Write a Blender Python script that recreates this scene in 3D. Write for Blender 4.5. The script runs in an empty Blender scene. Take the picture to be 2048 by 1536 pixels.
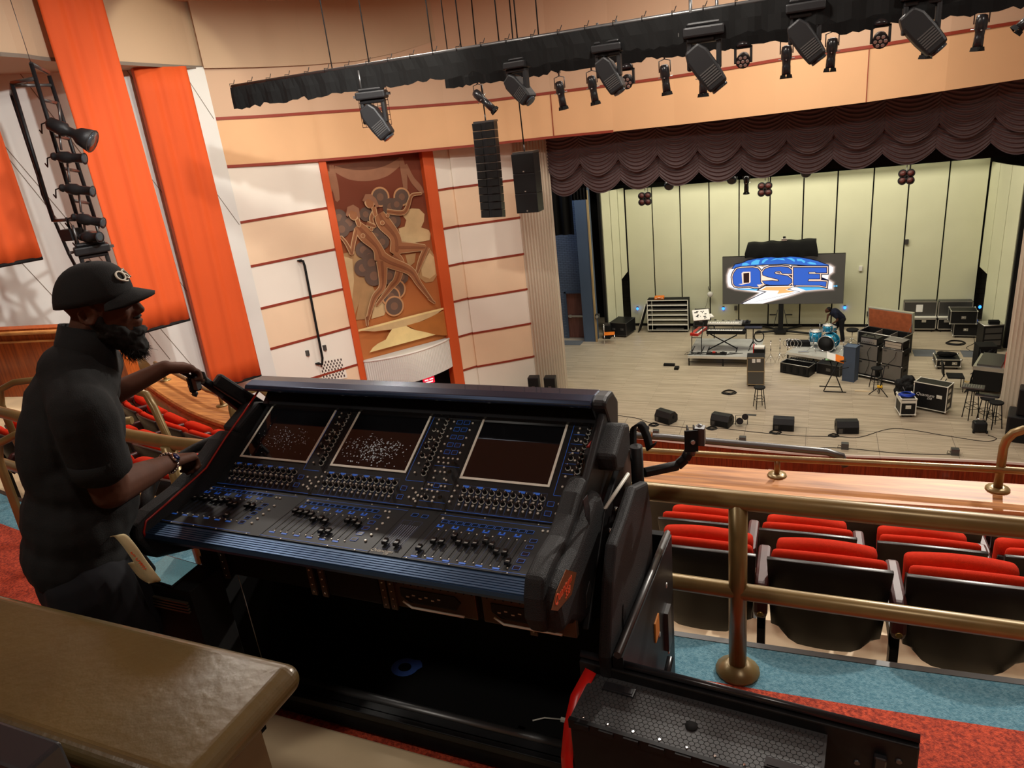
import bpy, math, random
from mathutils import Vector, Matrix, noise
random.seed(7)
SC = bpy.context.scene
COL = SC.collection
PI = math.pi
# ------------------------------------------------------------------ camera, world, lights, exposure
cam_d = bpy.data.cameras.new('camera'); cam = bpy.data.objects.new('camera', cam_d); COL.objects.link(cam)
cam_d.sensor_width = 36; cam_d.lens = 24.96; cam_d.clip_start = 0.05; cam_d.clip_end = 200
cam.matrix_world = Matrix(((0.9215, -0.0368, 0.3867, 0), (0.3735, 0.3586, -0.8555, 0), (-0.1072, 0.9328, 0.3443, 9.0), (0, 0, 0, 1)))
_m = cam.matrix_world.to_3x3(); _q = _m.to_quaternion(); cam.matrix_world = Matrix.Translation((0, 0, 9)) @ _q.to_matrix().to_4x4()
SC.camera = cam
SC.view_settings.view_transform = 'Standard'; SC.view_settings.look = 'None'
SC.view_settings.gamma = 1; SC.view_settings.use_curve_mapping = False
SC.view_settings.exposure = -0.5
world = bpy.data.worlds.new('world'); SC.world = world; world.use_nodes = True
world.node_tree.nodes['Background'].inputs[0].default_value = (1.0, 0.85, 0.7, 1)
world.node_tree.nodes['Background'].inputs[1].default_value = 0.05
def lamp(kind, name, loc, tgt, power, color=(1, .86, .68), size=1.0, size_y=None, spot=60, blend=.5):
    d = bpy.data.lights.new(name, kind); d.energy = power; d.color = color
    if kind == 'AREA':
        d.size = size
        if size_y: d.shape = 'RECTANGLE'; d.size_y = size_y
    else: d.shadow_soft_size = size
    if kind == 'SPOT': d.spot_size = math.radians(spot); d.spot_blend = blend
    o = bpy.data.objects.new(name, d); COL.objects.link(o); o.location = loc
    v = Vector(tgt) - Vector(loc); o.rotation_euler = v.to_track_quat('-Z', 'Y').to_euler()
    return o
WARM = (1, .93, .83)
# house downlights in the auditorium ceiling
for i, (x, y, p) in enumerate([(-7, 9, 420), (-2, 10, 420), (4, 9, 420), (-9, 14, 330), (0, 15, 330), (-1.5, 6.0, 90), (-6, 5, 120), (-3.5, -1.5, 130), (1.5, 0.5, 70)]):
    lamp('AREA', 'house_light', (x, y, 12.35), (x, y, 0), p, WARM, 0.5)
for i, (x, y) in enumerate([(2.6, 13.2)]):
    lamp('SPOT', 'front_of_house_light', (x, y, 12.3), (.3, 2.4, 6.9), 6000, WARM, .10, spot=40, blend=.6)
# wash on the side walls
lamp('SPOT', 'wall_wash', (-5.5, 9.5, 12.3), (-13, 15.5, 4.5), 1500, (1, .94, .84), .15, spot=85, blend=.5)
lamp('SPOT', 'wall_wash', (-4, 7, 12.3), (-15, 11.5, 5), 3300, (1, .99, .96), .12, spot=75, blend=.5)
lamp('SPOT', 'cove_wash', (-11.5, 13.0, 12.4), (-14, 13.6, 10.8), 130, (1, .95, .75), .08, spot=75, blend=.3)
lamp('SPOT', 'mural_light', (-9.9, 17.2, 3.4), (-11.7, 18.4, 3.6), 30, (1, .8, .45), .06, spot=110, blend=1)
# stage work lights
lamp('AREA', 'stage_light', (-1.3, 25.0, 8.3), (-1.3, 28, 0), 1050, (1, .92, .74), 11, 1.5)
lamp('AREA', 'apron_light', (-1.3, 17.0, 12.3), (-1.3, 20.5, 0), 450, (1, .93, .82), 6, 1)
for i in range(9):
    lamp('SPOT', 'shell_light', (-6.8 + i * 1.45, 29.0, 7.0), (-6.8 + i * 1.45, 29.85, 4.6), 60, (1, .98, .72), .1, spot=100, blend=.9)
lamp('AREA', 'stage_blue_light', (-10.2, 26.0, 7.5), (-9.0, 27.6, 2), 110, (.6, .76, 1), 1.0)
# ------------------------------------------------------------------ materials
def mat(name, col, rough=.6, metal=0, emis=None, es=1.0, noise_s=0, noise_a=.1, bump=0, bump_s=200, coat=0, col2=None, spec=None):
    m = bpy.data.materials.new(name); m.use_nodes = True
    nt = m.node_tree; b = nt.nodes['Principled BSDF']
    c = tuple(col) + (1,)
    b.inputs['Base Color'].default_value = c; b.inputs['Roughness'].default_value = rough; b.inputs['Metallic'].default_value = metal
    if coat: b.inputs['Coat Weight'].default_value = coat
    if spec is None and max(col) < .03 and rough > .3: spec = .25
    if spec is not None: b.inputs['Specular IOR Level'].default_value = spec
    if emis: b.inputs['Emission Color'].default_value = tuple(emis) + (1,); b.inputs['Emission Strength'].default_value = es
    if noise_s or bump: tc = nt.nodes.new('ShaderNodeTexCoord')
    if noise_s:
        n = nt.nodes.new('ShaderNodeTexNoise'); n.inputs['Scale'].default_value = noise_s; n.inputs['Detail'].default_value = 5
        r = nt.nodes.new('ShaderNodeValToRGB'); c2 = col2 or tuple(max(0, x * (1 - noise_a * 2)) for x in col)
        r.color_ramp.elements[0].color = tuple(c2) + (1,); r.color_ramp.elements[1].color = c
        r.color_ramp.elements[0].position = .35; r.color_ramp.elements[1].position = .65
        nt.links.new(tc.outputs['Object'], n.inputs['Vector']); nt.links.new(n.outputs['Fac'], r.inputs[0]); nt.links.new(r.outputs[0], b.inputs['Base Color'])
    if bump:
        n2 = nt.nodes.new('ShaderNodeTexNoise'); n2.inputs['Scale'].default_value = bump_s; n2.inputs['Detail'].default_value = 3
        bp = nt.nodes.new('ShaderNodeBump'); bp.inputs['Strength'].default_value = bump; bp.inputs['Distance'].default_value = .004
        nt.links.new(tc.outputs['Object'], n2.inputs['Vector']); nt.links.new(n2.outputs['Fac'], bp.inputs['Height']); nt.links.new(bp.outputs[0], b.inputs['Normal'])
    return m
def wood(name, c1, c2, rough=.35, sc=(1, 12, 12), plank=None, c3=None, wscale=2.0):
    m = bpy.data.materials.new(name); m.use_nodes = True; nt = m.node_tree; b = nt.nodes['Principled BSDF']; b.inputs['Roughness'].default_value = rough
    tc = nt.nodes.new('ShaderNodeTexCoord'); mp = nt.nodes.new('ShaderNodeMapping'); mp.inputs['Scale'].default_value = sc
    n = nt.nodes.new('ShaderNodeTexNoise'); n.inputs['Scale'].default_value = wscale; n.inputs['Detail'].default_value = 6
    r = nt.nodes.new('ShaderNodeValToRGB'); r.color_ramp.elements[0].color = tuple(c1) + (1,); r.color_ramp.elements[1].color = tuple(c2) + (1,)
    r.color_ramp.elements[0].position = .3; r.color_ramp.elements[1].position = .7
    L = nt.links.new; L(tc.outputs['Object'], mp.inputs[0]); L(mp.outputs[0], n.inputs['Vector']); L(n.outputs['Fac'], r.inputs[0])
    out = r.outputs[0]
    if plank:
        br = nt.nodes.new('ShaderNodeTexBrick'); br.inputs['Scale'].default_value = 1; br.inputs['Brick Width'].default_value = plank[0]; br.inputs['Row Height'].default_value = plank[1]
        br.inputs['Mortar Size'].default_value = plank[2]; br.inputs['Color1'].default_value = (1, 1, 1, 1); br.inputs['Color2'].default_value = (.80, .79, .78, 1); br.inputs['Mortar'].default_value = (.5, .46, .42, 1)
        mx = nt.nodes.new('ShaderNodeMix'); mx.data_type = 'RGBA'; mx.blend_type = 'MULTIPLY'; mx.inputs[0].default_value = 1
        L(tc.outputs['Object'], br.inputs['Vector']); L(out, mx.inputs[6]); L(br.outputs['Color'], mx.inputs[7]); out = mx.outputs[2]
    L(out, b.inputs['Base Color']); return m
def brickmat(name, c, mortar, w, h, ms, rough=.7, bump=.5, axis='XZ'):
    m = bpy.data.materials.new(name); m.use_nodes = True; nt = m.node_tree; b = nt.nodes['Principled BSDF']; b.inputs['Roughness'].default_value = rough
    tc = nt.nodes.new('ShaderNodeTexCoord'); sx = nt.nodes.new('ShaderNodeSeparateXYZ'); cx = nt.nodes.new('ShaderNodeCombineXYZ'); br = nt.nodes.new('ShaderNodeTexBrick')
    L = nt.links.new; L(tc.outputs['Object'], sx.inputs[0]); L(sx.outputs[0 if axis[0] == 'X' else 1], cx.inputs[0]); L(sx.outputs[2], cx.inputs[1]); L(cx.outputs[0], br.inputs['Vector'])
    br.inputs['Scale'].default_value = 1; br.inputs['Brick Width'].default_value = w; br.inputs['Row Height'].default_value = h; br.inputs['Mortar Size'].default_value = ms
    br.inputs['Color1'].default_value = tuple(c) + (1,); br.inputs['Color2'].default_value = tuple(x * .85 for x in c) + (1,); br.inputs['Mortar'].default_value = tuple(mortar) + (1,)
    L(br.outputs['Color'], b.inputs['Base Color'])
    bp = nt.nodes.new('ShaderNodeBump'); bp.inputs['Strength'].default_value = bump; bp.inputs['Distance'].default_value = .01; L(br.outputs['Fac'], bp.inputs['Height']); bp.invert = True; L(bp.outputs[0], b.inputs['Normal'])
    return m
def s(r, g, b):
    f = lambda v: (v / 255 / 12.92) if v / 255 <= .04045 else ((v / 255 + .055) / 1.055) ** 2.4
    return (f(r), f(g), f(b))
M = dict(
 white_wall=mat('white_wall', s(220, 221, 214), .75, noise_s=1.2, noise_a=.02),
 seam=mat('seam', s(120, 110, 98), .8),
 cream=mat('cream_panel', s(236, 230, 216), .7, noise_s=.8, noise_a=.02),
 peach=mat('peach_panel', s(238, 210, 176), .7, noise_s=.8, noise_a=.03),
 fascia=mat('fascia_paint', s(226, 180, 132), .7, noise_s=.6, noise_a=.03),
 fascia_up=mat('fascia_upper', s(200, 168, 138), .7),
 cove=mat('cove_paint', s(190, 164, 134), .8),
 ceil=mat('ceiling_paint', s(200, 170, 142), .85),
 red_trim=mat('red_trim', s(140, 48, 24), .6),
 orange_frame=mat('orange_frame', s(205, 84, 32), .55),
 orange=mat('orange_cloth', s(212, 82, 24), .8, noise_s=1.2, noise_a=.02),
 banner_edge=mat('banner_edge', s(120, 38, 8), .8),
 black=mat('black_matte', (.006, .006, .006), .75),
 blackcloth=mat('black_cloth', (.004, .004, .004), .95, bump=.3, bump_s=60),
 blackpaint=mat('black_paint', (.010, .010, .011), .45, noise_s=25, noise_a=.2),
 blackplastic=mat('black_plastic', (.012, .012, .013), .42, bump=.25, bump_s=500),
 foam=mat('textured_black_moulding', (.014, .014, .015), .6, bump=.6, bump_s=420),
 satin=mat('satin_black', (.014, .014, .016), .25),
 alu=mat('aluminium', (.62, .61, .57), .35, .85),
 chrome=mat('chrome', (.8, .8, .8), .12, 1),
 steel=mat('dark_steel', (.12, .12, .12), .4, .8),
 brass=mat('brass', (.6, .42, .14), .35, .9),
 bronze=mat('bronze_pipe_paint', s(138, 116, 72), .32, .3, noise_s=6, noise_a=.12),
 bronze_d=mat('bronze_cap_paint', s(84, 68, 38), .3, .1, noise_s=5, noise_a=.1, bump=.25, bump_s=40, coat=.3),
 bronze_wall=mat('bronze_wall_paint', s(88, 68, 38), .55, noise_s=4, noise_a=.08),
 capwood=wood('honey_wood', s(140, 86, 42), s(196, 134, 72), .5, (1.2, 14, 14)),
 redwood=wood('red_brown_wood', s(92, 34, 14), s(140, 58, 26), .35, (14, 14, .8)),
 sidewood=wood('side_wall_wood', s(120, 50, 14), s(180, 88, 30), .3, (14, 14, .8)),
 armwood=mat('mahogany', s(74, 24, 20), .5, noise_s=8, noise_a=.25),
 stagefloor=wood('pale_maple_boards', s(172, 158, 136), s(202, 188, 164), .38, (.6, 9, 9), plank=(2.4, .085, .0035)),
 redseat=mat('red_seat_fabric', s(190, 42, 18), .95, spec=.1, noise_s=60, noise_a=.06, bump=.3, bump_s=400),
 shellback=mat('seat_back_shell', (.018, .014, .012), .35),
 shellbrown=mat('dark_brown_nosing', (.03, .023, .017), .4),  # own dark brown of the aisle nosing strip
 redcarpet=mat('red_carpet', s(204, 76, 44), .95, noise_s=90, col2=s(128, 36, 20), bump=.8, bump_s=200),
 bluecarpet=mat('blue_carpet', s(106, 150, 165), .95, noise_s=90, col2=s(70, 120, 138), bump=.8, bump_s=200),
 concrete=mat('cream_floor_paint', s(214, 190, 152), .6, noise_s=4, noise_a=.06),
 shellpanel=mat('shell_panel', s(214, 215, 184), .6, noise_s=1, noise_a=.02),
 fluted=mat('fluted_plaster', s(196, 184, 164), .65),
 parapet=mat('parapet_paint', s(168, 142, 98), .6, noise_s=3, noise_a=.05),
 curtain=mat('brown_valance', s(84, 66, 66), .6, bump=.2, bump_s=300),
 matgrey=mat('grey_mat', s(96, 100, 104), .8),
 gaff=mat('dark_blue_paint', s(70, 86, 108), .6),
 skin=mat('skin', s(78, 46, 31), .7, spec=.2, noise_s=14, noise_a=.08),
 lens=mat('lens_glass', (.05, .06, .07), .08, .3),
 white=mat('white_plastic', (.75, .73, .68), .5),
 red=mat('red_paint', s(190, 24, 18), .35),
 rawwood=mat('plywood', s(176, 92, 52), .7, noise_s=8, noise_a=.12),
 greycloth=mat('grille_cloth', s(112, 108, 100), .85, bump=.4, bump_s=300),
 decktop=mat('riser_top', s(168, 168, 162), .7, noise_s=3, noise_a=.08),
 bluedrum=mat('blue_lacquer', s(30, 140, 180), .15, .3, coat=.6),
 paper=mat('paper', (.8, .8, .76), .8),
 orangeplastic=mat('orange_plastic', s(232, 120, 20), .5),
 bluecable=mat('blue_cable', s(30, 70, 190), .5),
 cable=mat('black_cable', (.01, .01, .01), .6),
 blueled=mat('blue_lamp', (0, .05, .6), .3, emis=(.02, .18, 1), es=6),
 shirt=mat('black_polo', (.0085, .0085, .0085), .9, bump=.3, bump_s=300),
 trousers=mat('black_trousers', (.006, .006, .008), .9),
 hair=mat('black_hair', (.006, .005, .004), .8),
 capfab=mat('black_cap_cloth', (.008, .008, .008), .85, bump=.4, bump_s=500),
 capletter=mat('pale_letters', (.55, .5, .4), .7),
)
# ------------------------------------------------------------------ mesh builder
class MB:
    def __init__(s): s.v = []; s.f = []; s.m = []; s.sm = []; s.M = Matrix.Identity(4); s.mi = 0
    def add(s, vs, fs, mi=None, smooth=False):
        o = len(s.v); s.v += [tuple(s.M @ Vector(p)) for p in vs]; mi = s.mi if mi is None else mi
        for f in fs: s.f.append([i + o for i in f]); s.m.append(mi); s.sm.append(smooth)
        return s
    def box(s, x0, x1, y0, y1, z0, z1, mi=None):
        return s.add([(x0, y0, z0), (x1, y0, z0), (x1, y1, z0), (x0, y1, z0), (x0, y0, z1), (x1, y0, z1), (x1, y1, z1), (x0, y1, z1)],
                     [(0, 3, 2, 1), (4, 5, 6, 7), (0, 1, 5, 4), (1, 2, 6, 5), (2, 3, 7, 6), (3, 0, 4, 7)], mi)
    def tube(s, pts, r, n=10, mi=None, cap=True, smooth=True, flat=1.0, closed=False):
        P = [Vector(p) for p in pts]; k = len(P); R = r if isinstance(r, (list, tuple)) else [r] * k
        T = []
        for i in range(k):
            if closed: d = P[(i + 1) % k] - P[i - 1]
            else: d = P[min(i + 1, k - 1)] - P[max(i - 1, 0)]
            T.append(d.normalized() if d.length > 1e-9 else Vector((0, 0, 1)))
        u = Vector((0, 0, 1)) if abs(T[0].z) < .9 else Vector((1, 0, 0)); u = (u - T[0] * u.dot(T[0])).normalized()
        vs = []
        for i in range(k):
            u = (u - T[i] * u.dot(T[i])).normalized(); w = T[i].cross(u)
            for j in range(n):
                a = 2 * PI * j / n; vs.append(P[i] + (u * math.cos(a) * flat + w * math.sin(a)) * R[i])
        fs = []; lim = k if closed else k - 1
        for i in range(lim):
            i2 = (i + 1) % k
            for j in range(n): fs.append((i * n + j, i * n + (j + 1) % n, i2 * n + (j + 1) % n, i2 * n + j))
        s.add(vs, fs, mi, smooth)
        if cap and not closed:
            o = len(s.v) - len(vs)
            for f in ([*range(n)][::-1], [*range((k - 1) * n, k * n)]): s.f.append([i + o for i in f]); s.m.append(s.mi if mi is None else mi); s.sm.append(False)
        return s
    def bar(s, p0, p1, r, n=8, mi=None, r1=None): return s.tube([p0, p1], [r, r if r1 is None else r1], n, mi)
    def sph(s, c, r, n=12, m=8, mi=None, rot=None):
        rx, ry, rz = r if isinstance(r, (list, tuple)) else (r, r, r); vs = []; fs = []; rot = rot or Matrix.Identity(3); c = Vector(c)
        for i in range(1, m):
            a = PI * i / m
            for j in range(n):
                b = 2 * PI * j / n; vs.append(c + rot @ Vector((rx * math.sin(a) * math.cos(b), ry * math.sin(a) * math.sin(b), rz * math.cos(a))))
        vs.append(c + rot @ Vector((0, 0, rz))); vs.append(c + rot @ Vector((0, 0, -rz))); t = len(vs) - 2; bt = len(vs) - 1
        for i in range(m - 2):
            for j in range(n): fs.append((i * n + j, (i + 1) * n + j, (i + 1) * n + (j + 1) % n, i * n + (j + 1) % n))
        for j in range(n): fs.append((t, j, (j + 1) % n)); fs.append((bt, (m - 2) * n + (j + 1) % n, (m - 2) * n + j))
        return s.add(vs, fs, mi, True)
    def lathe(s, prof, n=16, c=(0, 0, 0), mi=None, smooth=True, ax=None):
        c = Vector(c); vs = []; q = ax or Matrix.Identity(3)
        for (r, z) in prof:
            for j in range(n): a = 2 * PI * j / n; vs.append(c + q @ Vector((r * math.cos(a), r * math.sin(a), z)))
        fs = [(i * n + j, i * n + (j + 1) % n, (i + 1) * n + (j + 1) % n, (i + 1) * n + j) for i in range(len(prof) - 1) for j in range(n)]
        s.add(vs, fs, mi, smooth); o = len(s.v) - len(vs)
        for f in ([*range(n)][::-1], [*range((len(prof) - 1) * n, len(prof) * n)]): s.f.append([i + o for i in f]); s.m.append(s.mi if mi is None else mi); s.sm.append(False)
        return s
    def prism(s, poly, fr, h, mi=None):
        # poly 2D, fr=(origin,u,v,w): extruded by h along w
        O, U, V, W = [Vector(x) for x in fr]; n = len(poly)
        a = [O + U * p[0] + V * p[1] for p in poly]; b = [p + W * h for p in a]
        return s.add(a + b, [tuple(range(n))[::-1], tuple(range(n, 2 * n))] + [(i, (i + 1) % n, n + (i + 1) % n, n + i) for i in range(n)], mi)
    def build(s, name, mats, parent=None, bevel=0, label=None, sub=0, seg=2):
        me = bpy.data.meshes.new(name); me.from_pydata(s.v, [], s.f); me.update()
        for m in (mats if isinstance(mats, (list, tuple)) else [mats]): me.materials.append(M[m] if isinstance(m, str) else m)
        me.polygons.foreach_set('material_index', s.m); me.polygons.foreach_set('use_smooth', s.sm)
        o = bpy.data.objects.new(name, me); COL.objects.link(o)
        if parent: o.parent = parent
        if bevel: b = o.modifiers.new('b', 'BEVEL'); b.width = bevel; b.segments = seg; b.limit_method = 'ANGLE'; b.angle_limit = .6
        if sub: b = o.modifiers.new('s', 'SUBSURF'); b.levels = sub; b.render_levels = sub
        if label: o['label'] = label
        return o
def thing(name, label, cat, loc=(0, 0, 0), rz=0, group=None):
    o = bpy.data.objects.new(name, None); COL.objects.link(o); o.location = loc; o.rotation_euler = (0, 0, rz); o.empty_display_size = .1
    return tag(o, label, cat, group)
def tag(o, label, cat, group=None, kind=None):
    o['label'] = label; o['category'] = cat
    if group: o['group'] = group
    if kind: o['kind'] = kind
    return o
def struct(o, label=None):
    o['kind'] = 'structure'
    if label: o['label'] = label
    return o
def dup(r, loc, rz=0, label=None):
    c = r.copy(); COL.objects.link(c); c.location = loc; c.rotation_euler = (0, 0, rz)
    if label: c['label'] = label
    for ch in list(r.children):
        d = ch.copy(); COL.objects.link(d); d.parent = c
        for g in list(ch.children): e = g.copy(); COL.objects.link(e); e.parent = d
    return c
def text(name, body, size, m, parent, mtx, ext=.001, label=None, shear=0, align='CENTER'):
    cu = bpy.data.curves.new(name, 'FONT'); cu.body = body; cu.size = size; cu.extrude = ext; cu.align_x = align; cu.align_y = 'CENTER'; cu.shear = shear
    tmp = bpy.data.objects.new('tmp', cu); me = bpy.data.meshes.new_from_object(tmp); bpy.data.objects.remove(tmp)
    o = bpy.data.objects.new(name, me); COL.objects.link(o); me.materials.clear(); me.materials.append(M[m]); o.parent = parent; o.matrix_local = mtx
    if label: o['label'] = label
    return o
def frame(o, x, y, z=None):
    x = Vector(x).normalized(); y = Vector(y).normalized(); z = x.cross(y)
    return Matrix(((x.x, y.x, z.x, o[0]), (x.y, y.y, z.y, o[1]), (x.z, y.z, z.z, o[2]), (0, 0, 0, 1)))
def band(mb, pts, z0, z1, mi=0, depth=0):
    # vertical ribbon through plan points; z0/z1 numbers or lists
    n = len(pts); a = z0 if isinstance(z0, list) else [z0] * n; b = z1 if isinstance(z1, list) else [z1] * n
    vs = [(p[0], p[1], a[i]) for i, p in enumerate(pts)] + [(p[0], p[1], b[i]) for i, p in enumerate(pts)]
    mb.add(vs, [(i, i + 1, n + i + 1, n + i) for i in range(n - 1)], mi)
def offs(pts, d):
    out = []
    for i in range(len(pts)):
        a = Vector(pts[max(i - 1, 0)][:2]); b = Vector(pts[min(i + 1, len(pts) - 1)][:2]); t = (b - a).normalized()
        out.append((pts[i][0] - t.y * d, pts[i][1] + t.x * d))
    return out
def spline(pts, k=6):
    out = []; n = len(pts)
    for i in range(n - 1):
        p0, p1, p2, p3 = [Vector(pts[min(max(j, 0), n - 1)]) for j in (i - 1, i, i + 1, i + 2)]
        for q in range(k):
            t = q / k; out.append(tuple(.5 * ((2 * p1) + (p2 - p0) * t + (2 * p0 - 5 * p1 + 4 * p2 - p3) * t * t + (3 * p1 - p0 - 3 * p2 + p3) * t ** 3)))
    out.append(tuple(pts[-1])); return out
def remeshed(name, mb, mats, parent, voxel=.007, smooth=3, label=None):
    o = mb.build(name, mats, parent, label=label)
    r = o.modifiers.new('r', 'REMESH'); r.mode = 'VOXEL'; r.voxel_size = voxel; r.use_smooth_shade = True
    if smooth: q = o.modifiers.new('s', 'SMOOTH'); q.iterations = smooth; q.factor = .5
    return o
# ================================================================== THE SETTING
def ribbon(name, A, B, z, mats, thick=.05, label=None):
    n = len(A); mb = MB(); vs = [(p[0], p[1], z) for p in A] + [(p[0], p[1], z) for p in B] + [(p[0], p[1], z - thick) for p in A] + [(p[0], p[1], z - thick) for p in B]
    fs = []
    for i in range(n - 1): fs += [(i, i + 1, n + i + 1, n + i), (2 * n + i, 3 * n + i, 3 * n + i + 1, 2 * n + i + 1), (i, 2 * n + i, 2 * n + i + 1, i + 1), (n + i, n + i + 1, 3 * n + i + 1, 3 * n + i)]
    mb.add(vs, fs); return mb.build(name, mats)
# stage floor with curved lip
lip = spline([(-12, 18.5), (-8, 18.75), (-5, 18.6), (-2.5, 18.42), (-.2, 18.28), (2.2, 18.45), (4.7, 18.58), (8, 18.3), (11, 18.2)], 5)
struct(ribbon('floor_stage', lip, [(p[0], 31.5) for p in lip], 0, 'stagefloor', .06))
mb = MB(); band(mb, lip, -1.5, -.06); struct(mb.build('wall_stage_front', 'redwood'))
mb = MB(); band(mb, offs(lip, -.012), -.05, .008); A = offs(lip, -.012); B = offs(lip, .02); n = len(A)
mb.add([(p[0], p[1], .008) for p in A] + [(p[0], p[1], .008) for p in B], [(i, i + 1, n + i + 1, n + i) for i in range(n - 1)]); struct(mb.build('trim_stage_lip', 'cream'))
mb = MB()
for x in (-7.2, -5.2, -3.45, -1.67, -.05, 1.72, 3.5, 5.2): mb.box(x - .006, x + .006, 18.35 if abs(x) < 3 else 18.6, 19.95, .0, .003)
mb.box(-9, 6, 19.93, 19.945, 0, .0025)
struct(mb.build('trim_floor_joints', 'seam'))
mb = MB(); mb.box(-20, 13, -5, 19, -1.56, -1.5); struct(mb.build('floor_orchestra', 'redcarpet'))
# ceiling, rear and right wall close the room
mb = MB(); mb.box(-21, 13, -5, 24, 12.5, 12.6); struct(mb.build('ceiling', 'ceil'))
mb = MB(); mb.box(-20, 13, -5.1, -5, -1.5, 12.5); struct(mb.build('wall_back', 'parapet'))
mb = MB(); mb.box(12, 12.1, -5, 24, -1.5, 12.5); struct(mb.build('wall_right', 'white_wall'))
# left wall with the banners
CR = Vector((-13.96, 14.8)); UD = Vector((-.4067, -.9135)); WN = Vector((.9135, -.4067))
def lw(u, z, off=0): p = CR + UD * u + WN * off; return (p.x, p.y, z)
mb = MB(); mb.add([lw(-.02, -1.5), lw(14, -1.5), lw(14, 11.06), lw(-.02, 11.06)], [(0, 1, 2, 3)]); struct(mb.build('wall_left', 'white_wall'))
mb = MB()
for (u0, z0, u1, z1) in [(.02, 7.25, 2.2, 12), (.03, 9.87, .95, 12), (1.2, 7.2, 3.6, 12.4), (4.02, 11.37, .9, 3.8), (4.65, 9.81, 1.7, 3.0), (5.6, 12, 2.6, 4.3), (6.4, 10.5, 3.4, 3.6)]:
    d = (Vector((u1, z1)) - Vector((u0, z0))).normalized(); w = Vector((-d.y, d.x)) * .008
    q = [(u0 - w.x, z0 - w.y), (u1 - w.x, z1 - w.y), (u1 + w.x, z1 + w.y), (u0 + w.x, z0 + w.y)]; mb.add([lw(a, b, .004) for a, b in q], [(0, 1, 2, 3)])
struct(mb.build('trim_left_wall_seams', 'seam'))
# curved side wall of alternating cream and peach panels
ROWS = [-1.5, .27, 1.44, 2.61, 3.79, 4.96, 6.13, 7.30]
def wallsec(name, pts, topz, extra=None):
    mb = MB(); z = ROWS + [topz]
    for i in range(len(z) - 1): band(mb, pts, z[i], z[i + 1], (i + 1) % 2)
    struct(mb.build(name, ['cream', 'peach']))
    mb = MB(); o2 = offs(pts, -.025) if True else pts
    for r in ROWS[1:]:
        band(mb, o2, r - .03, r + .03)
        n = len(pts)
        mb.add([(p[0], p[1], r + .03) for p in o2] + [(p[0], p[1], r + .03) for p in pts], [(i, i + 1, n + i + 1, n + i) for i in range(n - 1)])
        mb.add([(p[0], p[1], r - .03) for p in o2] + [(p[0], p[1], r - .03) for p in pts], [(i, n + i, n + i + 1, i + 1) for i in range(n - 1)])
    struct(mb.build(name.replace('wall', 'trim') + '_grooves', 'red_trim'))
C0 = (-13.99, 14.84); C1 = (-12.72, 17.02); C2 = (-10.72, 19.80); C3 = (-10.38, 20.29); C4 = (-8.79, 21.37)
wallsec('wall_side_panels', spline([C0, (-13.4, 15.86), C1], 4), 8.74)
wallsec('wall_side_return', [C2, C3], 8.5)
st = Vector((.03, -.045))
wallsec('wall_proscenium_side', [(C3[0], C3[1]), (C3[0] + .03, C3[1] - .05), (-9.55, 20.8), C4, (-8.7, 21.5), (-8.6, 22.4)], 8.45)
mb = MB(); mb.box(-10.15, -10.14, 20.44, 20.45, -1.5, 8.45); struct(mb.build('trim_panel_joint', 'seam'))
# fascia above the walls and over the stage opening
FA = [(-43.35, 20.4, -.0146, .0428), (-40, 20.75, -.0178, .040), (-36.5, 21.2, -.0205, .0379), (-33, 21.6, -.0225, .0355), (-30, 21.8, -.0230, .0328), (-27, 22.0, -.024, .031), (-24, 22.05, -.0250, .0292), (-19, 21.95, -.0252, .0301), (-14.5, 21.6, -.0262, .0307), (-10, 21.2, -.0265, .0316), (-6, 20.8, -.0260, .0335), (-3, 20.5, -.0252, .0358), (0, 20.4, -.0243, .0364), (2.8, 20.4, -.0232, .0369), (7.4, 20.7, -.0196, .0395), (11.5, 21.3, -.0158, .0413), (16, 22, -.012, .044)]
fp = [(d * math.sin(math.radians(a)), d * math.cos(math.radians(a))) for a, d, _, _ in FA]
fz0 = [9 + t * d for a, d, t, _ in FA]; fz1 = [9 + t * d for a, d, _, t in FA]
mb = MB(); band(mb, fp, fz0, fz1, 0); band(mb, fp, fz1, 12.5, 1)
bk = offs(fp, .5); n = len(fp); mb.add([(p[0], p[1], fz0[i]) for i, p in enumerate(fp)] + [(p[0], p[1], fz0[i]) for i, p in enumerate(bk)], [(i, n + i, n + i + 1, i + 1) for i in range(n - 1)], 0)
struct(mb.build('wall_fascia', ['fascia', 'fascia_up']))
mb = MB(); f2 = offs(fp, -.03)
band(mb, f2, [z - .035 for z in fz1], [z + .035 for z in fz1]); band(mb, f2[:9], [z - .02 for z in fz0[:9]], [z + .05 for z in fz0[:9]])
for i in (7, 13): p = f2[i]; mb.box(p[0] - .008, p[0] + .008, p[1] + .0, p[1] + .02, fz0[i], fz1[i])
struct(mb.build('trim_fascia_lines', 'red_trim'))
# cove band hanging below the ceiling over the left wall
cv = spline([(-12.9, -3), (-13.0, 5), (-13.27, 9.3), (-13.62, 10.5), (-13.8, 12.17), (-14.05, 14.6), (-13.9, 15.1)], 5)
_a = offs(fp[:7], -.12); cvf = [tuple(Vector(_a[i]).lerp(Vector(fp[i]), i / 5)) for i in range(6)]; cz_ = [11.03, 10.99, 10.98, 11.0, 11.12, 11.35]
mb = MB(); band(mb, cv[:-1] + cvf, [11.05] * (len(cv) - 1) + cz_, 12.5); n = len(cv); A = cv
mb.add([(p[0], p[1], 11.05) for p in A] + [(-20, p[1], 11.05) for p in A], [(i, i + 1, n + i + 1, n + i) for i in range(n - 1)])
struct(mb.build('wall_cove', 'cove'))
mb = MB(); band(mb, offs(cv, -.02), 11.03, 11.10); struct(mb.build('trim_cove_edge', 'seam'))
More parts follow.
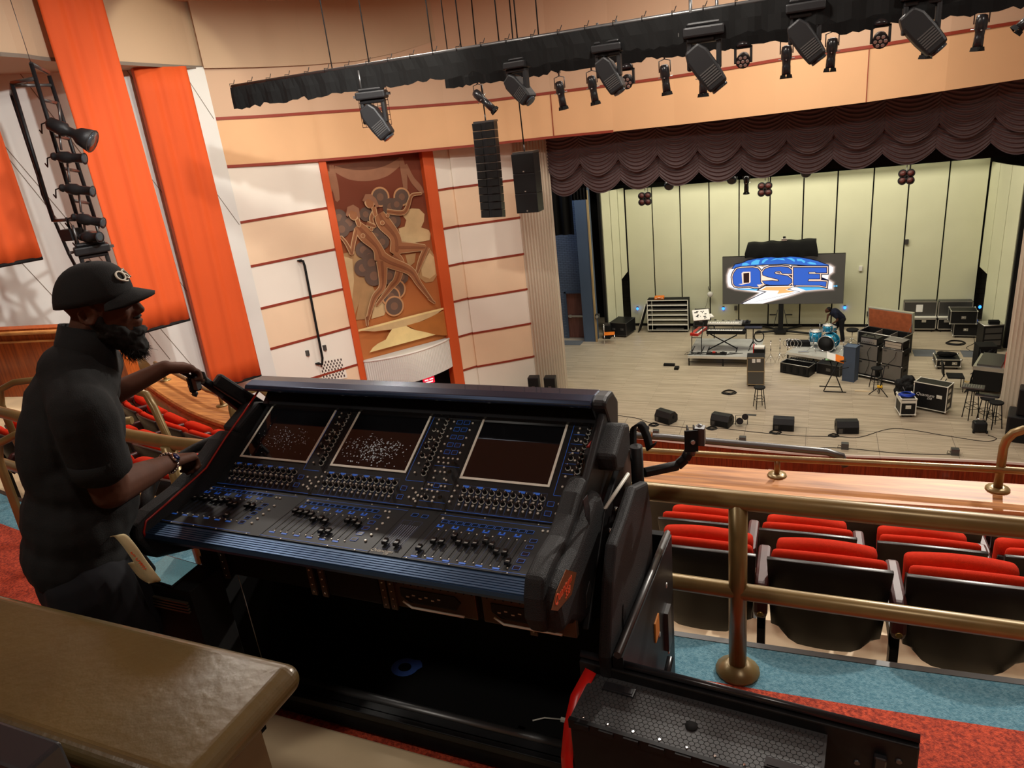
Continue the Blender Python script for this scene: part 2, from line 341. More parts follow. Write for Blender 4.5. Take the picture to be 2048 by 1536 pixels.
# mural recess frame
dm = (Vector(C2) - Vector(C1)); ML = dm.length; du = dm.normalized(); dn = Vector((du.y, -du.x))   # dn points into the hall
def mw(u, z, off=0): p = Vector(C1) + du * u + dn * off; return (p.x, p.y, z)
for nm, u0, u1 in (('trim_mural_frame_left', -.05, .16), ('trim_mural_frame_right', ML - .34, ML + .03)):
    mb = MB(); a = [mw(u0, -1.5, .06), mw(u1, -1.5, .06), mw(u1, -1.5, -.3), mw(u0, -1.5, -.3)]; mb.add(a + [(p[0], p[1], 8.6) for p in a], [(0, 1, 5, 4), (1, 2, 6, 5), (2, 3, 7, 6), (3, 0, 4, 7), (4, 5, 6, 7)])
    struct(mb.build(nm, 'orange_frame', bevel=.02))
mb = MB(); mb.add([mw(0, -1.5, -.9), mw(ML, -1.5, -.9), mw(ML, 1.9, -.9), mw(0, 1.9, -.9)], [(0, 1, 2, 3)]); struct(mb.build('wall_side_doorway', 'black'))
# fluted columns by the stage opening
def column(name, p0, p1, k, ret):
    p0 = Vector(p0); p1 = Vector(p1); d = (p1 - p0); nrm = Vector((d.y, -d.x)).normalized(); pts = []
    for i in range(k * 8 + 1):
        t = i / (k * 8); p = p0 + d * t + nrm * (.22 * math.sin(PI * t) ** .6 - .05 * abs(math.sin(PI * k * t)) if 0 < t < 1 else 0); pts.append((p.x, p.y))
    pts = pts + [(pts[-1][0] + ret[0], pts[-1][1] + ret[1])] if ret[2] else [(pts[0][0] + ret[0], pts[0][1] + ret[1])] + pts
    mb = MB(); band(mb, pts, 0, 8.6); o = mb.build(name, 'fluted'); struct(o)
column('wall_column_left', (-8.75, 21.42), (-7.78, 21.92), 12, (-.6, 1.4, True))
column('wall_column_right', (4.83, 21.55), (6.1, 20.7), 13, (.5, 1.4, False))
# stage house: brick wall, pillar, door, dark masonry
mb = MB(); mb.box(-11.5, -9.72, 27.95, 28.1, 0, 7); mb.box(-9.72, -8.75, 27.95, 28.1, 2.02, 7); struct(mb.build('wall_stage_brick', brickmat('blue_painted_brick', s(92, 106, 128), s(58, 68, 84), .22, .075, .008)))
mb = MB(); mb.box(-8.86, -8.36, 27.5, 28.0, 0, 6.9); struct(mb.build('wall_stage_pillar', 'gaff'))
mb = MB(); mb.box(-8.36, -8.30, 27.48, 27.6, 0, 6.2); struct(mb.build('trim_pillar_edge', 'parapet'))
mb = MB(); mb.box(-8.32, -5.5, 31.0, 31.1, 0, 7); mb.box(5.2, 8.5, 31.0, 31.1, 0, 7); struct(mb.build('wall_stage_block', brickmat('dark_block', s(70, 70, 62), s(48, 48, 44), .4, .2, .01)))
mb = MB(); mb.box(-12, 9, 31.2, 31.3, 0, 12); mb.box(8.5, 8.6, 22, 31.3, 0, 12); mb.box(-12, -11.9, 22, 31.3, 0, 12); mb.box(-12, 9, 22.5, 31.3, 10.5, 10.6); mb.box(-12, 9, 22.6, 22.7, 8.3, 10.6); struct(mb.build('wall_stage_dark', 'black'))
dr = struct(MB().box(-9.68, -8.92, 28.02, 28.07, .02, 1.98).build('door_1', wood('door_wood', s(104, 62, 52), s(128, 82, 70), .4, (6, 6, .6))))
MB().box(-9.66, -8.95, 27.96, 28.0, .94, 1.02).box(-9.6, -9.5, 27.93, 28.0, .92, 1.04).build('push_bar', 'alu', dr)
MB().box(-9.74, -9.68, 27.93, 28.05, 0, 2.06).box(-9.74, -8.86, 27.93, 28.05, 1.98, 2.08).build('door_frame', 'gaff', dr)
tag(MB().box(-9.9, -8.9, 27.0, 27.6, .004, .012).build('floor_mat', 'matgrey'), 'dark grey mat before the wooden stage door', 'mat')
# acoustic shell
XS = [-7.40, -6.28, -5.14, -3.99, -2.84, -1.69, -.49, .68, 1.88, 3.03, 4.27, 5.47]
for i in range(11):
    mb = MB(); x0 = XS[i] + .025; x1 = XS[i + 1] - .025; zt0 = 5.86 + .22 * (i / 11); zt1 = 5.86 + .22 * ((i + 1) / 11)
    mb.add([(x0, 29.85, .12), (x1, 29.85, .12), (x1, 29.85, zt1), (x0, 29.85, zt0), (x0, 29.95, .12), (x1, 29.95, .12), (x1, 29.95, zt1), (x0, 29.95, zt0)], [(0, 1, 2, 3), (1, 5, 6, 2), (4, 0, 3, 7), (3, 2, 6, 7), (0, 4, 5, 1)])
    tag(mb.build('acoustic_baffle', 'shellpanel'), 'pale yellow acoustic shell panel, %s from the left in the back wall of the stage' % ['first', 'second', 'third', 'fourth', 'fifth', 'sixth', 'seventh', 'eighth', 'ninth', 'tenth', 'eleventh'][i], 'wall panel', 'acoustic shell back panels')
mb = MB(); mb.box(-7.45, 5.5, 29.97, 30.02, 0, 5.8); mb.box(-7.45, 5.5, 29.86, 29.93, 0, .12); struct(mb.build('wall_shell_backing', 'black'))
def wing(pts, zb, label, hole=None):
    for i in range(len(pts) - 1):
        a, b = Vector(pts[i]), Vector(pts[i + 1]); d = (b - a).normalized() * .015; a2 = a + d; b2 = b - d; nn = Vector((-d.y, d.x)).normalized() * .05
        mb = MB(); z0, z1 = zb[i]; vs = []
        for q in (Vector((0, 0)), nn): vs += [(a2.x + q.x, a2.y + q.y, z0), (b2.x + q.x, b2.y + q.y, z1), (b2.x + q.x, b2.y + q.y, 5.95), (a2.x + q.x, a2.y + q.y, 5.95)]
        mb.add(vs, [(0, 1, 2, 3), (4, 7, 6, 5), (0, 4, 5, 1), (1, 5, 6, 2), (3, 2, 6, 7), (0, 3, 7, 4)])
        tag(mb.build('acoustic_baffle', 'shellpanel'), label[i], 'wall panel')
wing([(-8.12, 28.76), (-7.86, 29.15), (-7.62, 29.5), (-7.42, 29.82)], [(.03, .03), (.03, .03), (2.2, 2.45)],
     ['narrow pale shell wing panel nearest the blue pillar on the left', 'narrow pale shell wing panel in the middle of the left return', 'short pale shell wing panel ending above the dark gap, left return'])
wing([(5.50, 29.84), (5.62, 29.1), (5.80, 28.3), (6.02, 27.6)], [(2.3, 2.2), (.03, .03), (.03, .03)],
     ['short pale shell wing panel ending above the dark gap, right return', 'narrow pale shell wing panel in the middle of the right return', 'narrow pale shell wing panel nearest the right column'])
mb = MB(); mb.box(-8.24, -8.14, 28.6, 28.75, 0, 6.0); mb.box(6.04, 6.16, 27.45, 27.6, 0, 6.2); struct(mb.build('trim_shell_edges', 'black'))
# ---- balcony
PC = spline([(9.5, 5.5), (6.5, 5.36), (4, 5.22), (1.4, 5.17), (0, 5.1), (-1.25, 5.07), (-3, 5.1), (-4.4, 5.22), (-5.45, 5.42), (-6.9, 5.85), (-8.65, 6.7), (-10.1, 7.55), (-11.6, 8.5)], 5)
PC = PC[::-1]
def rib2(name, a, b, z, m, th=.05): return struct(ribbon(name, offs(PC, a), offs(PC, b), z, m, th))
rib2('floor_seat_row_front', -.93, .02, 5.58, 'concrete'); rib2('floor_seat_row_middle', -1.73, -.9, 5.94, 'concrete', .4); rib2('floor_seat_row_rear', -2.55, -1.7, 6.30, 'concrete', .4)
rib2('trim_aisle_nosing', -2.58, -2.55, 6.852, 'shellbrown', .56)
rib2('floor_aisle_blue', -2.81, -2.58, 6.85, 'bluecarpet', .3)
A = offs(PC, -2.81); struct(ribbon('floor_aisle_red', [(p[0] if i else -17, -4.9) for i, p in enumerate(A)], [(p[0] if i else -17, p[1]) for i, p in enumerate(A)], 6.85, 'redcarpet', .3))
rib2('floor_balcony_front', 0, .34, 5.55, 'parapet', .4)
mb = MB(); band(mb, PC, 5.2, 5.975); band(mb, offs(PC, .3), 4.6, 5.975); struct(mb.build('wall_balcony_parapet', 'parapet'))
mb = MB(); prof = [(-.05, 5.98), (-.05, 6.03), (-.02, 6.05), (-.07, 6.09), (-.07, 6.13), (-.05, 6.15), (.36, 6.15), (.38, 6.12), (.38, 6.05), (.3, 6.0)]
PK = [p for p in PC if p[0] > -8.7]; rows = [offs(PK, a) for a, z in prof]; n = len(PK); vs = [(p[0], p[1], prof[i][1]) for i, r in enumerate(rows) for p in r]
mb.add(vs, [(i * n + j, i * n + j + 1, (i + 1) * n + j + 1, (i + 1) * n + j) for i in range(len(prof) - 1) for j in range(n - 1)])
tag(mb.build('wooden_ledge', 'capwood'), 'long honey coloured wooden ledge along the front of the balcony', 'ledge')
# wooden wainscot at the far left end of the balcony
mb = MB(); mb.add([(-13.5, 5.9, 5.4), (-8.9, 6.62, 5.4), (-8.9, 6.62, 6.98), (-13.5, 5.9, 6.98), (-13.5, 6.1, 5.4), (-8.9, 6.82, 5.4), (-8.9, 6.82, 6.98), (-13.5, 6.1, 6.98)], [(0, 1, 2, 3), (1, 5, 6, 2), (3, 2, 6, 7), (4, 7, 6, 5)])
struct(mb.build('wall_wainscot', 'sidewood')); 
mb = MB(); mb.tube([(-13.5, 5.87, 6.93), (-8.88, 6.59, 6.93)], .03, 8); mb.tube([(-13.5, 5.87, 6.8), (-8.88, 6.59, 6.8)], .015, 8); struct(mb.build('trim_wainscot', 'capwood'))
# front cream kerb under the console case
mb = MB(); mb.box(-1.95, 1.2, .95, 1.60, 6.85, 6.90); struct(mb.build('trim_kerb', 'concrete', bevel=.01))
# brown wall end with rounded cap in front
mb = MB(); mb.box(-3.2, -1.0, .60, .79, 6.85, 8.02); struct(mb.build('wall_low', 'bronze_wall'))
mb = MB(); mb.box(-3.2, -.905, .545, .850, 7.99, 8.052)
tag(mb.build('low_wall_ledge', 'bronze_d', bevel=.0305, seg=8), 'wide brown painted cap of the low wall with a rounded glossy end', 'ledge')
# ================================================================== BANNERS
def banner(label, pr, pl, zr, zl, ztop, edge=False, topr=None, topl=None):
    t = thing('hanging_banner', label, 'banner', (pr[0], pr[1], zr)); O = Vector((pr[0], pr[1], zr))
    pr = Vector(pr); pl = Vector(pl); tr = Vector(topr or pr); tl = Vector(topl or pl); nu = 26; nv = 14; vs = []
    nn = Vector(((pl - pr).y, -(pl - pr).x)).normalized()
    if nn.x < 0: nn = -nn
    for j in range(nv + 1):
        v = j / nv
        for i in range(nu + 1):
            u = i / nu; b = pr.lerp(pl, u); tt = tr.lerp(tl, u); p = b.lerp(tt, v); z = (zr + (zl - zr) * u) * (1 - v) + ztop * v
            w = .018 * math.sin(u * 17 + 1.3 * math.sin(v * 3)) + .012 * math.sin(u * 31 + v * 5); p = p + nn * w
            vs.append((p.x - O.x, p.y - O.y, z - O.z))
    m = nu + 1; fs = [(j * m + i, j * m + i + 1, (j + 1) * m + i + 1, (j + 1) * m + i) for j in range(nv) for i in range(nu)]
    mb = MB(); mb.add(vs, fs, smooth=True)
    if edge:
        e = nn * -.22; a = vs[nu::m]; mb.add(a + [(p[0] + e.x, p[1] + e.y, p[2]) for p in a], [(i, i + 1, nv + 1 + i + 1, nv + 1 + i) for i in range(nv)])
    o = mb.build('cloth', ['orange'], t); sd = o.modifiers.new('s', 'SOLIDIFY'); sd.thickness = .012
    MB().tube([(pr.x - O.x, pr.y - O.y, -.02), (pl.x - O.x, pl.y - O.y, zl - zr - .02)], .035, 10).build('bottom_pole', 'black', t)
banner('tall orange fabric banner in front of the ceiling cove, second from the stage', (-12.98, 11.54), (-13.35, 10.45), 5.64, 5.64, 12.48)
banner('orange fabric banner at the left edge of the picture with its hem highest', (-13.50, 9.05), (-13.86, 7.95), 7.57, 7.57, 12.48)
banner('long orange fabric banner nearest the cream panelled wall, hung below the cove', (-13.72, 14.02), (-14.33, 12.9), 3.35, 3.32, 11.04, edge=True, topr=(-13.75, 14.05), topl=(-14.2, 12.95))
# ================================================================== MURAL
mur = thing('mural', 'tall orange brown mural of two dancing figures in a side wall recess', 'mural', mw(0, 2.7, 0))
MO = Vector(mw(0, 2.7, 0)); MX = Vector((du.x, du.y, 0)); MY = Vector((0, 0, 1)); MN = Vector((dn.x, dn.y, 0))
def mm(name, cols, fn, depth=.004, off=0.0):
    mb = MB(); fn(mb, off, depth); return mb.build(name, cols, mur)
U0, U1 = .16, ML - .34; UW = U1 - U0; VH = 5.75
# artwork sketch coordinates -> (u, v) metres on the mural panel
TL, TR, BR, BL = (45, 80), (650, 22), (800, 1205), (262, 1330)
def art(x, y):
    u = v = .5
    for _ in range(12):
        X = (1 - u) * (1 - v) * TL[0] + u * (1 - v) * TR[0] + u * v * BR[0] + (1 - u) * v * BL[0]; Y = (1 - u) * (1 - v) * TL[1] + u * (1 - v) * TR[1] + u * v * BR[1] + (1 - u) * v * BL[1]
        dxu = (1 - v) * (TR[0] - TL[0]) + v * (BR[0] - BL[0]); dyu = (1 - v) * (TR[1] - TL[1]) + v * (BR[1] - BL[1])
        dxv = (1 - u) * (BL[0] - TL[0]) + u * (BR[0] - TR[0]); dyv = (1 - u) * (BL[1] - TL[1]) + u * (BR[1] - TR[1]); D = dxu * dyv - dxv * dyu
        u += ((x - X) * dyv - (y - Y) * dxv) / D; v += ((y - Y) * dxu - (x - X) * dyu) / D
    u = min(1, max(0, u)); v = min(1, max(0, v))
    return (U0 + u * UW, (1 - v) * VH)
LAY = [0.0]
def shape(mb, pts, mi, px=True):
    LAY[0] += .0012; P = [art(*p) for p in pts] if px else pts
    O = MX * 0; vs = [MX * p[0] + MY * p[1] + MN * (-.16 + LAY[0]) for p in P]; mb.add(vs, [tuple(range(len(vs)))], mi)
def blob(mb, c, r, mi, n=28, sx=1):
    a = art(*c); shape(mb, [(a[0] + r * sx * math.cos(2 * PI * i / n), a[1] + r * math.sin(2 * PI * i / n)) for i in range(n)], mi, False)
def limb(mb, pts, rads, mi):
    P = [Vector(art(*p)) for p in pts]; sp = spline([(p.x, p.y, r) for p, r in zip(P, rads)], 5); L = []; R = []
    for i, q in enumerate(sp):
        a = Vector(sp[max(i - 1, 0)][:2]); b = Vector(sp[min(i + 1, len(sp) - 1)][:2]); t = (b - a).normalized(); nn = Vector((-t.y, t.x)); p = Vector(q[:2]); L.append(p + nn * q[2]); R.append(p - nn * q[2])
    d = (Vector(sp[-1][:2]) - Vector(sp[-2][:2])).normalized(); e = Vector(sp[-1][:2]) + d * sp[-1][2] * .8
    LAY[0] += .0012; lay = MN * (-.16 + LAY[0]); n = len(L)
    mb.add([MX * p.x + MY * p.y + lay for p in L + R] + [MX * e.x + MY * e.y + lay], [(i, i + 1, n + i + 1, n + i) for i in range(n - 1)] + [(n - 1, 2 * n, 2 * n - 1)], mi)
MC = dict(m_top=(108, 48, 24), m_mid=(168, 84, 40), m_cream=(206, 178, 130), m_creamd=(176, 138, 92), m_flesh=(158, 104, 66), m_line=(206, 170, 126), m_fleshd=(134, 82, 50), m_grape=(98, 78, 66), m_graped=(124, 92, 72), m_yel=(238, 214, 150), m_halo=(196, 146, 100), m_cloth=(150, 104, 76), m_clothd=(104, 62, 42), m_ochre=(176, 108, 44))
for k, v in MC.items(): M[k] = mat(k, s(*v), .8, noise_s=3, noise_a=.06)
MK = list(MC); I = {k: i for i, k in enumerate(MK)}
mb = MB()
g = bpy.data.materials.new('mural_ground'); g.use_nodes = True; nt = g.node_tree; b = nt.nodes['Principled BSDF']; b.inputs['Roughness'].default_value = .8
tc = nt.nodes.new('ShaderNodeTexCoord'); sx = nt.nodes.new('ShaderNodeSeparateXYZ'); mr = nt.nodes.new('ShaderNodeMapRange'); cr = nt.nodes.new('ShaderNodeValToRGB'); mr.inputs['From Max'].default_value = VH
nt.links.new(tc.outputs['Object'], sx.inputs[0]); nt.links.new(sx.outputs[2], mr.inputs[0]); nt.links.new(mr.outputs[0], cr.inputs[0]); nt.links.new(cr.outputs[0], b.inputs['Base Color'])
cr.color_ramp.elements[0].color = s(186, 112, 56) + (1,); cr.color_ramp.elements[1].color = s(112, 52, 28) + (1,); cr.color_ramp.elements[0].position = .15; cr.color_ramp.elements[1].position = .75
M['mural_ground'] = g
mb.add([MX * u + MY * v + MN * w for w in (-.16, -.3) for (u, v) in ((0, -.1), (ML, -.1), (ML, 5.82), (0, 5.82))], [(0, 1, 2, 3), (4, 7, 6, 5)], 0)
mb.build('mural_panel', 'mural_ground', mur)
mb = MB(); c = I
# drapes
shape(mb, [(100, 90), (520, 45), (505, 105), (440, 150), (330, 175), (220, 165), (140, 130)], c['m_clothd']); 
for k in range(4): limb(mb, [(108, 95 + 8 * k), (200, 122 + 14 * k), (320, 128 + 15 * k), (430, 105 + 15 * k), (515, 62 + 12 * k)], [.03, .045, .05, .045, .03], c['m_cloth'])
for pts in ([(80, 85), (95, 180), (118, 295)], [(95, 85), (112, 200), (124, 290)], [(520, 50), (540, 140), (550, 235)], [(535, 50), (550, 140), (556, 240)], [(70, 120), (72, 200), (80, 240)]): limb(mb, pts, [.03, .07, .05], c['m_cloth'])
for k in range(3): limb(mb, [(560, 90 + 14 * k), (600, 170 + 12 * k), (650, 225 + 12 * k), (672, 262)], [.04, .05, .045, .03], c['m_cloth'])
# pale sweeping cloths
shape(mb, [(500, 480), (540, 470), (552, 430), (530, 400), (545, 370), (590, 358), (640, 362), (675, 395), (670, 440), (650, 478), (700, 495), (715, 520), (705, 560), (600, 575), (515, 560)], c['m_cream'])
shape(mb, [(140, 625), (230, 610), (300, 680), (300, 800), (260, 900), (215, 1045), (190, 900), (160, 760)], c['m_creamd']); shape(mb, [(150, 640), (205, 660), (215, 800), (200, 960), (170, 800)], c['m_cream'])
shape(mb, [(620, 690), (700, 610), (745, 650), (752, 790), (720, 830), (670, 835), (630, 800), (600, 810)], c['m_creamd']); shape(mb, [(640, 720), (700, 640), (735, 670), (740, 780), (700, 810), (650, 790)], c['m_cream'])
shape(mb, [(540, 650), (610, 640), (600, 700), (560, 730)], c['m_creamd']); shape(mb, [(320, 1060), (340, 960), (400, 930), (425, 980), (400, 1040)], c['m_cream']); shape(mb, [(270, 800), (300, 780), (345, 880), (310, 1060), (225, 1060)], c['m_creamd'])
# grape clusters
for x, y, r in [(385, 282, .24), (452, 345, .26), (525, 285, .22), (490, 330, .2), (465, 430, .24), (290, 385, .2), (125, 400, .24), (185, 430, .26), (140, 470, .24), (345, 530, .3), (390, 560, .22), (270, 605, .24), (310, 650, .24), (265, 720, .26), (320, 690, .28), (335, 775, .3), (430, 780, .26), (510, 790, .22), (475, 870, .26), (440, 915, .26), (460, 980, .27)]:
    if (x, y) in ((385, 282), (525, 285), (475, 870), (460, 980), (440, 915)): blob(mb, (x, y), r + .05, c['m_halo'])
    blob(mb, (x, y), r, c['m_grape']); blob(mb, (x, y), r * .45, c['m_graped'])
def fig(limbs, k):
    limbs = [(p_, [max(.022, r * .8) for r in rr]) for p_, rr in limbs]
    for pts, rr in limbs: limb(mb, pts, [r + .02 for r in rr], c['m_line'])
    for pts, rr in limbs: limb(mb, pts, rr, c['m_flesh'])
    for pts, rr in limbs: limb(mb, pts, [r * .28 for r in rr], c['m_fleshd'])
# right hand figure
fig([([(455, 650), (500, 700), (480, 800), (440, 850), (350, 965)], [.2, .16, .13, .1, .05]),
     ([(470, 600), (560, 600), (665, 605)], [.22, .17, .1]), ([(680, 600), (640, 680), (600, 790)], [.1, .1, .04]),
     ([(370, 385), (400, 440), (470, 530), (480, 620)], [.18, .26, .2, .26]), ([(420, 370), (530, 380), (570, 310)], [.07, .07, .06]), ([(570, 310), (590, 275), (650, 268)], [.055, .04, .02]),
     ([(340, 370), (320, 410), (330, 450)], [.07, .06, .05])], 0)
limb(mb, [(335, 340), (345, 390)], [.08, .07], c['m_line']); limb(mb, [(335, 340), (345, 390)], [.055, .05], c['m_flesh']); blob(mb, (310, 308), .19, c['m_line'], sx=.85); blob(mb, (312, 315), .15, c['m_flesh'], sx=.8); shape(mb, [(265, 300), (285, 262), (320, 262), (350, 290), (372, 340), (350, 345), (335, 310), (300, 290), (280, 310)], c['m_cloth'])
# left hand figure
fig([([(380, 680), (385, 760), (380, 850), (330, 920), (290, 1060)], [.2, .16, .12, .1, .05]), ([(290, 1060), (285, 1040), (290, 1098)], [.04, .05, .03]),
     ([(370, 650), (430, 690), (560, 750), (620, 840), (700, 950)], [.22, .2, .15, .1, .045]), ([(680, 935), (722, 970)], [.05, .015]),
     ([(230, 450), (280, 510), (350, 590), (375, 660)], [.16, .25, .17, .24]), ([(225, 480), (205, 560), (195, 625)], [.07, .06, .055]), ([(195, 625), (160, 555), (130, 515)], [.055, .04, .03]),
     ([(290, 440), (340, 460)], [.07, .05])], 1)
limb(mb, [(225, 400), (240, 450)], [.08, .07], c['m_line']); limb(mb, [(225, 400), (240, 450)], [.055, .05], c['m_flesh']); blob(mb, (208, 375), .2, c['m_line'], sx=.8); blob(mb, (206, 382), .15, c['m_flesh'], sx=.8); shape(mb, [(160, 385), (170, 335), (205, 322), (240, 345), (248, 400), (235, 410), (225, 370), (190, 355), (172, 395)], c['m_cloth'])
for p, r in [((385, 440), .07), ((420, 395), .06), ((262, 515), .07), ((315, 475), .06)]: blob(mb, p, r, c['m_line']); blob(mb, p, r * .75, c['m_flesh'])
# bowl and steps
shape(mb, [(232, 1128), (400, 1090), (600, 1045), (778, 1008), (720, 1050), (620, 1090), (480, 1130), (330, 1140)], c['m_cream']); limb(mb, [(232, 1128), (400, 1090), (600, 1045), (778, 1008)], [.03, .03, .03, .03], c['m_yel'])
shape(mb, [(440, 1130), (530, 1115), (560, 1135), (600, 1150), (640, 1160), (720, 1185), (300, 1282), (320, 1250), (350, 1225), (400, 1200), (420, 1160)], c['m_yel'])
shape(mb, [(532, 1112), (640, 1085), (778, 1020), (799, 1195), (720, 1185), (640, 1160), (600, 1150)], c['m_ochre'])
mb.build('painted_figures', MK, mur)
# fluted white box balcony under the mural
pts = []
for i in range(0, 97):
    t = i / 96; u = U0 - .02 + (ML - .34 - U0 + .02) * t; o = .08 + .42 * math.sin(PI * t) ** .8 + (.02 if i % 2 else 0); p = mw(u, 0, o); pts.append((p[0], p[1]))
mb = MB(); band(mb, pts, 1.72, 2.64); a = pts; bq = [mw(U0 + (UW) * i / 96, 0, -.15)[:2] for i in range(97)]
mb.add([(p[0], p[1], 2.64) for p in a] + [(p[0], p[1], 2.64) for p in bq], [(i, i + 1, 98 + i, 97 + i) for i in range(96)]); mb.add([(p[0], p[1], 1.72) for p in a] + [(p[0], p[1], 1.72) for p in bq], [(i, 97 + i, 98 + i, i + 1) for i in range(96)])
bx = thing('box_balcony', 'white ribbed bowed front below the mural', 'balcony front', (0, 0, 0)); mb.build('ribbed_front', 'white_wall', bx)
mb = MB(); mb.tube([(p[0], p[1], 2.66) for p in pts[::6]], .035, 8); mb.build('rim', 'white', bx)
sg = thing('exit_sign', 'small red lit sign in the dark doorway below the white ribbed box', 'sign', mw(ML * .62, 1.5, .15)); 
mb = MB(); mb.prism([(-.2, -.1), (.2, -.1), (.2, .1), (-.2, .1)], ((0, 0, 0), MX, MY, MN), .04); mb.build('housing', mat('exit_red', s(200, 20, 40), .4, emis=s(230, 30, 60), es=1.2), sg)
mb = MB(); mb.prism([(-.15, .02), (-.02, .02), (-.02, .06), (-.15, .06)], ((0, 0, 0), MX, MY, MN), .045); mb.prism([(.02, .02), (.15, .02), (.15, .06), (.02, .06)], ((0, 0, 0), MX, MY, MN), .045); mb.prism([(-.12, -.06), (.13, -.06), (.13, -.02), (-.12, -.02)], ((0, 0, 0), MX, MY, MN), .045)
mb.build('sign_face', mat('exit_white', (.9, .8, .8), .4, emis=(1, .8, .8), es=1.5), sg)
# black rail on the cream wall, sockets and grille
def fw(az, tan, off=.1):
    a = math.radians(az); d = Vector((math.sin(a), math.cos(a))); w0 = Vector((-13.99, 14.84)); w1 = Vector((-12.72, 17.02)); e = (w1 - w0); nn = Vector((e.y, -e.x)).normalized(); t = (w0.dot(nn)) / d.dot(nn); p = d * t + nn * off * (1 if nn.x > 0 else -1); return (p.x, p.y, 9 + t * tan)
bl = thing('wall_rail', 'black vertical pipe rail fixed to the cream panelled wall', 'rail', fw(-39.6, -.1434, .2))
O = Vector(fw(-39.6, -.1434, .2)); q = lambda a, t, o=.2: tuple(Vector(fw(a, t, o)) - O)
MB().tube([q(-39.7, -.1434, .02), q(-39.6, -.1434, .17), q(-39.58, -.150), q(-39.70, -.28), q(-39.8, -.289, .17), q(-40.0, -.289, .02)], .035, 8).build('pipe', 'black', bl)
for a, t in ((-39.7, -.1434), (-40.0, -.289)): MB().lathe([(.07, 0), (.07, .03)], 12, c=q(a, t, .02)).build('wall_flange', 'black', bl)
for a, t, l in ((-40.6, -.271, 'small dark wall socket left of the foot of the black pipe rail'), (-39.2, -.268, 'small dark wall socket right of the foot of the black pipe rail')):
    p = fw(a, t, .02); tag(MB().box(p[0] - .05, p[0] + .05, p[1] - .03, p[1] + .03, p[2] - .08, p[2] + .08).build('wall_socket', 'steel'), l, 'socket')
mb = MB(); mb.mi = 0
P = [fw(-39.9, -.318, .012), fw(-37.9, -.318, .012), fw(-37.9, -.285, .012), fw(-39.9, -.285, .012)]; mb.add(P, [(0, 1, 2, 3)])
e = (Vector(P[1]) - Vector(P[0])); z = Vector((0, 0, P[3][2] - P[0][2])); nn = Vector((e.y, -e.x, 0)).normalized() * -.004 * (-1 if e.y > 0 else 1)
for i in range(14):
    for j in range(7):
        if (i + j) % 2: a = Vector(P[0]) + e * ((i + .9) / 16) + z * ((j + .6) / 8) + Vector((.004, -.003, 0)); mb.add([a, a + e / 19, a + e / 19 + z / 10, a + z / 10], [(0, 1, 2, 3)], 1)
tag(mb.build('air_grille', ['cream', 'steel']), 'pierced cream air grille low on the panelled wall', 'grille')
# ================================================================== STAGE CURTAIN AND DRAPES
kx = [-7.95, -6.78, -5.58, -4.40, -3.24, -2.04, -.85, .34, 1.54, 2.78, 3.98, 5.2, 6.4]
def valance(name, z0, z1, sag, folds, y, amp, nv):
    mb = MB()
    for i in range(len(kx) - 1):
        nu = 16; vs = []
        for j in range(nv + 1):
            t = j / nv
            for a in range(nu + 1):
                u = a / nu; x = kx[i] + (kx[i + 1] - kx[i]) * u; hang = 4 * u * (1 - u)
                sg_ = sag * (.25 + .75 * t) * hang
                z = z0 + (z1 - z0) * t - sg_ + (kx[i] + 1.5) * .022
                yy = y - amp * (.25 + .75 * hang) * (math.sin(t * folds * 2 * PI + .4 * math.sin(i * 3)) * .5 + .5) * (.5 + .5 * t) - .10 * hang
                if u < .12 or u > .88: yy -= .03
                vs.append((x, yy, z))
        m = nu + 1; mb.add(vs, [(j * m + a, (j + 1) * m + a, (j + 1) * m + a + 1, j * m + a + 1) for j in range(nv) for a in range(nu)], smooth=True)
    return mb
cu = thing('stage_valance', 'brown swagged stage valance in two scalloped tiers', 'curtain', (0, 0, 0))
valance('a', 8.75, 7.72, .42, 12, 21.95, .06, 110).build('upper_swags', 'curtain', cu)
valance('b', 7.95, 7.10, .34, 10, 22.12, .06, 90).build('lower_swags', 'curtain', cu)
mb = MB(); mb.box(-8.2, 7, 23.0, 23.05, 6.75, 8.8); tag(mb.build('border_drape', 'blackcloth'), 'black border drape hanging behind the brown valance', 'drape')
mb = MB(); mb.box(-8.3, 7.6, 28.9, 28.95, 6.25, 9.5); tag(mb.build('border_drape', 'blackcloth'), 'black border drape above the pale shell', 'drape')
def drape(x0, x1, y, z0, z1, label):
    mb = MB(); n = 24; vs = []
    for z in (z0, z1):
        for i in range(n + 1): t = i / n; vs.append((x0 + (x1 - x0) * t, y + .05 * math.sin(t * 30), z))
    mb.add(vs, [(i, i + 1, n + 2 + i, n + 1 + i) for i in range(n)], smooth=True); tag(mb.build('leg_drape', 'blackcloth'), label, 'drape')
drape(-10.2, -8.44, 26.0, 4.76, 9.3, 'black drape with a low hem before the blue brick wall'); drape(-8.46, -7.85, 26.02, 6.02, 9.3, 'short black drape with a high hem over the blue pillar'); drape(6.1, 8.0, 25.5, 3.6, 9.3, 'black drape behind the right fluted column')
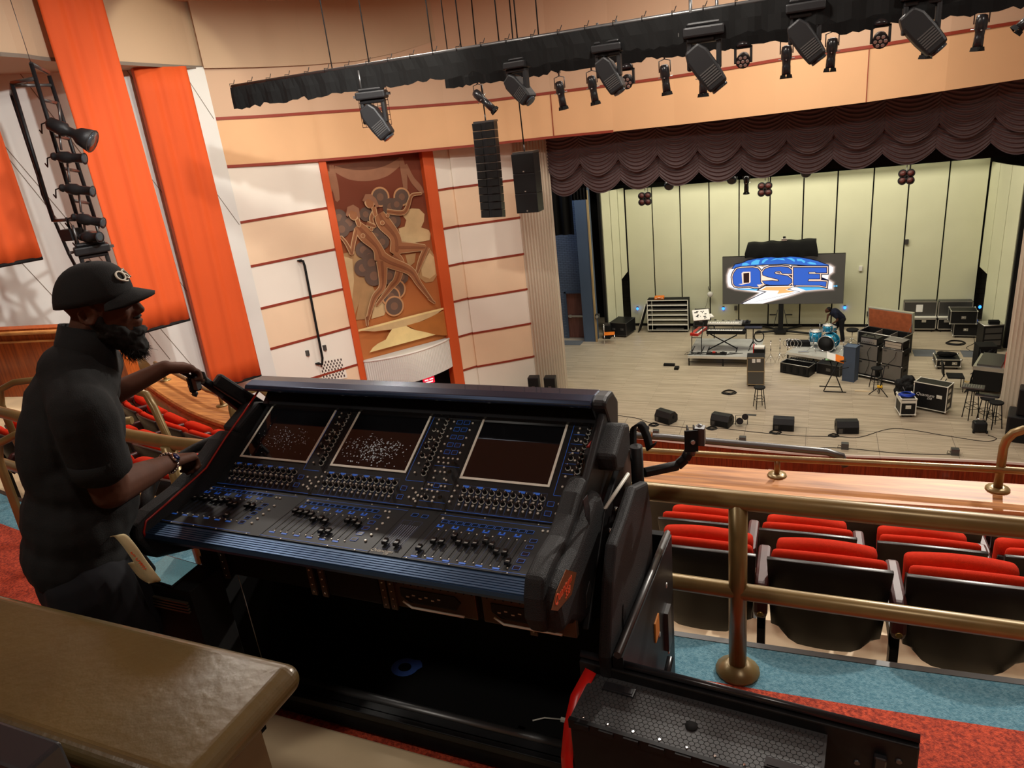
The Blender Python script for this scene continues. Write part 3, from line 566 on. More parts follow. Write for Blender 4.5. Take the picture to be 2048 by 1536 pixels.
# ================================================================== HUNG SPEAKERS
def array(name, label, x0, x1, y, z1, z0, n, deep, curve):
    cx = (x0 + x1) / 2; w = (x1 - x0); t = thing(name, label, 'loudspeaker', (cx, y, z1)); h = (z1 - z0) / n
    for i in range(n):
        a = curve * (i / n); yy = -.1 * (i / n) * curve
        mb = MB(); mb.M = Matrix.Translation((0, yy, -h * i)) @ Matrix.Rotation(-a * .2, 4, 'X')
        mb.prism([(-w / 2, 0), (w / 2, 0), (w / 2 - .02, deep), (-w / 2 + .02, deep)] if n < 5 else [(-w / 2, 0), (-w * .08, .05), (w * .08, .05), (w / 2, 0), (w / 2 - .04, deep), (-w / 2 + .04, deep)], ((0, 0, -h + .012), (1, 0, 0), (0, 1, 0), (0, 0, 1)), h - .004)
        o = mb.build('cabinet', 'blackplastic', t, bevel=.006)
        if n > 4:
            m2 = MB(); m2.M = mb.M; m2.box(-w / 2 + .03, -w * .1, -.006, .01, -h + .025, -.015); m2.build('grille', 'black', o); m2 = MB(); m2.M = mb.M; m2.box(w * .1, w / 2 - .03, -.006, .01, -h + .025, -.015); m2.build('grille', 'black', o)
        else:
            m2 = MB(); m2.M = mb.M; m2.box(-w / 2 + .02, w / 2 - .02, -.008, .004, -h + .03, -.02); m2.box(-.02, .02, -.012, 0, -h + .05, -h + .08, 1); m2.build('grille', ['black', 'alu'], o)
    m3 = MB(); m3.box(-w / 2 + .02, w / 2 - .02, .05, deep, 0, .05); m3.bar((0, .2, .05), (0, .2, .22), .02); m3.build('rigging_frame', 'steel', t)
    m3 = MB(); m3.tube([(0, .2, .2), (-.03, .2, 2.0), (0, .2, 12.5 - z1)], .018, 6); m3.build('hoist_chain', 'black', t)
array('line_array', 'tall black line array of twelve boxes hung left of the column', -8.42, -7.79, 17.97, 9.06, 6.64, 12, .32, .9)
array('subwoofer_array', 'black hung stack of three speaker boxes right of the line array', -7.42, -6.80, 18.0, 8.20, 6.68, 3, .5, 0)
# ================================================================== LIGHTING PIPES
def pipe_batten(label, x0, x1, y, z, hang, SK=-.42):
    t = thing('lighting_batten', label, 'lighting pipe', (x0, y, z)); L = x1 - x0
    MB().bar((0, 0, .0), (L, 0, .0), .035, 10).bar((0, .12, -.05), (L, .12, -.05), .02, 8).build('pipe', 'steel', t)
    mb = MB(); n = int(L / .09); vs = []; r = random.Random(3)
    tops = [-.02 + r.uniform(-.01, .01) for _ in range(n + 1)]; bots = [SK + .05 * ((i // 5) % 2) * r.random() + r.uniform(-.025, .015) for i in range(n + 1)]
    for i in range(n + 1): x = L * i / n; vs += [(x, -.05 - .015 * math.sin(i * 1.1), tops[i]), (x, -.07 - .03 * math.sin(i * 1.3), -.2), (x, -.06 - .03 * math.sin(i * 1.3 + .4), bots[i])]
    mb.add(vs, [(3 * i + k, 3 * i + 3 + k, 3 * i + 4 + k, 3 * i + 1 + k) for i in range(n) for k in (0, 1)], smooth=False); o = mb.build('masking_skirt', 'blackcloth', t); sd = o.modifiers.new('s', 'SOLIDIFY'); sd.thickness = .01
    mb = MB()
    for i in range(0, n, 5): x = L * i / n; mb.tube([(x, -.05, -.02), (x, -.05, .05), (x + .02, .04, .05), (x + .05, .05, .12)], .007, 5)
    mb.build('tie', 'black', t)
    for hx in hang: MB().tube([(hx - x0, 0, 0), (hx - x0 - .0, 0, 12.5 - z)], .012, 6).build('suspension_wire', 'black', t)
pipe_batten('long black skirted lighting pipe, the higher and nearer one', -10.7, 4.5, 12, 10.24, [-8.3, -7.5, -6.2, -5.65, -4.95, -4.62, -4.25, -1.0])
pipe_batten('black skirted lighting pipe behind the nearer one, starting above the line array', -7.0, 5.5, 14, 10.13, [-6.9], -.36)
def leko(label, loc, rx=0, ry=0, L=.5, grp='slim spotlights on the far pipe'):
    t = thing('ellipsoidal_spotlight', label, 'spotlight', loc, 0, grp); mt = Matrix.Rotation(rx, 4, 'X') @ Matrix.Rotation(ry, 4, 'Y')
    mb = MB(); mb.M = Matrix.Translation((0, 0, -.22)) @ mt
    mb.lathe([(.04, .13), (.075, .11), (.088, .05), (.088, -.08), (.07, -.1), (.066, -.18), (.07, -.2), (.072, -L + .17)], 12); mb.build('body', 'satin', t)
    mb = MB(); mb.M = Matrix.Translation((0, 0, -.22)) @ mt; zf = -L + .17
    for i in range(4):
        a = PI / 2 * i + PI / 4; mb.prism([(-.05, 0), (.05, 0), (.07, -.06), (-.07, -.06)], ((.07 * math.cos(a), .07 * math.sin(a), zf), (-math.sin(a), math.cos(a), 0), (math.cos(a) * .0, math.sin(a) * .0, 1), (math.cos(a), math.sin(a), 0)), .005)
    mb.build('lens_flaps', 'black', t)
    mb = MB(); mb.tube([(-.1, 0, -.22), (-.1, 0, -.03), (0, 0, 0), (.1, 0, -.03), (.1, 0, -.22)], .01, 6); mb.bar((0, 0, 0), (0, 0, max(.12, 10.12 - loc[2]) if loc[1] == 14 else 2.0), .015); mb.box(-.03, .03, -.03, .03, .05, .1); mb.build('yoke', 'steel', t)
    mb = MB(); mb.M = Matrix.Translation((0, 0, -.22)) @ mt; mb.bar((-.13, 0, -.08), (.13, 0, -.08), .009); mb.bar((0, -.12, -.1), (0, .12, -.1), .008); mb.build('shutter_handle', 'alu', t)
    return t
lk = [(-6.33, 14, 9.78, 'slim spotlight tilted sharply down right at the left end of the far pipe', .15, -.75), (-4.62, 14, 9.72, 'slim spotlight with a white patch, second from the left on the far pipe', 0, -.12), (-3.98, 14, 9.74, 'slim spotlight third from the left on the far pipe', 0, -.12), (-2.62, 14, 9.76, 'slim spotlight fourth from the left on the far pipe', 0, -.08), (-1.95, 14, 9.66, 'slim spotlight half hidden behind the large moving head', 0, 0), (-.57, 14, 9.8, 'slim spotlight left of the short moving head near the picture middle top', 0, 0), (.13, 14, 9.82, 'slim spotlight right of the second large moving head', 0, .05), (1.53, 14, 9.84, 'slim spotlight third from the right on the far pipe', 0, .08), (2.22, 14, 9.86, 'slim spotlight second from the right on the far pipe', 0, .05), (2.95, 14, 9.95, 'slim spotlight tilted left in the top right corner', 0, .8)]
for x, y, z, l, rx, ry in lk: leko(l, (x, y, z), rx, ry, .56 if x < -6 else .5)
def wash(label, loc, yaw=0, tilt=.4):
    t = thing('moving_wash_light', label, 'stage light', loc, yaw, 'round wash lights on the far pipe')
    MB().bar((0, 0, .05), (0, 0, 10.12 - loc[2]), .015).lathe([(.05, .1), (.06, .04), (.13, 0), (.13, -.05), (.05, -.07)], 12).build('base', 'satin', t)
    MB().box(-.15, -.11, -.04, .04, -.32, -.05).box(.11, .15, -.04, .04, -.32, -.05).box(-.15, .15, -.04, .04, -.09, -.05).build('yoke', 'blackplastic', t, bevel=.01)
    mb = MB(); mb.M = Matrix.Translation((0, 0, -.27)) @ Matrix.Rotation(-tilt, 4, 'X'); mb.lathe([(.05, .13), (.1, .1), (.115, 0), (.12, -.07)], 16); h = mb.build('lamp_head', 'blackplastic', t)
    m2 = MB(); m2.M = mb.M
    for r, n in ((.075, 6), (0, 1)):
        for i in range(n): m2.lathe([(.03, -.068), (.026, -.076)], 10, c=(r * math.cos(i * PI / 3), r * math.sin(i * PI / 3), 0))
    m2.build('lens', 'alu', h)
for x, z, l in [(-3.32, 9.74, 'round wash light behind the second moving head'), (-1.27, 9.84, 'round wash light above the middle of the valance'), (.84, 9.87, 'round wash light furthest right on the far pipe')]: wash(l, (x, 14, z), 0, 1.15)
def mover(label, loc, tilt, yaw=0, sc=1, back=False):
    t = thing('moving_head_light', label, 'stage light', loc, yaw); t.scale = (sc, sc, sc)
    MB().box(-.24, .24, -.14, .14, -.14, -.02).box(-.2, .2, -.1, .1, -.02, .03).build('base', 'blackplastic', t, bevel=.03)
    MB().box(-.3, .3, -.02, .02, -.1, -.06).bar((-.15, 0, .0), (-.15, 0, .3), .02).bar((.15, 0, 0), (.15, 0, .3), .02).build('clamp', 'steel', t)
    MB().box(-.2, -.14, -.07, .07, -.5, -.14).box(.14, .2, -.07, .07, -.5, -.14).box(-.2, .2, -.08, .08, -.2, -.14).build('yoke', 'blackplastic', t, bevel=.02)
    mb = MB(); mb.M = Matrix.Translation((0, 0, -.46)) @ Matrix.Rotation(tilt, 4, 'Y')
    mb.prism([(-.12, -.3), (.12, -.3), (.14, -.1), (.14, .14), (.09, .26), (-.09, .26), (-.14, .14), (-.14, -.1)], ((0, -.13, 0), (1, 0, 0), (0, 0, 1), (0, 1, 0)), .26); h = mb.build('lamp_head', 'blackplastic', t, bevel=.03)
    m2 = MB(); m2.M = mb.M; m2.lathe([(.1, -.3), (.1, -.33), (.085, -.335)], 16); m2.build('front_lens', 'lens', h)
    m2 = MB(); m2.M = mb.M
    for i in range(6): m2.box(-.1, .1, -.135, -.128, -.22 + .03 * i, -.205 + .03 * i)
    m2.build('cooling_vent', 'steel', h); return t
mover('large moving head light hanging alone near the left end of the nearer pipe', (-7.55, 12, 9.82), -.55, .3, 1.15)
mover('moving head light above the hung subwoofer stack', (-4.68, 12, 9.95), -.75, -.2, .95)
mover('moving head light right of the hung speakers on the nearer pipe', (-3.12, 12, 10.0), -.5, 0, 1.0)
mover('largest moving head light, label side facing the camera, above the valance', (-1.65, 12, 10.05), -.6, .1, 1.25)
mover('moving head light right of the largest one on the nearer pipe', (-.25, 12, 10.15), -.6, 0, 1.1)
mover('moving head light at the top of the picture, furthest right on the nearer pipe', (1.2, 12, 10.1), -.7, 0, 1.15)
cg = thing('wire_cage', 'rusty wire mesh cage behind the leftmost moving head', 'cage', (-7.75, 12.3, 9.55)); mb = MB()
for i in range(9): mb.bar((-.3 + i * .08, 0, -.35), (-.3 + i * .08, 0, .35), .006, 4)
for i in range(9): mb.bar((-.3, 0, -.35 + i * .087), (.34, 0, -.35 + i * .087), .006, 4)
mb.build('mesh', 'armwood', cg); MB().bar((-.3, 0, .35), (.34, 0, .35), .015).bar((0, 0, .35), (0, -.2, .6), .01).build('frame', 'steel', cg)
# loudspeaker clusters hung before the shell
for x, z, l in [(-5.92, 5.80, 'four horn speaker cluster hung before the shell, leftmost'), (-1.70, 5.86, 'four horn speaker cluster hung above the screen'), (2.64, 5.96, 'four horn speaker cluster hung before the shell, rightmost')]:
    t = thing('stage_light_cluster', l, 'stage light', (x, 27, z), 0, 'four-headed clusters hung above the stage')
    for i in range(4):
        a = PI / 4 + PI / 2 * i; mb = MB(); mb.lathe([(.13, .12), (.135, .02), (.07, -.08)], 14, c=(.16 * math.cos(a), 0, .16 * math.sin(a)), ax=Matrix.Rotation(PI / 2, 3, 'X')); h = mb.build('lamp_head', 'blackplastic', t)
        m2 = MB(); m2.lathe([(.1, .121), (.02, .128)], 14, c=(.16 * math.cos(a), 0, .16 * math.sin(a)), ax=Matrix.Rotation(PI / 2, 3, 'X')); m2.build('lens', 'armwood', h)
    MB().box(-.06, .06, -.03, .05, -.06, .06).bar((0, 0, 0), (0, 0, .3), .015).bar((0, 0, .3), (0, 0, 3.0), .01).bar((.1, 0, .25), (.1, 0, 3.0), .01).build('hanger', 'steel', t)
# round spotlights peeping under the valance
for x, z in [(-4.55, 6.5), (-2.55, 6.55), (-.35, 6.6), (2.35, 6.78)]:
    t = thing('fresnel_spotlight', 'dark round spotlight peeping out below the valance, %s' % {-4.55: 'furthest left', -2.55: 'beside the slim one above the screen', -.35: 'right of the screen top', 2.35: 'nearest the right column'}[x], 'spotlight', (x, 24.5, z))
    MB().lathe([(.1, .18), (.16, .1), (.17, -.1)], 14, ax=Matrix.Rotation(PI / 2 + .4, 3, 'X')).build('body', 'satin', t); MB().bar((0, 0, 0), (0, 0, 1.6), .015).build('hanger', 'black', t); MB().lathe([(.15, -.1), (.14, -.11)], 14, ax=Matrix.Rotation(PI / 2 + .4, 3, 'X')).build('lens', 'lens', t)
leko('slim spotlight hanging below the valance above the screen', (-2.1, 24.4, 6.7), 0, 0, .55, None)
# ================================================================== LIGHT TOWER ON THE LEFT WALL
def tw(az, tan, d=15.2): a = math.radians(az); return Vector((d * math.sin(a), d * math.cos(a), 9 + tan * d))
TO = tw(-53.4, -.05); T = lambda az, tan, d=15.2: tuple(tw(az, tan, d) - TO)
tt = thing('light_tower', 'black welded pipe ladder of spotlights standing off the left wall', 'lighting frame', TO)
MB().tube([T(-53.35, .1166), T(-53.47, -.075)], .035, 8).build('front_post', 'blackpaint', tt)
MB().tube([T(-52.58, .1035, 15.9), T(-52.46, -.066, 15.9)], .035, 8).build('rear_post', 'blackpaint', tt)
MB().tube([T(-54.71, .0983, 15.6), T(-54.88, -.0508, 15.6)], .035, 8).build('side_post', 'blackpaint', tt)
MB().tube([T(-54.92, .087, 16.2), T(-54.9, -.051, 16.2)], .03, 8).build('wall_post', 'blackpaint', tt)
mb = MB(); mb.tube([T(-53.35, .1166), T(-52.58, .1065, 15.9)], .035, 8); mb.tube([T(-53.4, .1014), T(-54.71, .0983, 15.6)], .035, 8); mb.tube([T(-52.58, .0935, 15.9), T(-54.67, .096, 15.6)], .03, 8); mb.tube([T(-54.71, .0983, 15.6), T(-54.92, .087, 16.2)], .03, 8); mb.tube([T(-54.87, -.05, 15.6), T(-53.4, -.0523)], .03, 8); mb.build('top_frame', 'steel', tt)
for v in (.0795, .0414, .0054, -.0309, -.066): MB().tube([T(-53.38, v), T(-52.55, v - .005, 15.9)], .03, 8).build('rung', 'steel', tt)
MB().tube([T(-53.35, .1166), T(-53.4, .19)], .006, 5).build('hanging_wire', 'steel', tt)
def tlight(label, a, b, r, kind, mt='blackplastic'):
    A = tw(a[0], a[1], 15.0); B = tw(b[0], b[1], 14.7); t = thing('tower_spotlight', label, 'spotlight', A); d = B - A; L = d.length; ax = d.to_track_quat('Z', 'Y').to_matrix()
    prof = {'big': [(.05, 0), (.11, .05), (.12, L * .4), (.08, L * .45), (.08, L * .6), (.15, L * .72), (.2, L)], 'slim': [(.06, 0), (.07, .04), (.045, .06), (.09, L * .25), (.1, L * .5), (.075, L * .6), (.08, L * .97), (.1, L)]}[kind]
    MB().lathe(prof, 14, ax=ax).build('body', mt, t); MB().lathe([(prof[-1][0] * .9, L), (.05, L + .005)], 14, ax=ax).build('lens', 'lens', t)
    mid = ax @ Vector((0, 0, L * .35)); MB().tube([tuple(mid + Vector((.0, 0, .12))), tuple(mid + Vector((-.05, .1, .42)))], .02, 6).build('clamp', 'steel', t)
    MB().tube([(0, 0, 0), (-.10, -.03, -.02), (-.2, 0, -.16), (-.32, .06, -.1)], .012, 5).build('power_cable', 'cable', t)
tlight('long grey snooted follow light near the top of the light tower', (-53.5, .056), (-51.25, .031), .1, 'big')
tlight('slim black spotlight just below the long snooted one on the light tower', (-53.78, .0196), (-52.0, .0135), .1, 'slim')
tlight('slim black spotlight in the middle of the light tower', (-53.87, -.0151), (-52.1, -.0236), .1, 'slim')
tlight('slim black spotlight low on the light tower', (-53.72, -.0489), (-52.05, -.0605), .1, 'slim')
tlight('lowest slim spotlight on the light tower, above the grey moving head', (-53.65, -.0727), (-52.5, -.0761), .1, 'slim')
p = tw(-54.1, -.068); tag(MB().box(p.x - .14, p.x + .14, p.y - .12, p.y + .12, p.z - .1, p.z + .1).bar((p.x, p.y, p.z + .1), (p.x, p.y, p.z + .3), .02).build('floodlight', 'blackplastic'), 'small square floodlight hanging under the bottom bar of the light tower', 'floodlight')
p = tw(-53.2, -.082, 15.0); mv = mover('grey moving head light at the foot of the light tower, above the cap', tuple(p + Vector((0, 0, .0))), -1.2, .95, 1.2)
ct = MB(); ct.tube([T(-54.9, -.0, 16.2), T(-54.8, -.05, 16.2), T(-54.6, -.09, 16.5), T(-53.9, -.16, 17)], .03, 6); ct.tube([T(-54.85, .02, 16.1), T(-55, -.02, 16.1), T(-54.7, -.07, 16.3), T(-54.3, -.13, 16.6)], .025, 6); ct.build('cable_bundle', 'cable', tt)
p = lw(2.95, 8.6, .03); tag(MB().box(p[0] - .03, p[0] + .03, p[1] - .09, p[1] + .09, p[2] - .14, p[2] + .14).build('wall_socket', 'steel'), 'dark double socket on the white wall beside the light tower', 'socket')
# ================================================================== BALCONY SEATS AND RAILS
def make_seat():
    t = thing('theatre_seat', 'x', 'theatre seat', (0, 0, 0))
    # local: x sideways, +y towards the stage, origin on the floor under the back
    def shell(y0, y1, z0, z1, w0, w1, th, crown, mi=0, n=12):
        mb = MB(); vs = []
        for side in (0, 1):
            for j in range(7):
                v = j / 6; z = z0 + (z1 - z0) * v; w = w0 + (w1 - w0) * v; y = y0 + (y1 - y0) * v
                for i in range(n + 1):
                    u = i / n * 2 - 1; zz = z + (crown * (1 - u * u) if j == 6 else crown * (1 - u * u) * v); yy = y + .045 * u * u
                    if j == 0: zz = z + .10 * max(0, abs(u) - .6) / .4
                    vs.append((u * w / 2, yy + side * th, zz))
        m = n + 1; k = 7 * m; fs = []
        for j in range(6):
            for i in range(n): a = j * m + i; fs += [(a, a + 1, a + m + 1, a + m), (k + a, k + a + m, k + a + m + 1, k + a + 1)]
        for i in range(n): fs += [(i, k + i, k + i + 1, i + 1), (6 * m + i, 6 * m + i + 1, k + 6 * m + i + 1, k + 6 * m + i)]
        for j in range(6): fs += [(j * m, j * m + m, k + j * m + m, k + j * m), (j * m + n, k + j * m + n, k + j * m + m + n, j * m + m + n)]
        mb.add(vs, fs, mi, True); return mb
    shell(.10, 0, .24, .74, .46, .51, .028, .03).build('back_shell', 'shellback', t, bevel=.004)
    shell(.135, .035, .34, .75, .44, .485, .07, .035).build('back_cushion', 'redseat', t, sub=1)
    shell(.34, .265, .30, .64, .42, .455, .11, .05).build('seat_cushion', 'redseat', t, sub=1)
    shell(.33, .255, .27, .58, .44, .44, .016, .02).build('seat_pan', 'shellback', t)
    for sx in (1,):
        mb = MB(); mb.M = Matrix.Translation((.28 * sx, .0, 0))
        mb.box(-.018, .018, .04, .10, 0, .52); mb.box(-.03, .03, .02, .26, 0, .02); mb.box(-.018, .018, .04, .30, .35, .42); mb.build('stanchion', 'blackpaint', t)
        mb = MB(); mb.M = Matrix.Translation((.28 * sx, .0, 0))
        mb.prism([(-.03, .46), (-.042, .50), (-.036, .60), (0, .635), (.34, .62), (.36, .595), (.34, .57), (.03, .54)], ((-.03, 0, 0), (0, 1, 0), (0, 0, 1), (1, 0, 0)), .06); a = mb.build('armrest', 'armwood', t, bevel=.018)
        m2 = MB(); m2.lathe([(.014, 0), (.012, .006)], 12, c=(.28 * sx, -.044, .50), ax=Matrix.Rotation(PI / 2, 3, 'X')); m2.build('brass_bolt', 'brass', a)
    return t
seat0 = make_seat(); usedseat = [False]
def arc(off, x0):
    # point on the parapet curve nearest x, offset inwards, with facing angle
    for i in range(len(PC) - 1):
        a, b = PC[i], PC[i + 1]
        if min(a[0], b[0]) <= x0 <= max(a[0], b[0]): break
    t = (x0 - a[0]) / (b[0] - a[0]); d = (Vector(b[:2]) - Vector(a[:2])).normalized(); p = Vector(a[:2]).lerp(Vector(b[:2]), t); nn = Vector((-d.y, d.x)); q = p - nn * off
    return q, math.atan2(d.y, d.x)
def seat(x, y, z, rz, label):
    if not usedseat[0]: usedseat[0] = True; seat0.location = (x, y, z); seat0.rotation_euler = (0, 0, rz); seat0['label'] = label; o = seat0
    else: o = dup(seat0, (x, y, z), rz, label)
    o['group'] = 'red balcony seats'; return o
ORD = ['first', 'second', 'third', 'fourth', 'fifth', 'sixth', 'seventh', 'eighth', 'ninth', 'tenth', 'eleventh', 'twelfth']
# right block: straight rows
for r, (y, z, xs, nm) in enumerate([(2.84, 6.30, [-.45, .105, .66], 'rear row past the railing post'), (3.65, 5.94, [-.56, .015, .62, 1.2], 'middle row right of console'), (4.45, 5.58, [-.86, -.335, .22, .765, 1.32], 'row against the wooden ledge right of console')]):
    for i, x in enumerate(xs): seat(x, y, z, .015, 'red theatre seat, %s, %s from left' % (nm, ORD[i]))
# left block: curved rows
def walk(off, xa, n, step):
    # step along the offset curve towards smaller x
    out = []; x = xa; q, a = arc(off, x); out.append((q, a))
    while len(out) < n:
        x -= .01; p, b = arc(off, x)
        if (p - out[-1][0]).length >= step: out.append((p, b))
        if x < -11: break
    return out
for off, z, xa, n, nm in [(.68, 5.58, -4.6, 8, 'row against the wooden ledge left of console'), (1.48, 5.94, -4.0, 8, 'middle row left of console'), (2.28, 6.30, -3.2, 7, 'rear row left of console')]:
    for i, (p, a) in enumerate(walk(off, xa, n, .575)): seat(p.x, p.y, z, a, 'red theatre seat, %s, %s counting left' % (nm, ORD[i]))
tag(MB().box(-.66, -.56, 3.61, 3.625, 6.53, 6.56).build('seat_plate', 'brass'), 'small brass plate on the back of a middle row seat beside the console', 'nameplate')
for off, z, xa in [(.66, 6.16, -5.6), (.66, 6.16, -6.2)]:
    p, a = arc(off, xa); o = tag(MB().box(-.06, .06, -.03, -.02, -.02, .02).build('seat_plate', 'brass'), 'small brass plate on a front row seat back left of the console, %s' % ('nearer' if xa > -6 else 'further left'), 'nameplate'); o.location = (p.x, p.y, z); o.rotation_euler = (0, 0, a)
# aisle railing
rl = thing('aisle_railing', 'long brown two bar pipe railing along the blue carpet edge', 'railing', (0, 2.36, 6.85))
MB().tube([(-5.6, .35, .795), (-4.4, .15, .79), (-3, .02, .785), (0, 0, .78), (3.5, 0, .78)], .036, 14).build('top_rail', 'bronze', rl)
MB().tube([(-5.6, .35, .39), (-4.4, .15, .385), (-3, .02, .385), (0, 0, .385), (3.5, 0, .40)], .033, 14).build('middle_rail', 'bronze', rl)
for x in (-.225, -3.05, 2.4):
    p = MB().bar((x, 0, 0), (x, 0, .78), .034, 14).build('post', 'bronze', rl); MB().lathe([(.085, 0), (.085, .012), (.055, .03), (.04, .045)], 16, c=(x, 0, 0)).build('floor_flange', 'bronze', p)
# parapet rail on the wooden ledge
pr = thing('ledge_railing', 'low brown pipe railing fixed on the wooden ledge', 'railing', (0, 5.3, 6.15))
MB().tube([(-8.6, 1.55, .2), (-6.8, .72, .18), (-5.4, .32, .16), (-4, .1, .15), (-1.4, .05, .14), (-.2, .06, .15), (1.25, .1, .17), (4, .1, .2)], .026, 10).build('top_rail', 'bronze', pr)
for x, y, h in [(-8.3, 1.4, .19), (-6.6, .7, .17), (-5.1, .3, .15), (-3.7, .1, .15), (-2.1, .06, .15), (-.215, .06, .15)]:
    p = MB().bar((x, y, 0), (x, y, h), .022, 10).build('post', 'bronze', pr); MB().lathe([(.075, 0), (.07, .012), (.035, .02)], 14, c=(x, y, 0)).build('flange', 'bronze', p)
hr = thing('ledge_post', 'taller brown bent pipe post rising from the wooden ledge at the right', 'railing', (1.275, 5.42, 6.15))
MB().tube([(0, 0, 0), (0, 0, .34), (.012, 0, .40), (.045, -.0, .45), (.10, -.0, .48), (.17, 0, .49), (.6, 0, .49)], .03, 12).build('pipe', 'bronze', hr); MB().lathe([(.08, 0), (.075, .014), (.04, .024)], 14).build('flange', 'bronze', hr)
sp = thing('front_pipe', 'grey pipe beyond the wooden ledge with a bent down end', 'pipe', (-1.2, 5.95, 6.1))
MB().tube([(-1.5, 0, .02), (0, 0, .04), (1.35, 0, .0), (1.47, 0, -.03), (1.5, 0, -.12)], .032, 10).build('pipe', 'steel', sp)
t = thing('small_spotlight', 'small black and silver spotlight on the grey pipe beyond the ledge', 'spotlight', (-1.34, 5.85, 6.24)); MB().lathe([(.02, 0), (.04, .01), (.045, .1)], 12, ax=Matrix.Rotation(-1.2, 3, 'Y')).build('body', 'satin', t); MB().bar((.03, 0, 0), (0, .1, -.12), .01).build('clamp', 'alu', t); MB().lathe([(.04, .1), (.03, .103)], 12, ax=Matrix.Rotation(-1.2, 3, 'Y')).build('lens', 'alu', t)
# stair handrails to the left
def handrail(label, pts, loc, mid=None):
    t = thing('stair_handrail', label, 'handrail', loc); MB().tube(pts, .024, 12).build('rail', 'bronze', t)
    p = pts[0]; MB().lathe([(.06, 0), (.05, .02)], 12, c=(pts[-1][0], pts[-1][1], pts[-1][2])).build('floor_flange', 'bronze', t)
    if mid: MB().tube(mid, .018, 10).build('lower_rail', 'bronze', t)
handrail('bent brown pipe handrail crossing the seats beside the person in black', [(-.75, .05, .78), (-.2, 0, .78), (-.1, 0, .76), (-.04, -.02, .68), (0.35, -.2, .0)], (-3.80, 2.98, 6.87), [(-.7, .02, .5), (.06, -.05, .47)])
handrail('short brown pipe handrail with rounded top beside the left end of the console', [(-.02, .4, .62), (-.02, .3, .74), (0, .04, .78), (.03, 0, .72), (.12, -.12, -.2)], (-3.18, 2.93, 6.87))
handrail('bent brown pipe handrail behind the back of the person in black, the higher one', [(.7, .35, .76), (.1, .05, .76), (0, 0, .72), (-.02, -.02, .6), (.25, -.15, 0)], (-5.4, 3.0, 6.87))
handrail('bent brown pipe handrail behind the back of the person in black, the lower one', [(.7, .35, .74), (.1, .05, .74), (0, 0, .7), (-.02, -.02, .6), (.2, -.15, 0)], (-4.35, 2.30, 6.87))
# ================================================================== MIXING CONSOLE
M['panel'] = mat('console_panel', (.013, .014, .015), .42)
M['bluetrim'] = mat('anodised_blue_trim', s(62, 86, 116), .28, .75)
M['hood'] = mat('hood_blue_metal', s(52, 68, 92), .2, .7, coat=.4)
M['bezel'] = mat('screen_bezel', s(226, 224, 210), .45)
M['screen'] = mat('screen_glass', (.006, .006, .007), .06, coat=.5)
M['blueline'] = mat('blue_print_glow', s(48, 110, 215), .45, emis=s(40, 100, 220), es=.12)  # printed blue with a faint glow put into the material
M['dimblue'] = mat('dim_blue_print', s(60, 84, 140), .5)
M['lcd'] = mat('button_display_glass', (.014, .02, .035), .12)
M['silver'] = mat('silver_button', (.7, .68, .6), .3, .3)
M['knob'] = mat('knob_black', (.008, .008, .008), .3)
M['ring'] = mat('knob_ring_print', (.55, .55, .5), .5)
M['redtrim'] = mat('red_side_trim', s(150, 24, 10), .35)
M['rackmetal'] = mat('rack_brown_metal', s(92, 80, 66), .4, .6)
M['dust'] = mat('dust_specks', (.5, .6, .66), .6)
M['badge'] = mat('copper_badge', s(120, 66, 30), .45, .5)
M['script_red'] = mat('red_script', s(220, 80, 40), .5)
M['scriptpale'] = mat('pale_script', (.6, .57, .48), .5)
cs = thing('mixing_console', 'large black live sound mixing console with three screens and blue front edge', 'mixing console', (-2.045, 1.47, 7.848))
W = 1.385
au = math.atan2(.184, .366); ca, sa = math.cos(au), math.sin(au); CY, CZ = .264, .003     # crease line in console coordinates
UM = Matrix(((1, 0, 0, 0), (0, ca, -sa, CY), (0, sa, ca, CZ), (0, 0, 0, 1)))               # (u, v, up) -> console coordinates, upper panel
FM = Matrix.Identity(4)
def up(): m = MB(); m.M = UM.copy(); return m
# body
mb = MB(); mb.prism([(0, -.02), (.264, -.017), (.264, .0), (0, 0)], ((0, 0, 0), (0, 1, 0), (0, 0, 1), (1, 0, 0)), W); fp_ = mb.build('fader_panel', 'panel', cs)
mb = up(); mb.box(0, W, 0, .425, -.03, 0); upn = mb.build('screen_panel', 'panel', cs)
mb = MB(); pf = [(0, -.004)]
for i in range(6): y = -.010 - i * .0095; pf += [(y, -.002 - i * .0011), (y - .0065, -.0022 - i * .0011), (y - .008, -.006 - i * .0013)]
pf += [(-.069, -.010), (-.074, -.02), (-.070, -.032), (-.03, -.036), (0, -.03)]
mb.prism(pf, ((0, 0, 0), (0, 1, 0), (0, 0, 1), (1, 0, 0)), W); mb.build('front_trim', 'bluetrim', cs)
mb = MB(); mb.prism([(.0, -.02), (.264, -.02), (.62, .15), (.66, .14), (.70, -.05), (.5, -.11), (.05, -.08), (-.02, -.04)], ((.005, 0, 0), (0, 1, 0), (0, 0, 1), (1, 0, 0)), W - .01); mb.build('chassis', 'blackplastic', cs)
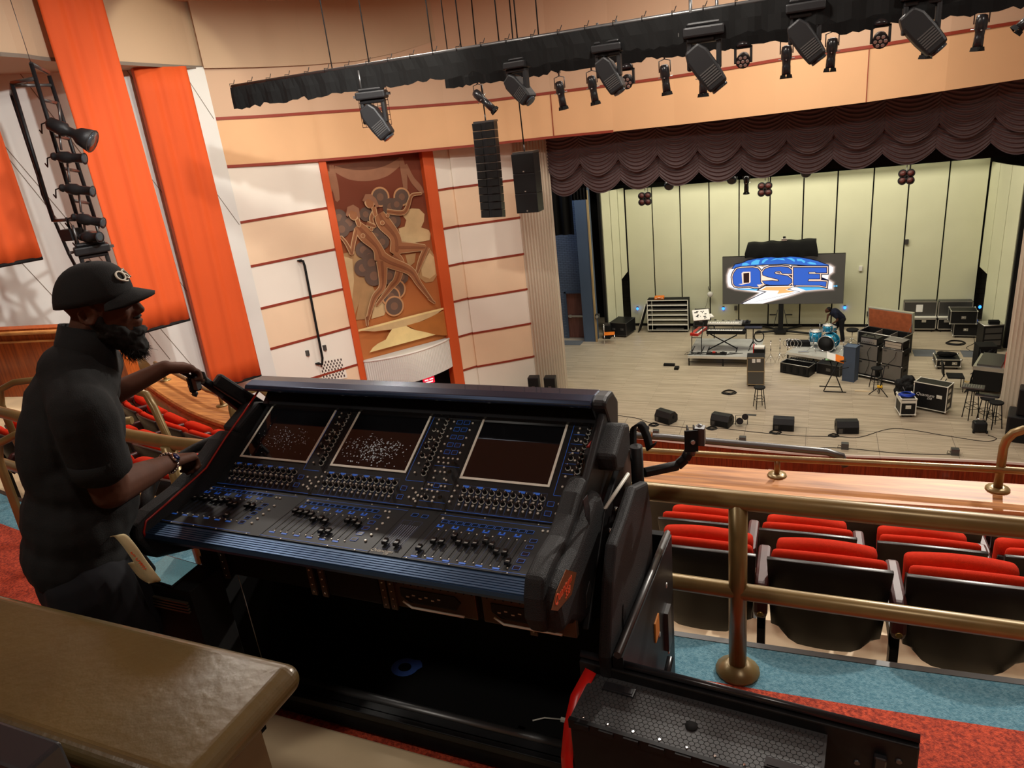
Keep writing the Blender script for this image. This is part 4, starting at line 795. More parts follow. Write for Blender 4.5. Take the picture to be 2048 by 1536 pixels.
# hood
mb = MB(); hp = [(.555, .262), (.552, .272), (.56, .285), (.60, .292), (.66, .287), (.70, .265), (.715, .22), (.70, .19), (.66, .22), (.60, .25)]
mb.prism(hp, ((-.04, 0, 0), (0, 1, 0), (0, 0, 1), (1, 0, 0)), W + .055); mb.build('hood', 'hood', cs, bevel=.004)
mb = MB(); mb.prism([(.6, .19), (.66, .24), (.70, .22), (.70, 0), (.63, .1)], ((-.01, 0, 0), (0, 1, 0), (0, 0, 1), (1, 0, 0)), W + .02); mb.build('rear_shell', 'satin', cs)
mb = MB(); mb.prism([(.555, .262), (.56, .285), (.60, .292), (.66, .287), (.72, .23), (.70, .12), (.62, .14), (.58, .22)], ((W + .01, 0, 0), (0, 1, 0), (0, 0, 1), (1, 0, 0)), .05); mb.build('hood_end', 'blackplastic', cs, bevel=.012)
# screens
SX = [.030, .452, .978]
r = random.Random(5)
for k, x in enumerate(SX):
    mb = up(); x0, x1, v0, v1 = x, x + .32, .128, .400; b = .009
    for a in ((x0, x1, v0, v0 + b), (x0, x1, v1 - b, v1), (x0, x0 + b, v0 + b, v1 - b), (x1 - b, x1, v0 + b, v1 - b)): mb.box(a[0], a[1], a[2], a[3], 0, .003)
    bz = mb.build('screen_bezel', 'bezel', cs, bevel=.0012)
    mb = up(); mb.box(x0 + b, x1 - b, v0 + b, v1 - b, 0, .0015); sc_ = mb.build('touch_screen', 'screen', cs, label=['touch screen with a few dust specks', 'touch screen with many dust specks', 'clean dark touch screen'][k])
    if k < 2:
        mb = up()
        for i in range((170, 330)[k]):
            px = r.gauss(.5, .22); py = r.gauss(.3, .13) if k else r.gauss(.38, .12); 
            if not (0.03 < px < .97 and .03 < py < .6): continue
            rr = r.uniform(.0006, .0022) * (1.5 if k else 1); cx = x0 + b + px * (.302); cy = v0 + b + py * .254
            mb.add([(cx + rr * math.cos(q * PI / 3), cy + rr * math.sin(q * PI / 3), .0018) for q in range(6)], [tuple(range(6))])
        o = mb.build('dust_specks', 'dust', sc_); o['kind'] = 'stuff'
# printed lines and tabs
def line(mb, x0, y0, x1, y1, w=.0012, z=.0006, mi=0):
    d = Vector((x1 - x0, y1 - y0)); n = Vector((-d.y, d.x)).normalized() * w / 2
    mb.add([(x0 - n.x, y0 - n.y, z), (x1 - n.x, y1 - n.y, z), (x1 + n.x, y1 + n.y, z), (x0 + n.x, y0 + n.y, z)], [(0, 1, 2, 3)], mi)
def rect(mb, x0, y0, x1, y1, w=.001, z=.0006, mi=0):
    line(mb, x0, y0, x1, y0, w, z, mi); line(mb, x1, y0, x1, y1, w, z, mi); line(mb, x1, y1, x0, y1, w, z, mi); line(mb, x0, y1, x0, y0, w, z, mi)
mb = up()
for (x0, x1) in ((.0, .43), (.438, .855), (.862, .965), (.972, 1.374)): line(mb, x0 + .004, .004, x1 - .004, .004, .0014)
for x in (.350, .782, 1.318): line(mb, x, .101, x, .402, .0014); line(mb, x, .101, min(x + .07, W), .101, .0014)
for y in (.345, .305, .270, .225, .185): line(mb, 1.325, y, 1.372, y, .0009)
for k, x in enumerate((.0485, .476, 1.014)):
    for i in range(12):
        cx = x + .0248 * i; rect(mb, cx - .0115, .008, cx + .0115, .104, .0006, .0006, 1)
        if i % 2 == 0: mb.box(cx - .0108, cx + .0108, .0955, .1035, .0, .001)
for y in (.172, .102, .075, .028): line(mb, .866, y, .962, y, .0009)
mb.build('upper_markings', ['blueline', 'dimblue'], upn)
mb = up()
for x in (.434, .859, .969): line(mb, x, 0, x, .41, .002, .0007)
for x in (.43, .86, .97): line(mb, x, 0, x + .0, .0, .001, .0007)
mb.build('panel_seams', 'black', upn)
mb = MB(); FX = [(.012, .0245, .062, .208), (.461, .0248, .040, .192), (.998, .0262, .026, .183)]
for k, (x, st_, y0, y1) in enumerate(FX):
    X1 = x + st_ * 12
    line(mb, x - .03 if k else .0, .008, X1 + .085 if k < 2 else W - .02, .008, .0014); line(mb, x - .03 if k else 0.0, .245, X1 + .09 if k < 2 else W, .245, .0014)
    for i in range(13): line(mb, x - st_ / 2 + st_ * i + .0, y0 - .01, x - st_ / 2 + st_ * i, y1, .0005, .0006, 1)
    for i in range(12):
        cx = x + st_ * i
        if i % 2 == 0: mb.box(cx - .0105, cx + .0105, y0 - .013, y0 - .006, 0, .001); mb.box(cx - .0105, cx - .005, y1 - .006, y1 + .008, 0, .001); mb.box(cx + .005, cx + .0105, y1 - .006, y1 + .008, 0, .001); mb.box(cx - .0105, cx + .0105, y1 - .007, y1 - .002, 0, .001)
rect(mb, .862, .028, .893, .19, .0007, .0006, 1); rect(mb, .902, .028, .933, .19, .0007, .0006, 1)
mb.build('fader_markings', ['blueline', 'dimblue'], fp_)
mb = MB()
for x in (.434, .848, .965): line(mb, x, 0, x, .262, .002, .0007)
for k, (x, st_, y0, y1) in enumerate(FX):
    for i in range(12): line(mb, x + st_ * i, y0, x + st_ * i, y1 - .012, .0018, .0007)
for x in (.877, .917): line(mb, x, .035, x, .17, .0022, .0007)
line(mb, 0, .262, W, .262, .003, .0007); mb.build('fader_slots', 'black', fp_)
mb = MB()
for x0 in (.866, .9): 
    for i in range(4):
        for j in range(34): mb.box(x0 + i * .008 + .002, x0 + i * .008 + .0045, .05 + j * .0034, .0512 + j * .0034, 0, .0008)
mb.build('level_lights', mat('pale_led', (.32, .36, .5), .4), fp_)['kind'] = 'stuff'
# knobs
def clone(src, parent, mtx):
    o = src.copy(); COL.objects.link(o); o.parent = parent; o.matrix_local = mtx; return o
def proto(mb, name, mats): o = mb.build(name, mats, cs); return o
mb = MB(); mb.lathe([(.0078, 0), (.0072, .006), (.0066, .016), (.0058, .018)], 12, mi=0); mb.lathe([(.0098, .0004), (.0098, .0012), (.0084, .0014), (.0080, .0013)], 20, mi=1); mb.box(-.0006, .0006, .001, .0068, .017, .0186, 1); KN = proto(mb, 'rotary_knob', ['knob', 'ring'])
mb = MB(); mb.lathe([(.0048, 0), (.0046, .0035), (.003, .005)], 10); BT = proto(mb, 'push_button', ['silver'])
mb = MB(); mb.prism([(-.012, 0), (-.011, .010), (-.004, .007), (.004, .007), (.011, .010), (.012, 0)], ((-.0065, 0, .004), (0, 1, 0), (0, 0, 1), (1, 0, 0)), .013); mb.box(-.002, .002, -.004, .004, 0, .005); mb.box(-.0055, .0055, -.0008, .0008, .0108, .0116, 1); FC = proto(mb, 'fader_cap', ['knob', 'ring'])
for f in (KN, BT, FC): f.matrix_local = Matrix.Translation((.1, .1, -.03))
kpos = []; bpos = []
for x in (.0485, .476, 1.014):
    for i in range(12):
        for y in (.083, .048): kpos.append((x + .0248 * i, y)); bpos.append((x + .0248 * i - .0, y - .019))
side = [.372, .353, .333, .315, .294, .274, .255, .235, .216, .196, .171, .151, .133]
for k, dx in enumerate((-.972, -.540, 0)):
    for i, y in enumerate(side): kpos.append((1.377 - .001 + dx * .99 if k < 2 else 1.374, y))
    for y in (.323, .285, .246, .207): kpos.append((1.340 + dx * .99, y))
    for p in [(-.703, .39), (-.675, .389), (-.703, .37), (-.704, .351), (-.687, .316), (-.687, .278), (-.704, .266), (-.689, .238), (-.689, .199), (-.705, .173), (-.705, .134)]: bpos.append((p[0] + 2.045 + dx * .99, p[1]))
kpos.append((.887, .04))
kseen = sorted(kpos, key=lambda p: p[1])[:100]; krest = [p for p in kpos if p not in kseen]
KM = lambda x, y, z=0: UM @ Matrix.Translation((x, y, z))
KN.matrix_local = KM(*kseen[0])
for p in kseen[1:]: clone(KN, cs, KM(*p))
mb = up()
for x, y in krest: mb.lathe([(.0058, 0), (.0054, .012), (.0048, .0135)], 10, c=(x, y, 0), mi=0); mb.lathe([(.0082, .0004), (.0082, .0012), (.0071, .0014)], 16, c=(x, y, 0), mi=1)
o = mb.build('side_knobs', ['knob', 'ring'], cs); o['kind'] = 'stuff'
for p in [(-1.174, .364), (-1.099, .363), (-1.175, .332), (-1.1, .331), (-1.175, .297), (-1.101, .296), (-1.174, .263), (-1.101, .264), (-1.175, .231), (-1.101, .231), (-1.175, .204), (-1.155, .204), (-1.136, .204), (-1.119, .204), (-1.1, .204), (-1.167, .185), (-1.147, .184), (-1.129, .184), (-1.138, .165), (-1.165, .147), (-1.145, .146), (-1.128, .146), (-1.16, .12), (-1.12, .12), (-1.11, .115), (-1.168, .092), (-1.155, .09), (-1.12, .09), (-1.105, .09), (-1.165, .07), (-1.145, .068), (-1.125, .068), (-1.175, .042), (-1.13, .045), (-1.13, .03)]: bpos.append((p[0] + 2.045, p[1]))
for x in (.388, .825, 1.345): bpos += [(x, .07), (x, .035), (x + .018, .055), (x + .03, .045), (x + .02, .03), (x + .035, .072), (x + .03, .022)]
for x in (.458, .992): bpos += [(x - .008, .098), (x - .012, .078), (x - .014, .055), (x - .015, .035)]
bseen = sorted(bpos, key=lambda p: p[1])[:74]; brest = [p for p in bpos if p not in bseen]
fb = []
for k, (x, st_, y0, y1) in enumerate(FX):
    X1 = x + st_ * 11 + .026 + .026
    fb += [(X1 + .02, y) for y in ((.172, .145, .116, .087, .059) if k == 0 else (.188, .153, .119, .087, .054) if k == 1 else (.167, .134, .099, .065, .031))]
    fb += [(X1 - .012, .222), (X1 + .004, .222)]
fb += [(.455, .228), (.988, .222), (.01, .23)]
BT.matrix_local = KM(*bseen[0])
for p in bseen[1:]: clone(BT, cs, KM(*p))
for p in fb: clone(BT, cs, Matrix.Translation((p[0], p[1], 0)))
mb = up()
for x, y in brest: mb.lathe([(.0044, 0), (.0042, .0035), (.003, .005)], 8, c=(x, y, 0))
mb.M = FM
for k, (x, st_, y0, y1) in enumerate(FX):
    for i in range(12):
        for y in (y0 - .002, y1 - .022): mb.lathe([(.0026, 0), (.0022, .003)], 8, c=(x + st_ * i + .006, y, 0))
for x in (.05, .15, .25, .38, .52, .70, .80, .98, 1.12, 1.3): mb.lathe([(.0026, 0), (.0022, .002)], 8, c=(x, .003, 0)); mb.lathe([(.0026, 0), (.0022, .002)], 8, c=(x, .255, 0))
o = mb.build('small_buttons', 'silver', cs); o['kind'] = 'stuff'
caps = [[(.014, .15), (.035, .157), (.063, .152), (.083, .158), (.116, .151), (.142, .154), (.168, .159), (.197, .143), (.224, .14), (.247, .074), (.275, .148), (.303, .146)],
        [(.445, .154), (.477, .148), (.502, .148), (.534, .142), (.559, .12), (.586, .128), (.613, .117), (.637, .063), (.662, .066), (.688, .138), (.714, .138), (.746, .124)],
        [(.994, .049), (1.023, .092), (1.048, .092), (1.075, .128), (1.098, .103), (1.127, .1), (1.151, .105), (1.177, .126), (1.205, .109), (1.234, .083), (1.26, .083), (1.286, .042)]]
cp = []
for k, (x, st_, y0, y1) in enumerate(FX): cp += [(x + st_ * i, caps[k][i][1]) for i in range(12)]
cp += [(.877, .055), (.917, .055)]
FC.matrix_local = Matrix.Translation((cp[0][0], cp[0][1], .001))
for p in cp[1:]: clone(FC, cs, Matrix.Translation((p[0], p[1], .001)))
# little button displays
def lcd(M4, w, h, m='blueline'):
    mb = MB(); mb.M = M4; mb.box(-w / 2, w / 2, -h / 2, h / 2, 0, .0012, 0)
    rect(mb, -w / 2, -h / 2, w / 2, h / 2, .0012, .0014, 1); return mb.build('button_display', ['lcd', m], cs)
L0 = lcd(Matrix.Identity(4), .021, .017); L0.matrix_local = UM @ Matrix.Translation((1.318, .068, 0)); first = True
for k in range(3):
    x, st_, y0, y1 = FX[k]
    for y in (.068, .033): 
        if not (k == 2 and y == .068): clone(L0, cs, KM((.358, .790, 1.318)[k], y))
    for i in range(12): clone(L0, cs, Matrix.Translation((x + st_ * i + .004, y1 + .026, 0)))
    for y in ((.172, .145, .116, .087, .059) if k == 0 else (.188, .153, .119, .087, .054) if k == 1 else (.167, .134, .099, .065, .031)): clone(L0, cs, Matrix.Translation((x + st_ * 11 + .030, y, 0)))
for y in (.364, .332, .297, .263, .231):
    for x in (.893, .922): clone(L0, cs, KM(x, y))
clone(L0, cs, KM(.907, .092)); clone(L0, cs, Matrix.Translation((.884, .224, 0))); clone(L0, cs, Matrix.Translation((.922, .222, 0)))
for x, y in ((.94, .183), (.938, .148), (.942, .047)): o = up(); o.bar((x, y, .008), (x + .006, y - .012, .022), .006, 10); o.build('joystick', 'knob', cs)
text('console_script', 'Quantum', .02, 'scriptpale', cs, Matrix.Translation((.885, .018, .0008)), .0002, shear=.3); text('console_number', '338', .011, 'scriptpale', cs, Matrix.Translation((.905, .006, .0008)), .0002, shear=.3)
# end cheeks
def cheek(x0, x1, poly, name='end_cheek', m='foam', bev=.016):
    mb = MB(); mb.prism(poly, ((x0, 0, 0), (0, 1, 0), (0, 0, 1), (1, 0, 0)), x1 - x0); return mb.build(name, m, cs, bevel=bev, seg=3)
RC = [(-.085, .0), (-.06, .045), (0, .06), (.12, .075), (.21, .115), (.34, .165), (.41, .155), (.40, .10), (.50, .06), (.62, .02), (.60, -.10), (.52, -.22), (.40, -.27), (.28, -.24), (.15, -.20), (.0, -.19), (-.07, -.14), (-.095, -.06)]
RC2 = [(-.085, .0), (-.06, .05), (.02, .062), (.12, .062), (.20, .085), (.27, .118), (.33, .130), (.37, .118), (.40, .05), (.40, -.05), (.30, -.18), (.18, -.24), (.10, -.20), (.02, -.13), (-.07, -.12), (-.095, -.06)]
rch = cheek(W - .008, W + .05, RC2)
rc3 = cheek(W + .01, W + .085, [(-.075, -.04), (-.05, .01), (.02, .025), (.12, .03), (.22, .055), (.32, .09), (.38, .07), (.41, .0), (.40, -.08), (.30, -.20), (.18, -.25), (.10, -.22), (.02, -.15), (-.06, -.13)], 'end_cheek', 'foam', .03)
cheek(W + .03, W + .055, [(.2, .05), (.36, .13), (.60, .26), (.68, .2), (.66, -.05), (.3, -.2), (.2, -.15)], 'end_cheek', 'blackplastic', .01)
def bumper(x0, x1):
    mb = MB(); mb.prism([(.44, .155), (.58, .205), (.64, .18), (.64, .09), (.53, .06), (.45, .10)], ((x0, 0, 0), (0, 1, 0), (0, 0, 1), (1, 0, 0)), x1 - x0); return mb.build('corner_bumper', 'foam', cs, bevel=.012)
bumper(W + .01, W + .115); bumper(-.09, -.005)
mb = MB(); mb.lathe([(.0, 0), (.022, .0), (.022, .001)], 4, c=(0, 0, 0))
def onside(pts, x, m, name, th=.0015): mb = MB(); mb.prism([(p[0] - 1.47, p[1] - 7.848) for p in pts], ((x, 0, 0), (0, 1, 0), (0, 0, 1), (1, 0, 0)), th); return mb.build(name, m, cs)
bd = onside([(1.478, 7.885), (1.555, 7.822), (1.50, 7.79), (1.39, 7.82), (1.352, 7.852), (1.395, 7.875)], W + .085, 'badge', 'copper_badge')
fr = frame((W + .0768, -.02, -.0), (0, .92, -.30), (0, .30, .92)); bm = Matrix.Translation((W + .0768, -.018, -.004)) @ frame((0, 0, 0), (0, .93, -.06 + .25), (0, -.2, .97)).to_3x3().to_4x4()
text('badge_script', 'Quantum', .036, 'script_red', bd, Matrix.Translation((W + .0872, -.028, -.0)) @ frame((0, 0, 0), (0, .95, -.12), (0, .12, .95)).to_3x3().to_4x4(), .0005, shear=.3); text('badge_number', '338', .028, 'script_red', bd, Matrix.Translation((W + .0872, -.0, -.03)) @ frame((0, 0, 0), (0, .95, -.12), (0, .12, .95)).to_3x3().to_4x4(), .0005, shear=.3)
onside([(1.66, 7.99), (1.70, 7.985), (1.715, 7.93), (1.70, 7.885), (1.67, 7.93)], W + .085, 'satin', 'grip_slot'); onside([(1.62, 7.70), (1.66, 7.72), (1.67, 7.68), (1.64, 7.65), (1.61, 7.66)], W + .085, 'steel', 'grip_slot')
lch = cheek(-.07, .0, [(-.10, -.02), (-.09, .03), (-.02, .05), (.12, .065), (.24, .10), (.34, .15), (.40, .16), (.46, .12), (.50, .02), (.40, -.14), (.1, -.18), (-.05, -.12)])
hn = MB(); hn.tube([(-.05, -.02, .02), (-.10, .05, .05), (-.145, .12, .085), (-.15, .22, .10), (-.13, .32, .11), (-.08, .40, .12), (-.04, .44, .10)], [.02, .022, .02, .018, .018, .022, .02], 10); hn.tube([(-.06, .0, -.03), (-.16, .06, -.02), (-.15, .14, .07)], [.02, .02, .018], 8); hn.build('side_handle', 'foam', cs)
MB().tube([(.001, -.07, -.02), (.001, -.07, .0), (.001, -.05, .03), (.001, .05, .045), (.001, .24, .08), (.001, .36, .145), (.001, .48, .20), (.001, .6, .26)], .004, 6).build('side_stripe', 'redtrim', cs)
MB().tube([(W + .02, .47, .165), (W + .05, .62, .2)], .006, 6).build('side_stripe', 'redtrim', cs)
# ---- lamp arms at both back corners
def arm(label, pts, head, hm, pole=None, hs=.8):
    t = thing('swivel_bracket', label, 'bracket', pts[0]); O = Vector(pts[0]); q = [tuple(Vector(p) - O) for p in pts]
    mb = MB()
    for a, b in zip(q, q[1:]): d = Vector(b) - Vector(a); mb.tube([a, b], .02, 6)
    mb.build('arm', 'blackpaint', t, bevel=.003)
    if pole: MB().bar(tuple(Vector(pole[0]) - O), tuple(Vector(pole[1]) - O), .022, 12).build('pole', 'blackplastic', t)
    h = Vector(head) - O; k = MB(); k.M = Matrix.Translation(h) @ Matrix.Rotation(hm, 4, 'Z') @ Matrix.Scale(hs, 4); k.box(-.006, .0, -.032, .032, -.05, .045); k.box(-.034, -.028, -.032, .032, -.05, .045); k.box(-.05, .006, -.034, -.026, -.052, .047); kk = k.build('clamp_plate', 'black', t)
    k = MB(); k.M = Matrix.Translation(h) @ Matrix.Rotation(hm, 4, 'Z') @ Matrix.Scale(hs, 4); k.lathe([(.011, 0), (.009, .008)], 12, c=(-.016, -.034, -.005), ax=Matrix.Rotation(PI / 2, 3, 'X')); k.build('bolt', 'alu', kk)
    k = MB(); k.M = Matrix.Translation(h); k.tube([(-.015, 0, -.05 * hs), (-.016, .005, -.07 * hs), (-.02, .0, -.085 * hs)], .02 * hs, 8); k.sph((.016 * hs, .01, .015), (.022 * hs, .03 * hs, .04 * hs)).box(.0, .04 * hs, -.02 * hs, .02 * hs, -.03 * hs, .05 * hs); k.build('swivel_joint', 'steel', t)
    return t
la = arm('black lamp bracket arm with a square clamp at the right rear of the console', [(-.52, 2.17, 7.815), (-.42, 2.25, 7.81), (-.395, 2.27, 7.83), (-.38, 2.28, 7.86)], (-.355, 2.25, 7.925), .3, [(-.535, 2.14, 7.55), (-.535, 2.14, 7.93)])
st = MB(); sp_ = spline([(-.042, .03, .03), (-.042, .03, .10), (-.036, .03, .155), (-.012, .03, .165), (.006, .03, .12), (.016, .03, .075), (.03, .03, .095)], 4)
st.add([p for q in sp_ for p in ((q[0] - .007, q[1] - .012, q[2]), (q[0] + .010, q[1] + .02, q[2] + .004))], [(2 * i, 2 * i + 1, 2 * i + 3, 2 * i + 2) for i in range(len(sp_) - 1)], smooth=True); st = st.build('fabric_strap', 'blackcloth', la); st.modifiers.new('s', 'SOLIDIFY').thickness = .002
arm('black lamp bracket at the left rear of the console, gripped by the person', [(-2.17, 2.08, 7.99), (-2.2, 2.02, 8.09), (-2.19, 1.93, 8.19), (-2.16, 1.90, 8.22)], (-2.175, 1.875, 8.19), -.5, None, .55)
bm_ = MB(); bm_.M = frame((-2.10, 2.12, 7.98), (-.18, -.30, .42), (.8, -.5, .2)); bm_.box(-.02, .25, -.03, .03, -.03, .03); tag(bm_.build('folded_screen_arm', 'blackplastic', bevel=.01), 'thick black angled support running up from the left rear corner of the console', 'support')
# ================================================================== STAND, RACK GEAR AND OPEN CASE
t = thing('rack_shelf', 'rack strip with two brown amplifier faces under the front of the console', 'rack gear', (-2.0, 1.53, 7.66))
MB().box(.0, 1.32, .02, .45, -.055, .075).build('chassis', 'black', t)
for x in (.82, 1.13): 
    o = MB(); o.box(x, x + .29, 0, .02, -.045, .055); fr_ = o.build('amplifier_face', 'rackmetal', t, bevel=.003)
    o = MB(); o.prism([(x + .03, .03), (x + .22, .03), (x + .24, .01), (x + .22, -.02), (x + .06, -.02), (x + .03, 0)], ((0, -.003, 0), (1, 0, 0), (0, 0, 1), (0, 1, 0)), .004); o.build('display_window', 'satin', fr_)
    o = MB()
    for i in range(6): o.box(x + .05 + i * .022, x + .06 + i * .022, -.005, -.002, .0 + .008 * (i % 2), .004 + .008 * (i % 2))
    o.build('printed_marks', 'ring', fr_); o = MB()
    for i in range(11): o.lathe([(.003, 0), (.003, .002)], 8, c=(x + .02 + i * .026, 0, .046), ax=Matrix.Rotation(PI / 2, 3, 'X'))
    o.build('vent_hole', 'black', fr_)
    o = MB(); o.tube([(x + .04, -.01, -.012), (x + .07, -.012, -.03), (x + .25, -.012, -.03)], .004, 6); o.build('pull_handle', 'bezel', fr_)
for x in (.12, .50, .545, .78, .81, 1.28): 
    o = MB(); o.box(x, x + .022, -.008, .0, -.055, .065)
    for j in range(4): o.lathe([(.004, 0), (.003, .003)], 8, c=(x + .011, -.008, -.04 + j * .028), ax=Matrix.Rotation(PI / 2, 3, 'X'), mi=1)
    o.build('rack_rail', ['rackmetal', 'chrome'], t)
MB().box(.57, .77, .0, .012, -.05, .06).build('blank_drawer', 'blackpaint', t, bevel=.003)
# stand side panels
t = thing('console_stand', 'black routed side frame holding the console inside the open case', 'stand', (-.53, 1.50, 6.95))
mb = MB(); mb.prism([(.08, .05), (.045, .6), (.13, .80), (.19, .885), (.30, .90), (.45, .93), (.62, .86), (.66, .7), (.62, .35), (.55, .0), (.15, .0)], ((0, 0, 0), (0, 1, 0), (0, 0, 1), (1, 0, 0)), .035); sp_ = mb.build('side_panel', 'foam', t, bevel=.01)
mb = MB(); mb.prism([(.20, .62), (.215, .66), (.235, .62), (.235, .52), (.215, .48), (.20, .54)], ((.036, 0, 0), (0, 1, 0), (0, 0, 1), (1, 0, 0)), .002); mb.build('grip_slot', 'satin', sp_)
mb = MB(); mb.prism([(.0, .7), (.25, .95), (.52, 1.02), (.66, .98), (.7, .9), (.4, .82), (.12, .66)], ((-.06, .1, -.06), (0, 1, 0), (0, 0, 1), (1, 0, 0)), .02); mb.build('hinge_plate', 'blackpaint', t, bevel=.004)
for p in [(-.03, .34, .83), (-.03, .38, .80), (-.03, .30, .76), (-.03, .42, .86)]: MB().lathe([(.01, 0), (.008, .01)], 10, c=p, ax=Matrix.Rotation(PI / 2, 3, 'Y')).build('bolt', 'chrome', t)
MB().tube([(-.03, .30, .80), (-.01, .30, .83), (-.005, .31, .81), (-.02, .30, .78), (-.02, .29, .74)], .004, 6).build('lynch_pin', 'chrome', t)
MB().tube([(-.08, .30, .84), (-.04, .38, .9), (.0, .5, .95)], .006, 6).build('safety_cord', 'bezel', t)
MB().box(-1.55, 0, .55, .60, .0, .62).build('rear_panel', 'black', t); MB().box(-1.52, -1.49, .08, .6, 0, .68).build('side_panel', 'black', t); MB().bar((-1.5, .2, .04), (0, .2, .04), .02, 8).build('cross_bar', 'steel', t)
t = thing('console_road_case', 'open black flight case base around the console, felt lined with a low front lip', 'flight case', (-1.33, 1.98, 6.85))
MB().box(-.88, .84, -.30, .33, .03, .07).build('base', 'blackcloth', t)
MB().box(-.88, .84, -.34, -.30, .03, .15).box(-.88, .84, -.36, -.33, .12, .15).build('front_lip', 'blackpaint', t, bevel=.003)
cs2 = MB(); cs2.prism([(-.42, .70), (.33, .635), (.31, 0), (-.42, 0)], ((.84, 0, 0), (0, 1, 0), (0, 0, 1), (1, 0, 0)), .03); sd_ = cs2.build('side_wall', 'blackpaint', t)
MB().tube([(.855, -.42, .705), (.855, .33, .64), (.855, .32, .0)], .012, 6).build('edge_trim', 'steel', t)
MB().box(-.88, -.85, -.34, .33, .07, .64).build('side_wall', 'black', t); MB().box(-.88, .84, .31, .34, .03, .64).build('rear_wall', 'black', t)
for y, z in ((-.2, .45), (-.2, .2), (.05, .4), (.2, .5), (.2, .2), (.0, .12)): MB().lathe([(.012, 0), (.008, .004)], 8, c=(.87, y, z), ax=Matrix.Rotation(PI / 2, 3, 'Y')).build('rivet', 'alu', t)
MB().box(.868, .875, -.02, .04, .42, .50).build('name_sticker', mat('orange_sticker', s(210, 130, 40), .6), t)
MB().tube([(.89, -.05, .2), (.9, .08, .28)], .012, 8).build('handle', 'satin', t); MB().box(.868, .885, .14, .2, .25, .42).build('latch', 'steel', t); MB().box(.868, .885, -.3, -.24, .3, .45).build('latch', 'steel', t)
for x in (-.8, .78): MB().bar((x, -.27, .03), (x + .05, -.27, .03), .03, 12).bar((x, .25, .03), (x + .05, .25, .03), .03, 12).build('caster', 'black', t)
MB().box(-.45, -.38, -.3, .3, .07, .085).build('foam_rib', 'blackcloth', t); MB().box(.1, .4, -.28, -.2, .07, .1).build('foam_block', 'blackcloth', t)
tp = MB(); vs = []; 
for i in range(20):
    a = 2 * PI * i / 20; ro = .052 + (.014 if .2 < a < 1.2 else 0); vs += [(ro * math.cos(a) * 1.15, ro * math.sin(a), 0), (.024 * math.cos(a) * 1.2, .024 * math.sin(a), 0)]
tp.add(vs, [(2 * i, 2 * ((i + 1) % 20), 2 * ((i + 1) % 20) + 1, 2 * i + 1) for i in range(20)]); o = tag(tp.build('tape_ring', mat('blue_tape', s(70, 110, 200), .7)), 'ring of blue tape on the black felt inside the open case', 'tape'); o.location = (-1.515, 1.945, 6.925)
cbl = tag(MB().tube([(-.90, 1.83, 6.925), (-.86, 1.85, 6.93), (-.80, 1.86, 6.93)], .003, 6).box(-.80, -.775, 1.855, 1.867, 6.923, 6.935).build('loose_cable', 'bezel'), 'loose thin cable with a pale connector lying in the open case', 'cable')
w = thing('hanging_weight', 'thin cord with a small silver weight hanging under the console', 'cord', (-1.93, 1.62, 7.05)); MB().bar((0, 0, 0), (0, 0, .55), .0018, 5).build('cord', 'alu', w); MB().sph((0, 0, 0), (.013, .013, .02)).build('weight', 'chrome', w)
# ---- hexagon topped case lid at the lower right
t = thing('case_lid', 'black road case lid with a hexagon patterned top and red side strap', 'case lid', (-.57, 1.36, 6.85), -.077)
MB().box(-.04, .83, .20, .245, 0, .655).build('rear_board', 'blackpaint', t, bevel=.004)
MB().tube([(-.04, .222, .665), (.83, .222, .665)], .014, 4).build('edge_extrusion', 'satin', t)
MB().box(.0, .63, .02, .20, 0, .62).build('lid_box', 'blackpaint', t, bevel=.004)
M['hex'] = mat('hex_rubber', (.030, .030, .031), .5)
mb = MB(); mb.box(.0, .63, .02, .2, .62, .624); hs = .0085
for j in range(14):
    for i in range(44):
        cx = .009 + i * hs * 1.68 + (hs * .84 if j % 2 else 0); cy = .028 + j * hs * 1.46
        if cx > .622 or cy > .196 or (.29 < cx < .33 and .09 < cy < .125): continue
        mb.add([(cx + hs * .86 * math.cos(PI / 6 + q * PI / 3), cy + hs * .86 * math.sin(PI / 6 + q * PI / 3), .6262) for q in range(6)] + [(cx + hs * .96 * math.cos(PI / 6 + q * PI / 3), cy + hs * .96 * math.sin(PI / 6 + q * PI / 3), .624) for q in range(6)], [tuple(range(6))] + [(6 + q, 6 + (q + 1) % 6, (q + 1) % 6, q) for q in range(6)])
hx = mb.build('hexagon_top', 'hex', t)
MB().lathe([(.016, .6262), (.016, .6275), (.0, .6276)], 20, c=(.31, .107, 0)).build('round_hole', 'black', hx)
for x in (.05, .50): MB().box(x, x + .09, .145 - .0 if x < .2 else .045, .175 if x < .2 else .075, .626, .632).box(x + .005, x + .085, .15 if x < .2 else .05, .17 if x < .2 else .07, .632, .634).build('pull_latch', 'satin', hx)
mb = MB(); mb.box(.0, .63, .012, .024, .60, .63)
for i in range(9): mb.box(.02 + i * .068, .06 + i * .068, .006, .014, .612, .628)
mb.build('piano_hinge', 'blackpaint', t)
for i in range(9): MB().lathe([(.005, 0), (.003, .003)], 10, c=(.035 + i * .07, .035, .626)).build('screw', 'chrome', t)
MB().tube([(.0, .19, .64), (-.02, .12, .6), (-.02, .06, .55), (-.02, .02, .47), (-.02, .0, .2), (-.02, 0, 0)], .022, 6, flat=.15).build('red_strap', 'red', t)
for x, z in ((.70, .52), (.70, .56), (.79, .60), (.79, .52), (.74, .5)): MB().lathe([(.009, 0), (.006, .004)], 12, c=(x, .2, z), ax=Matrix.Rotation(PI / 2, 3, 'X')).build('screw', 'steel', t)
MB().box(.735, .765, .18, .2, .54, .61).build('latch', 'satin', t, bevel=.005)
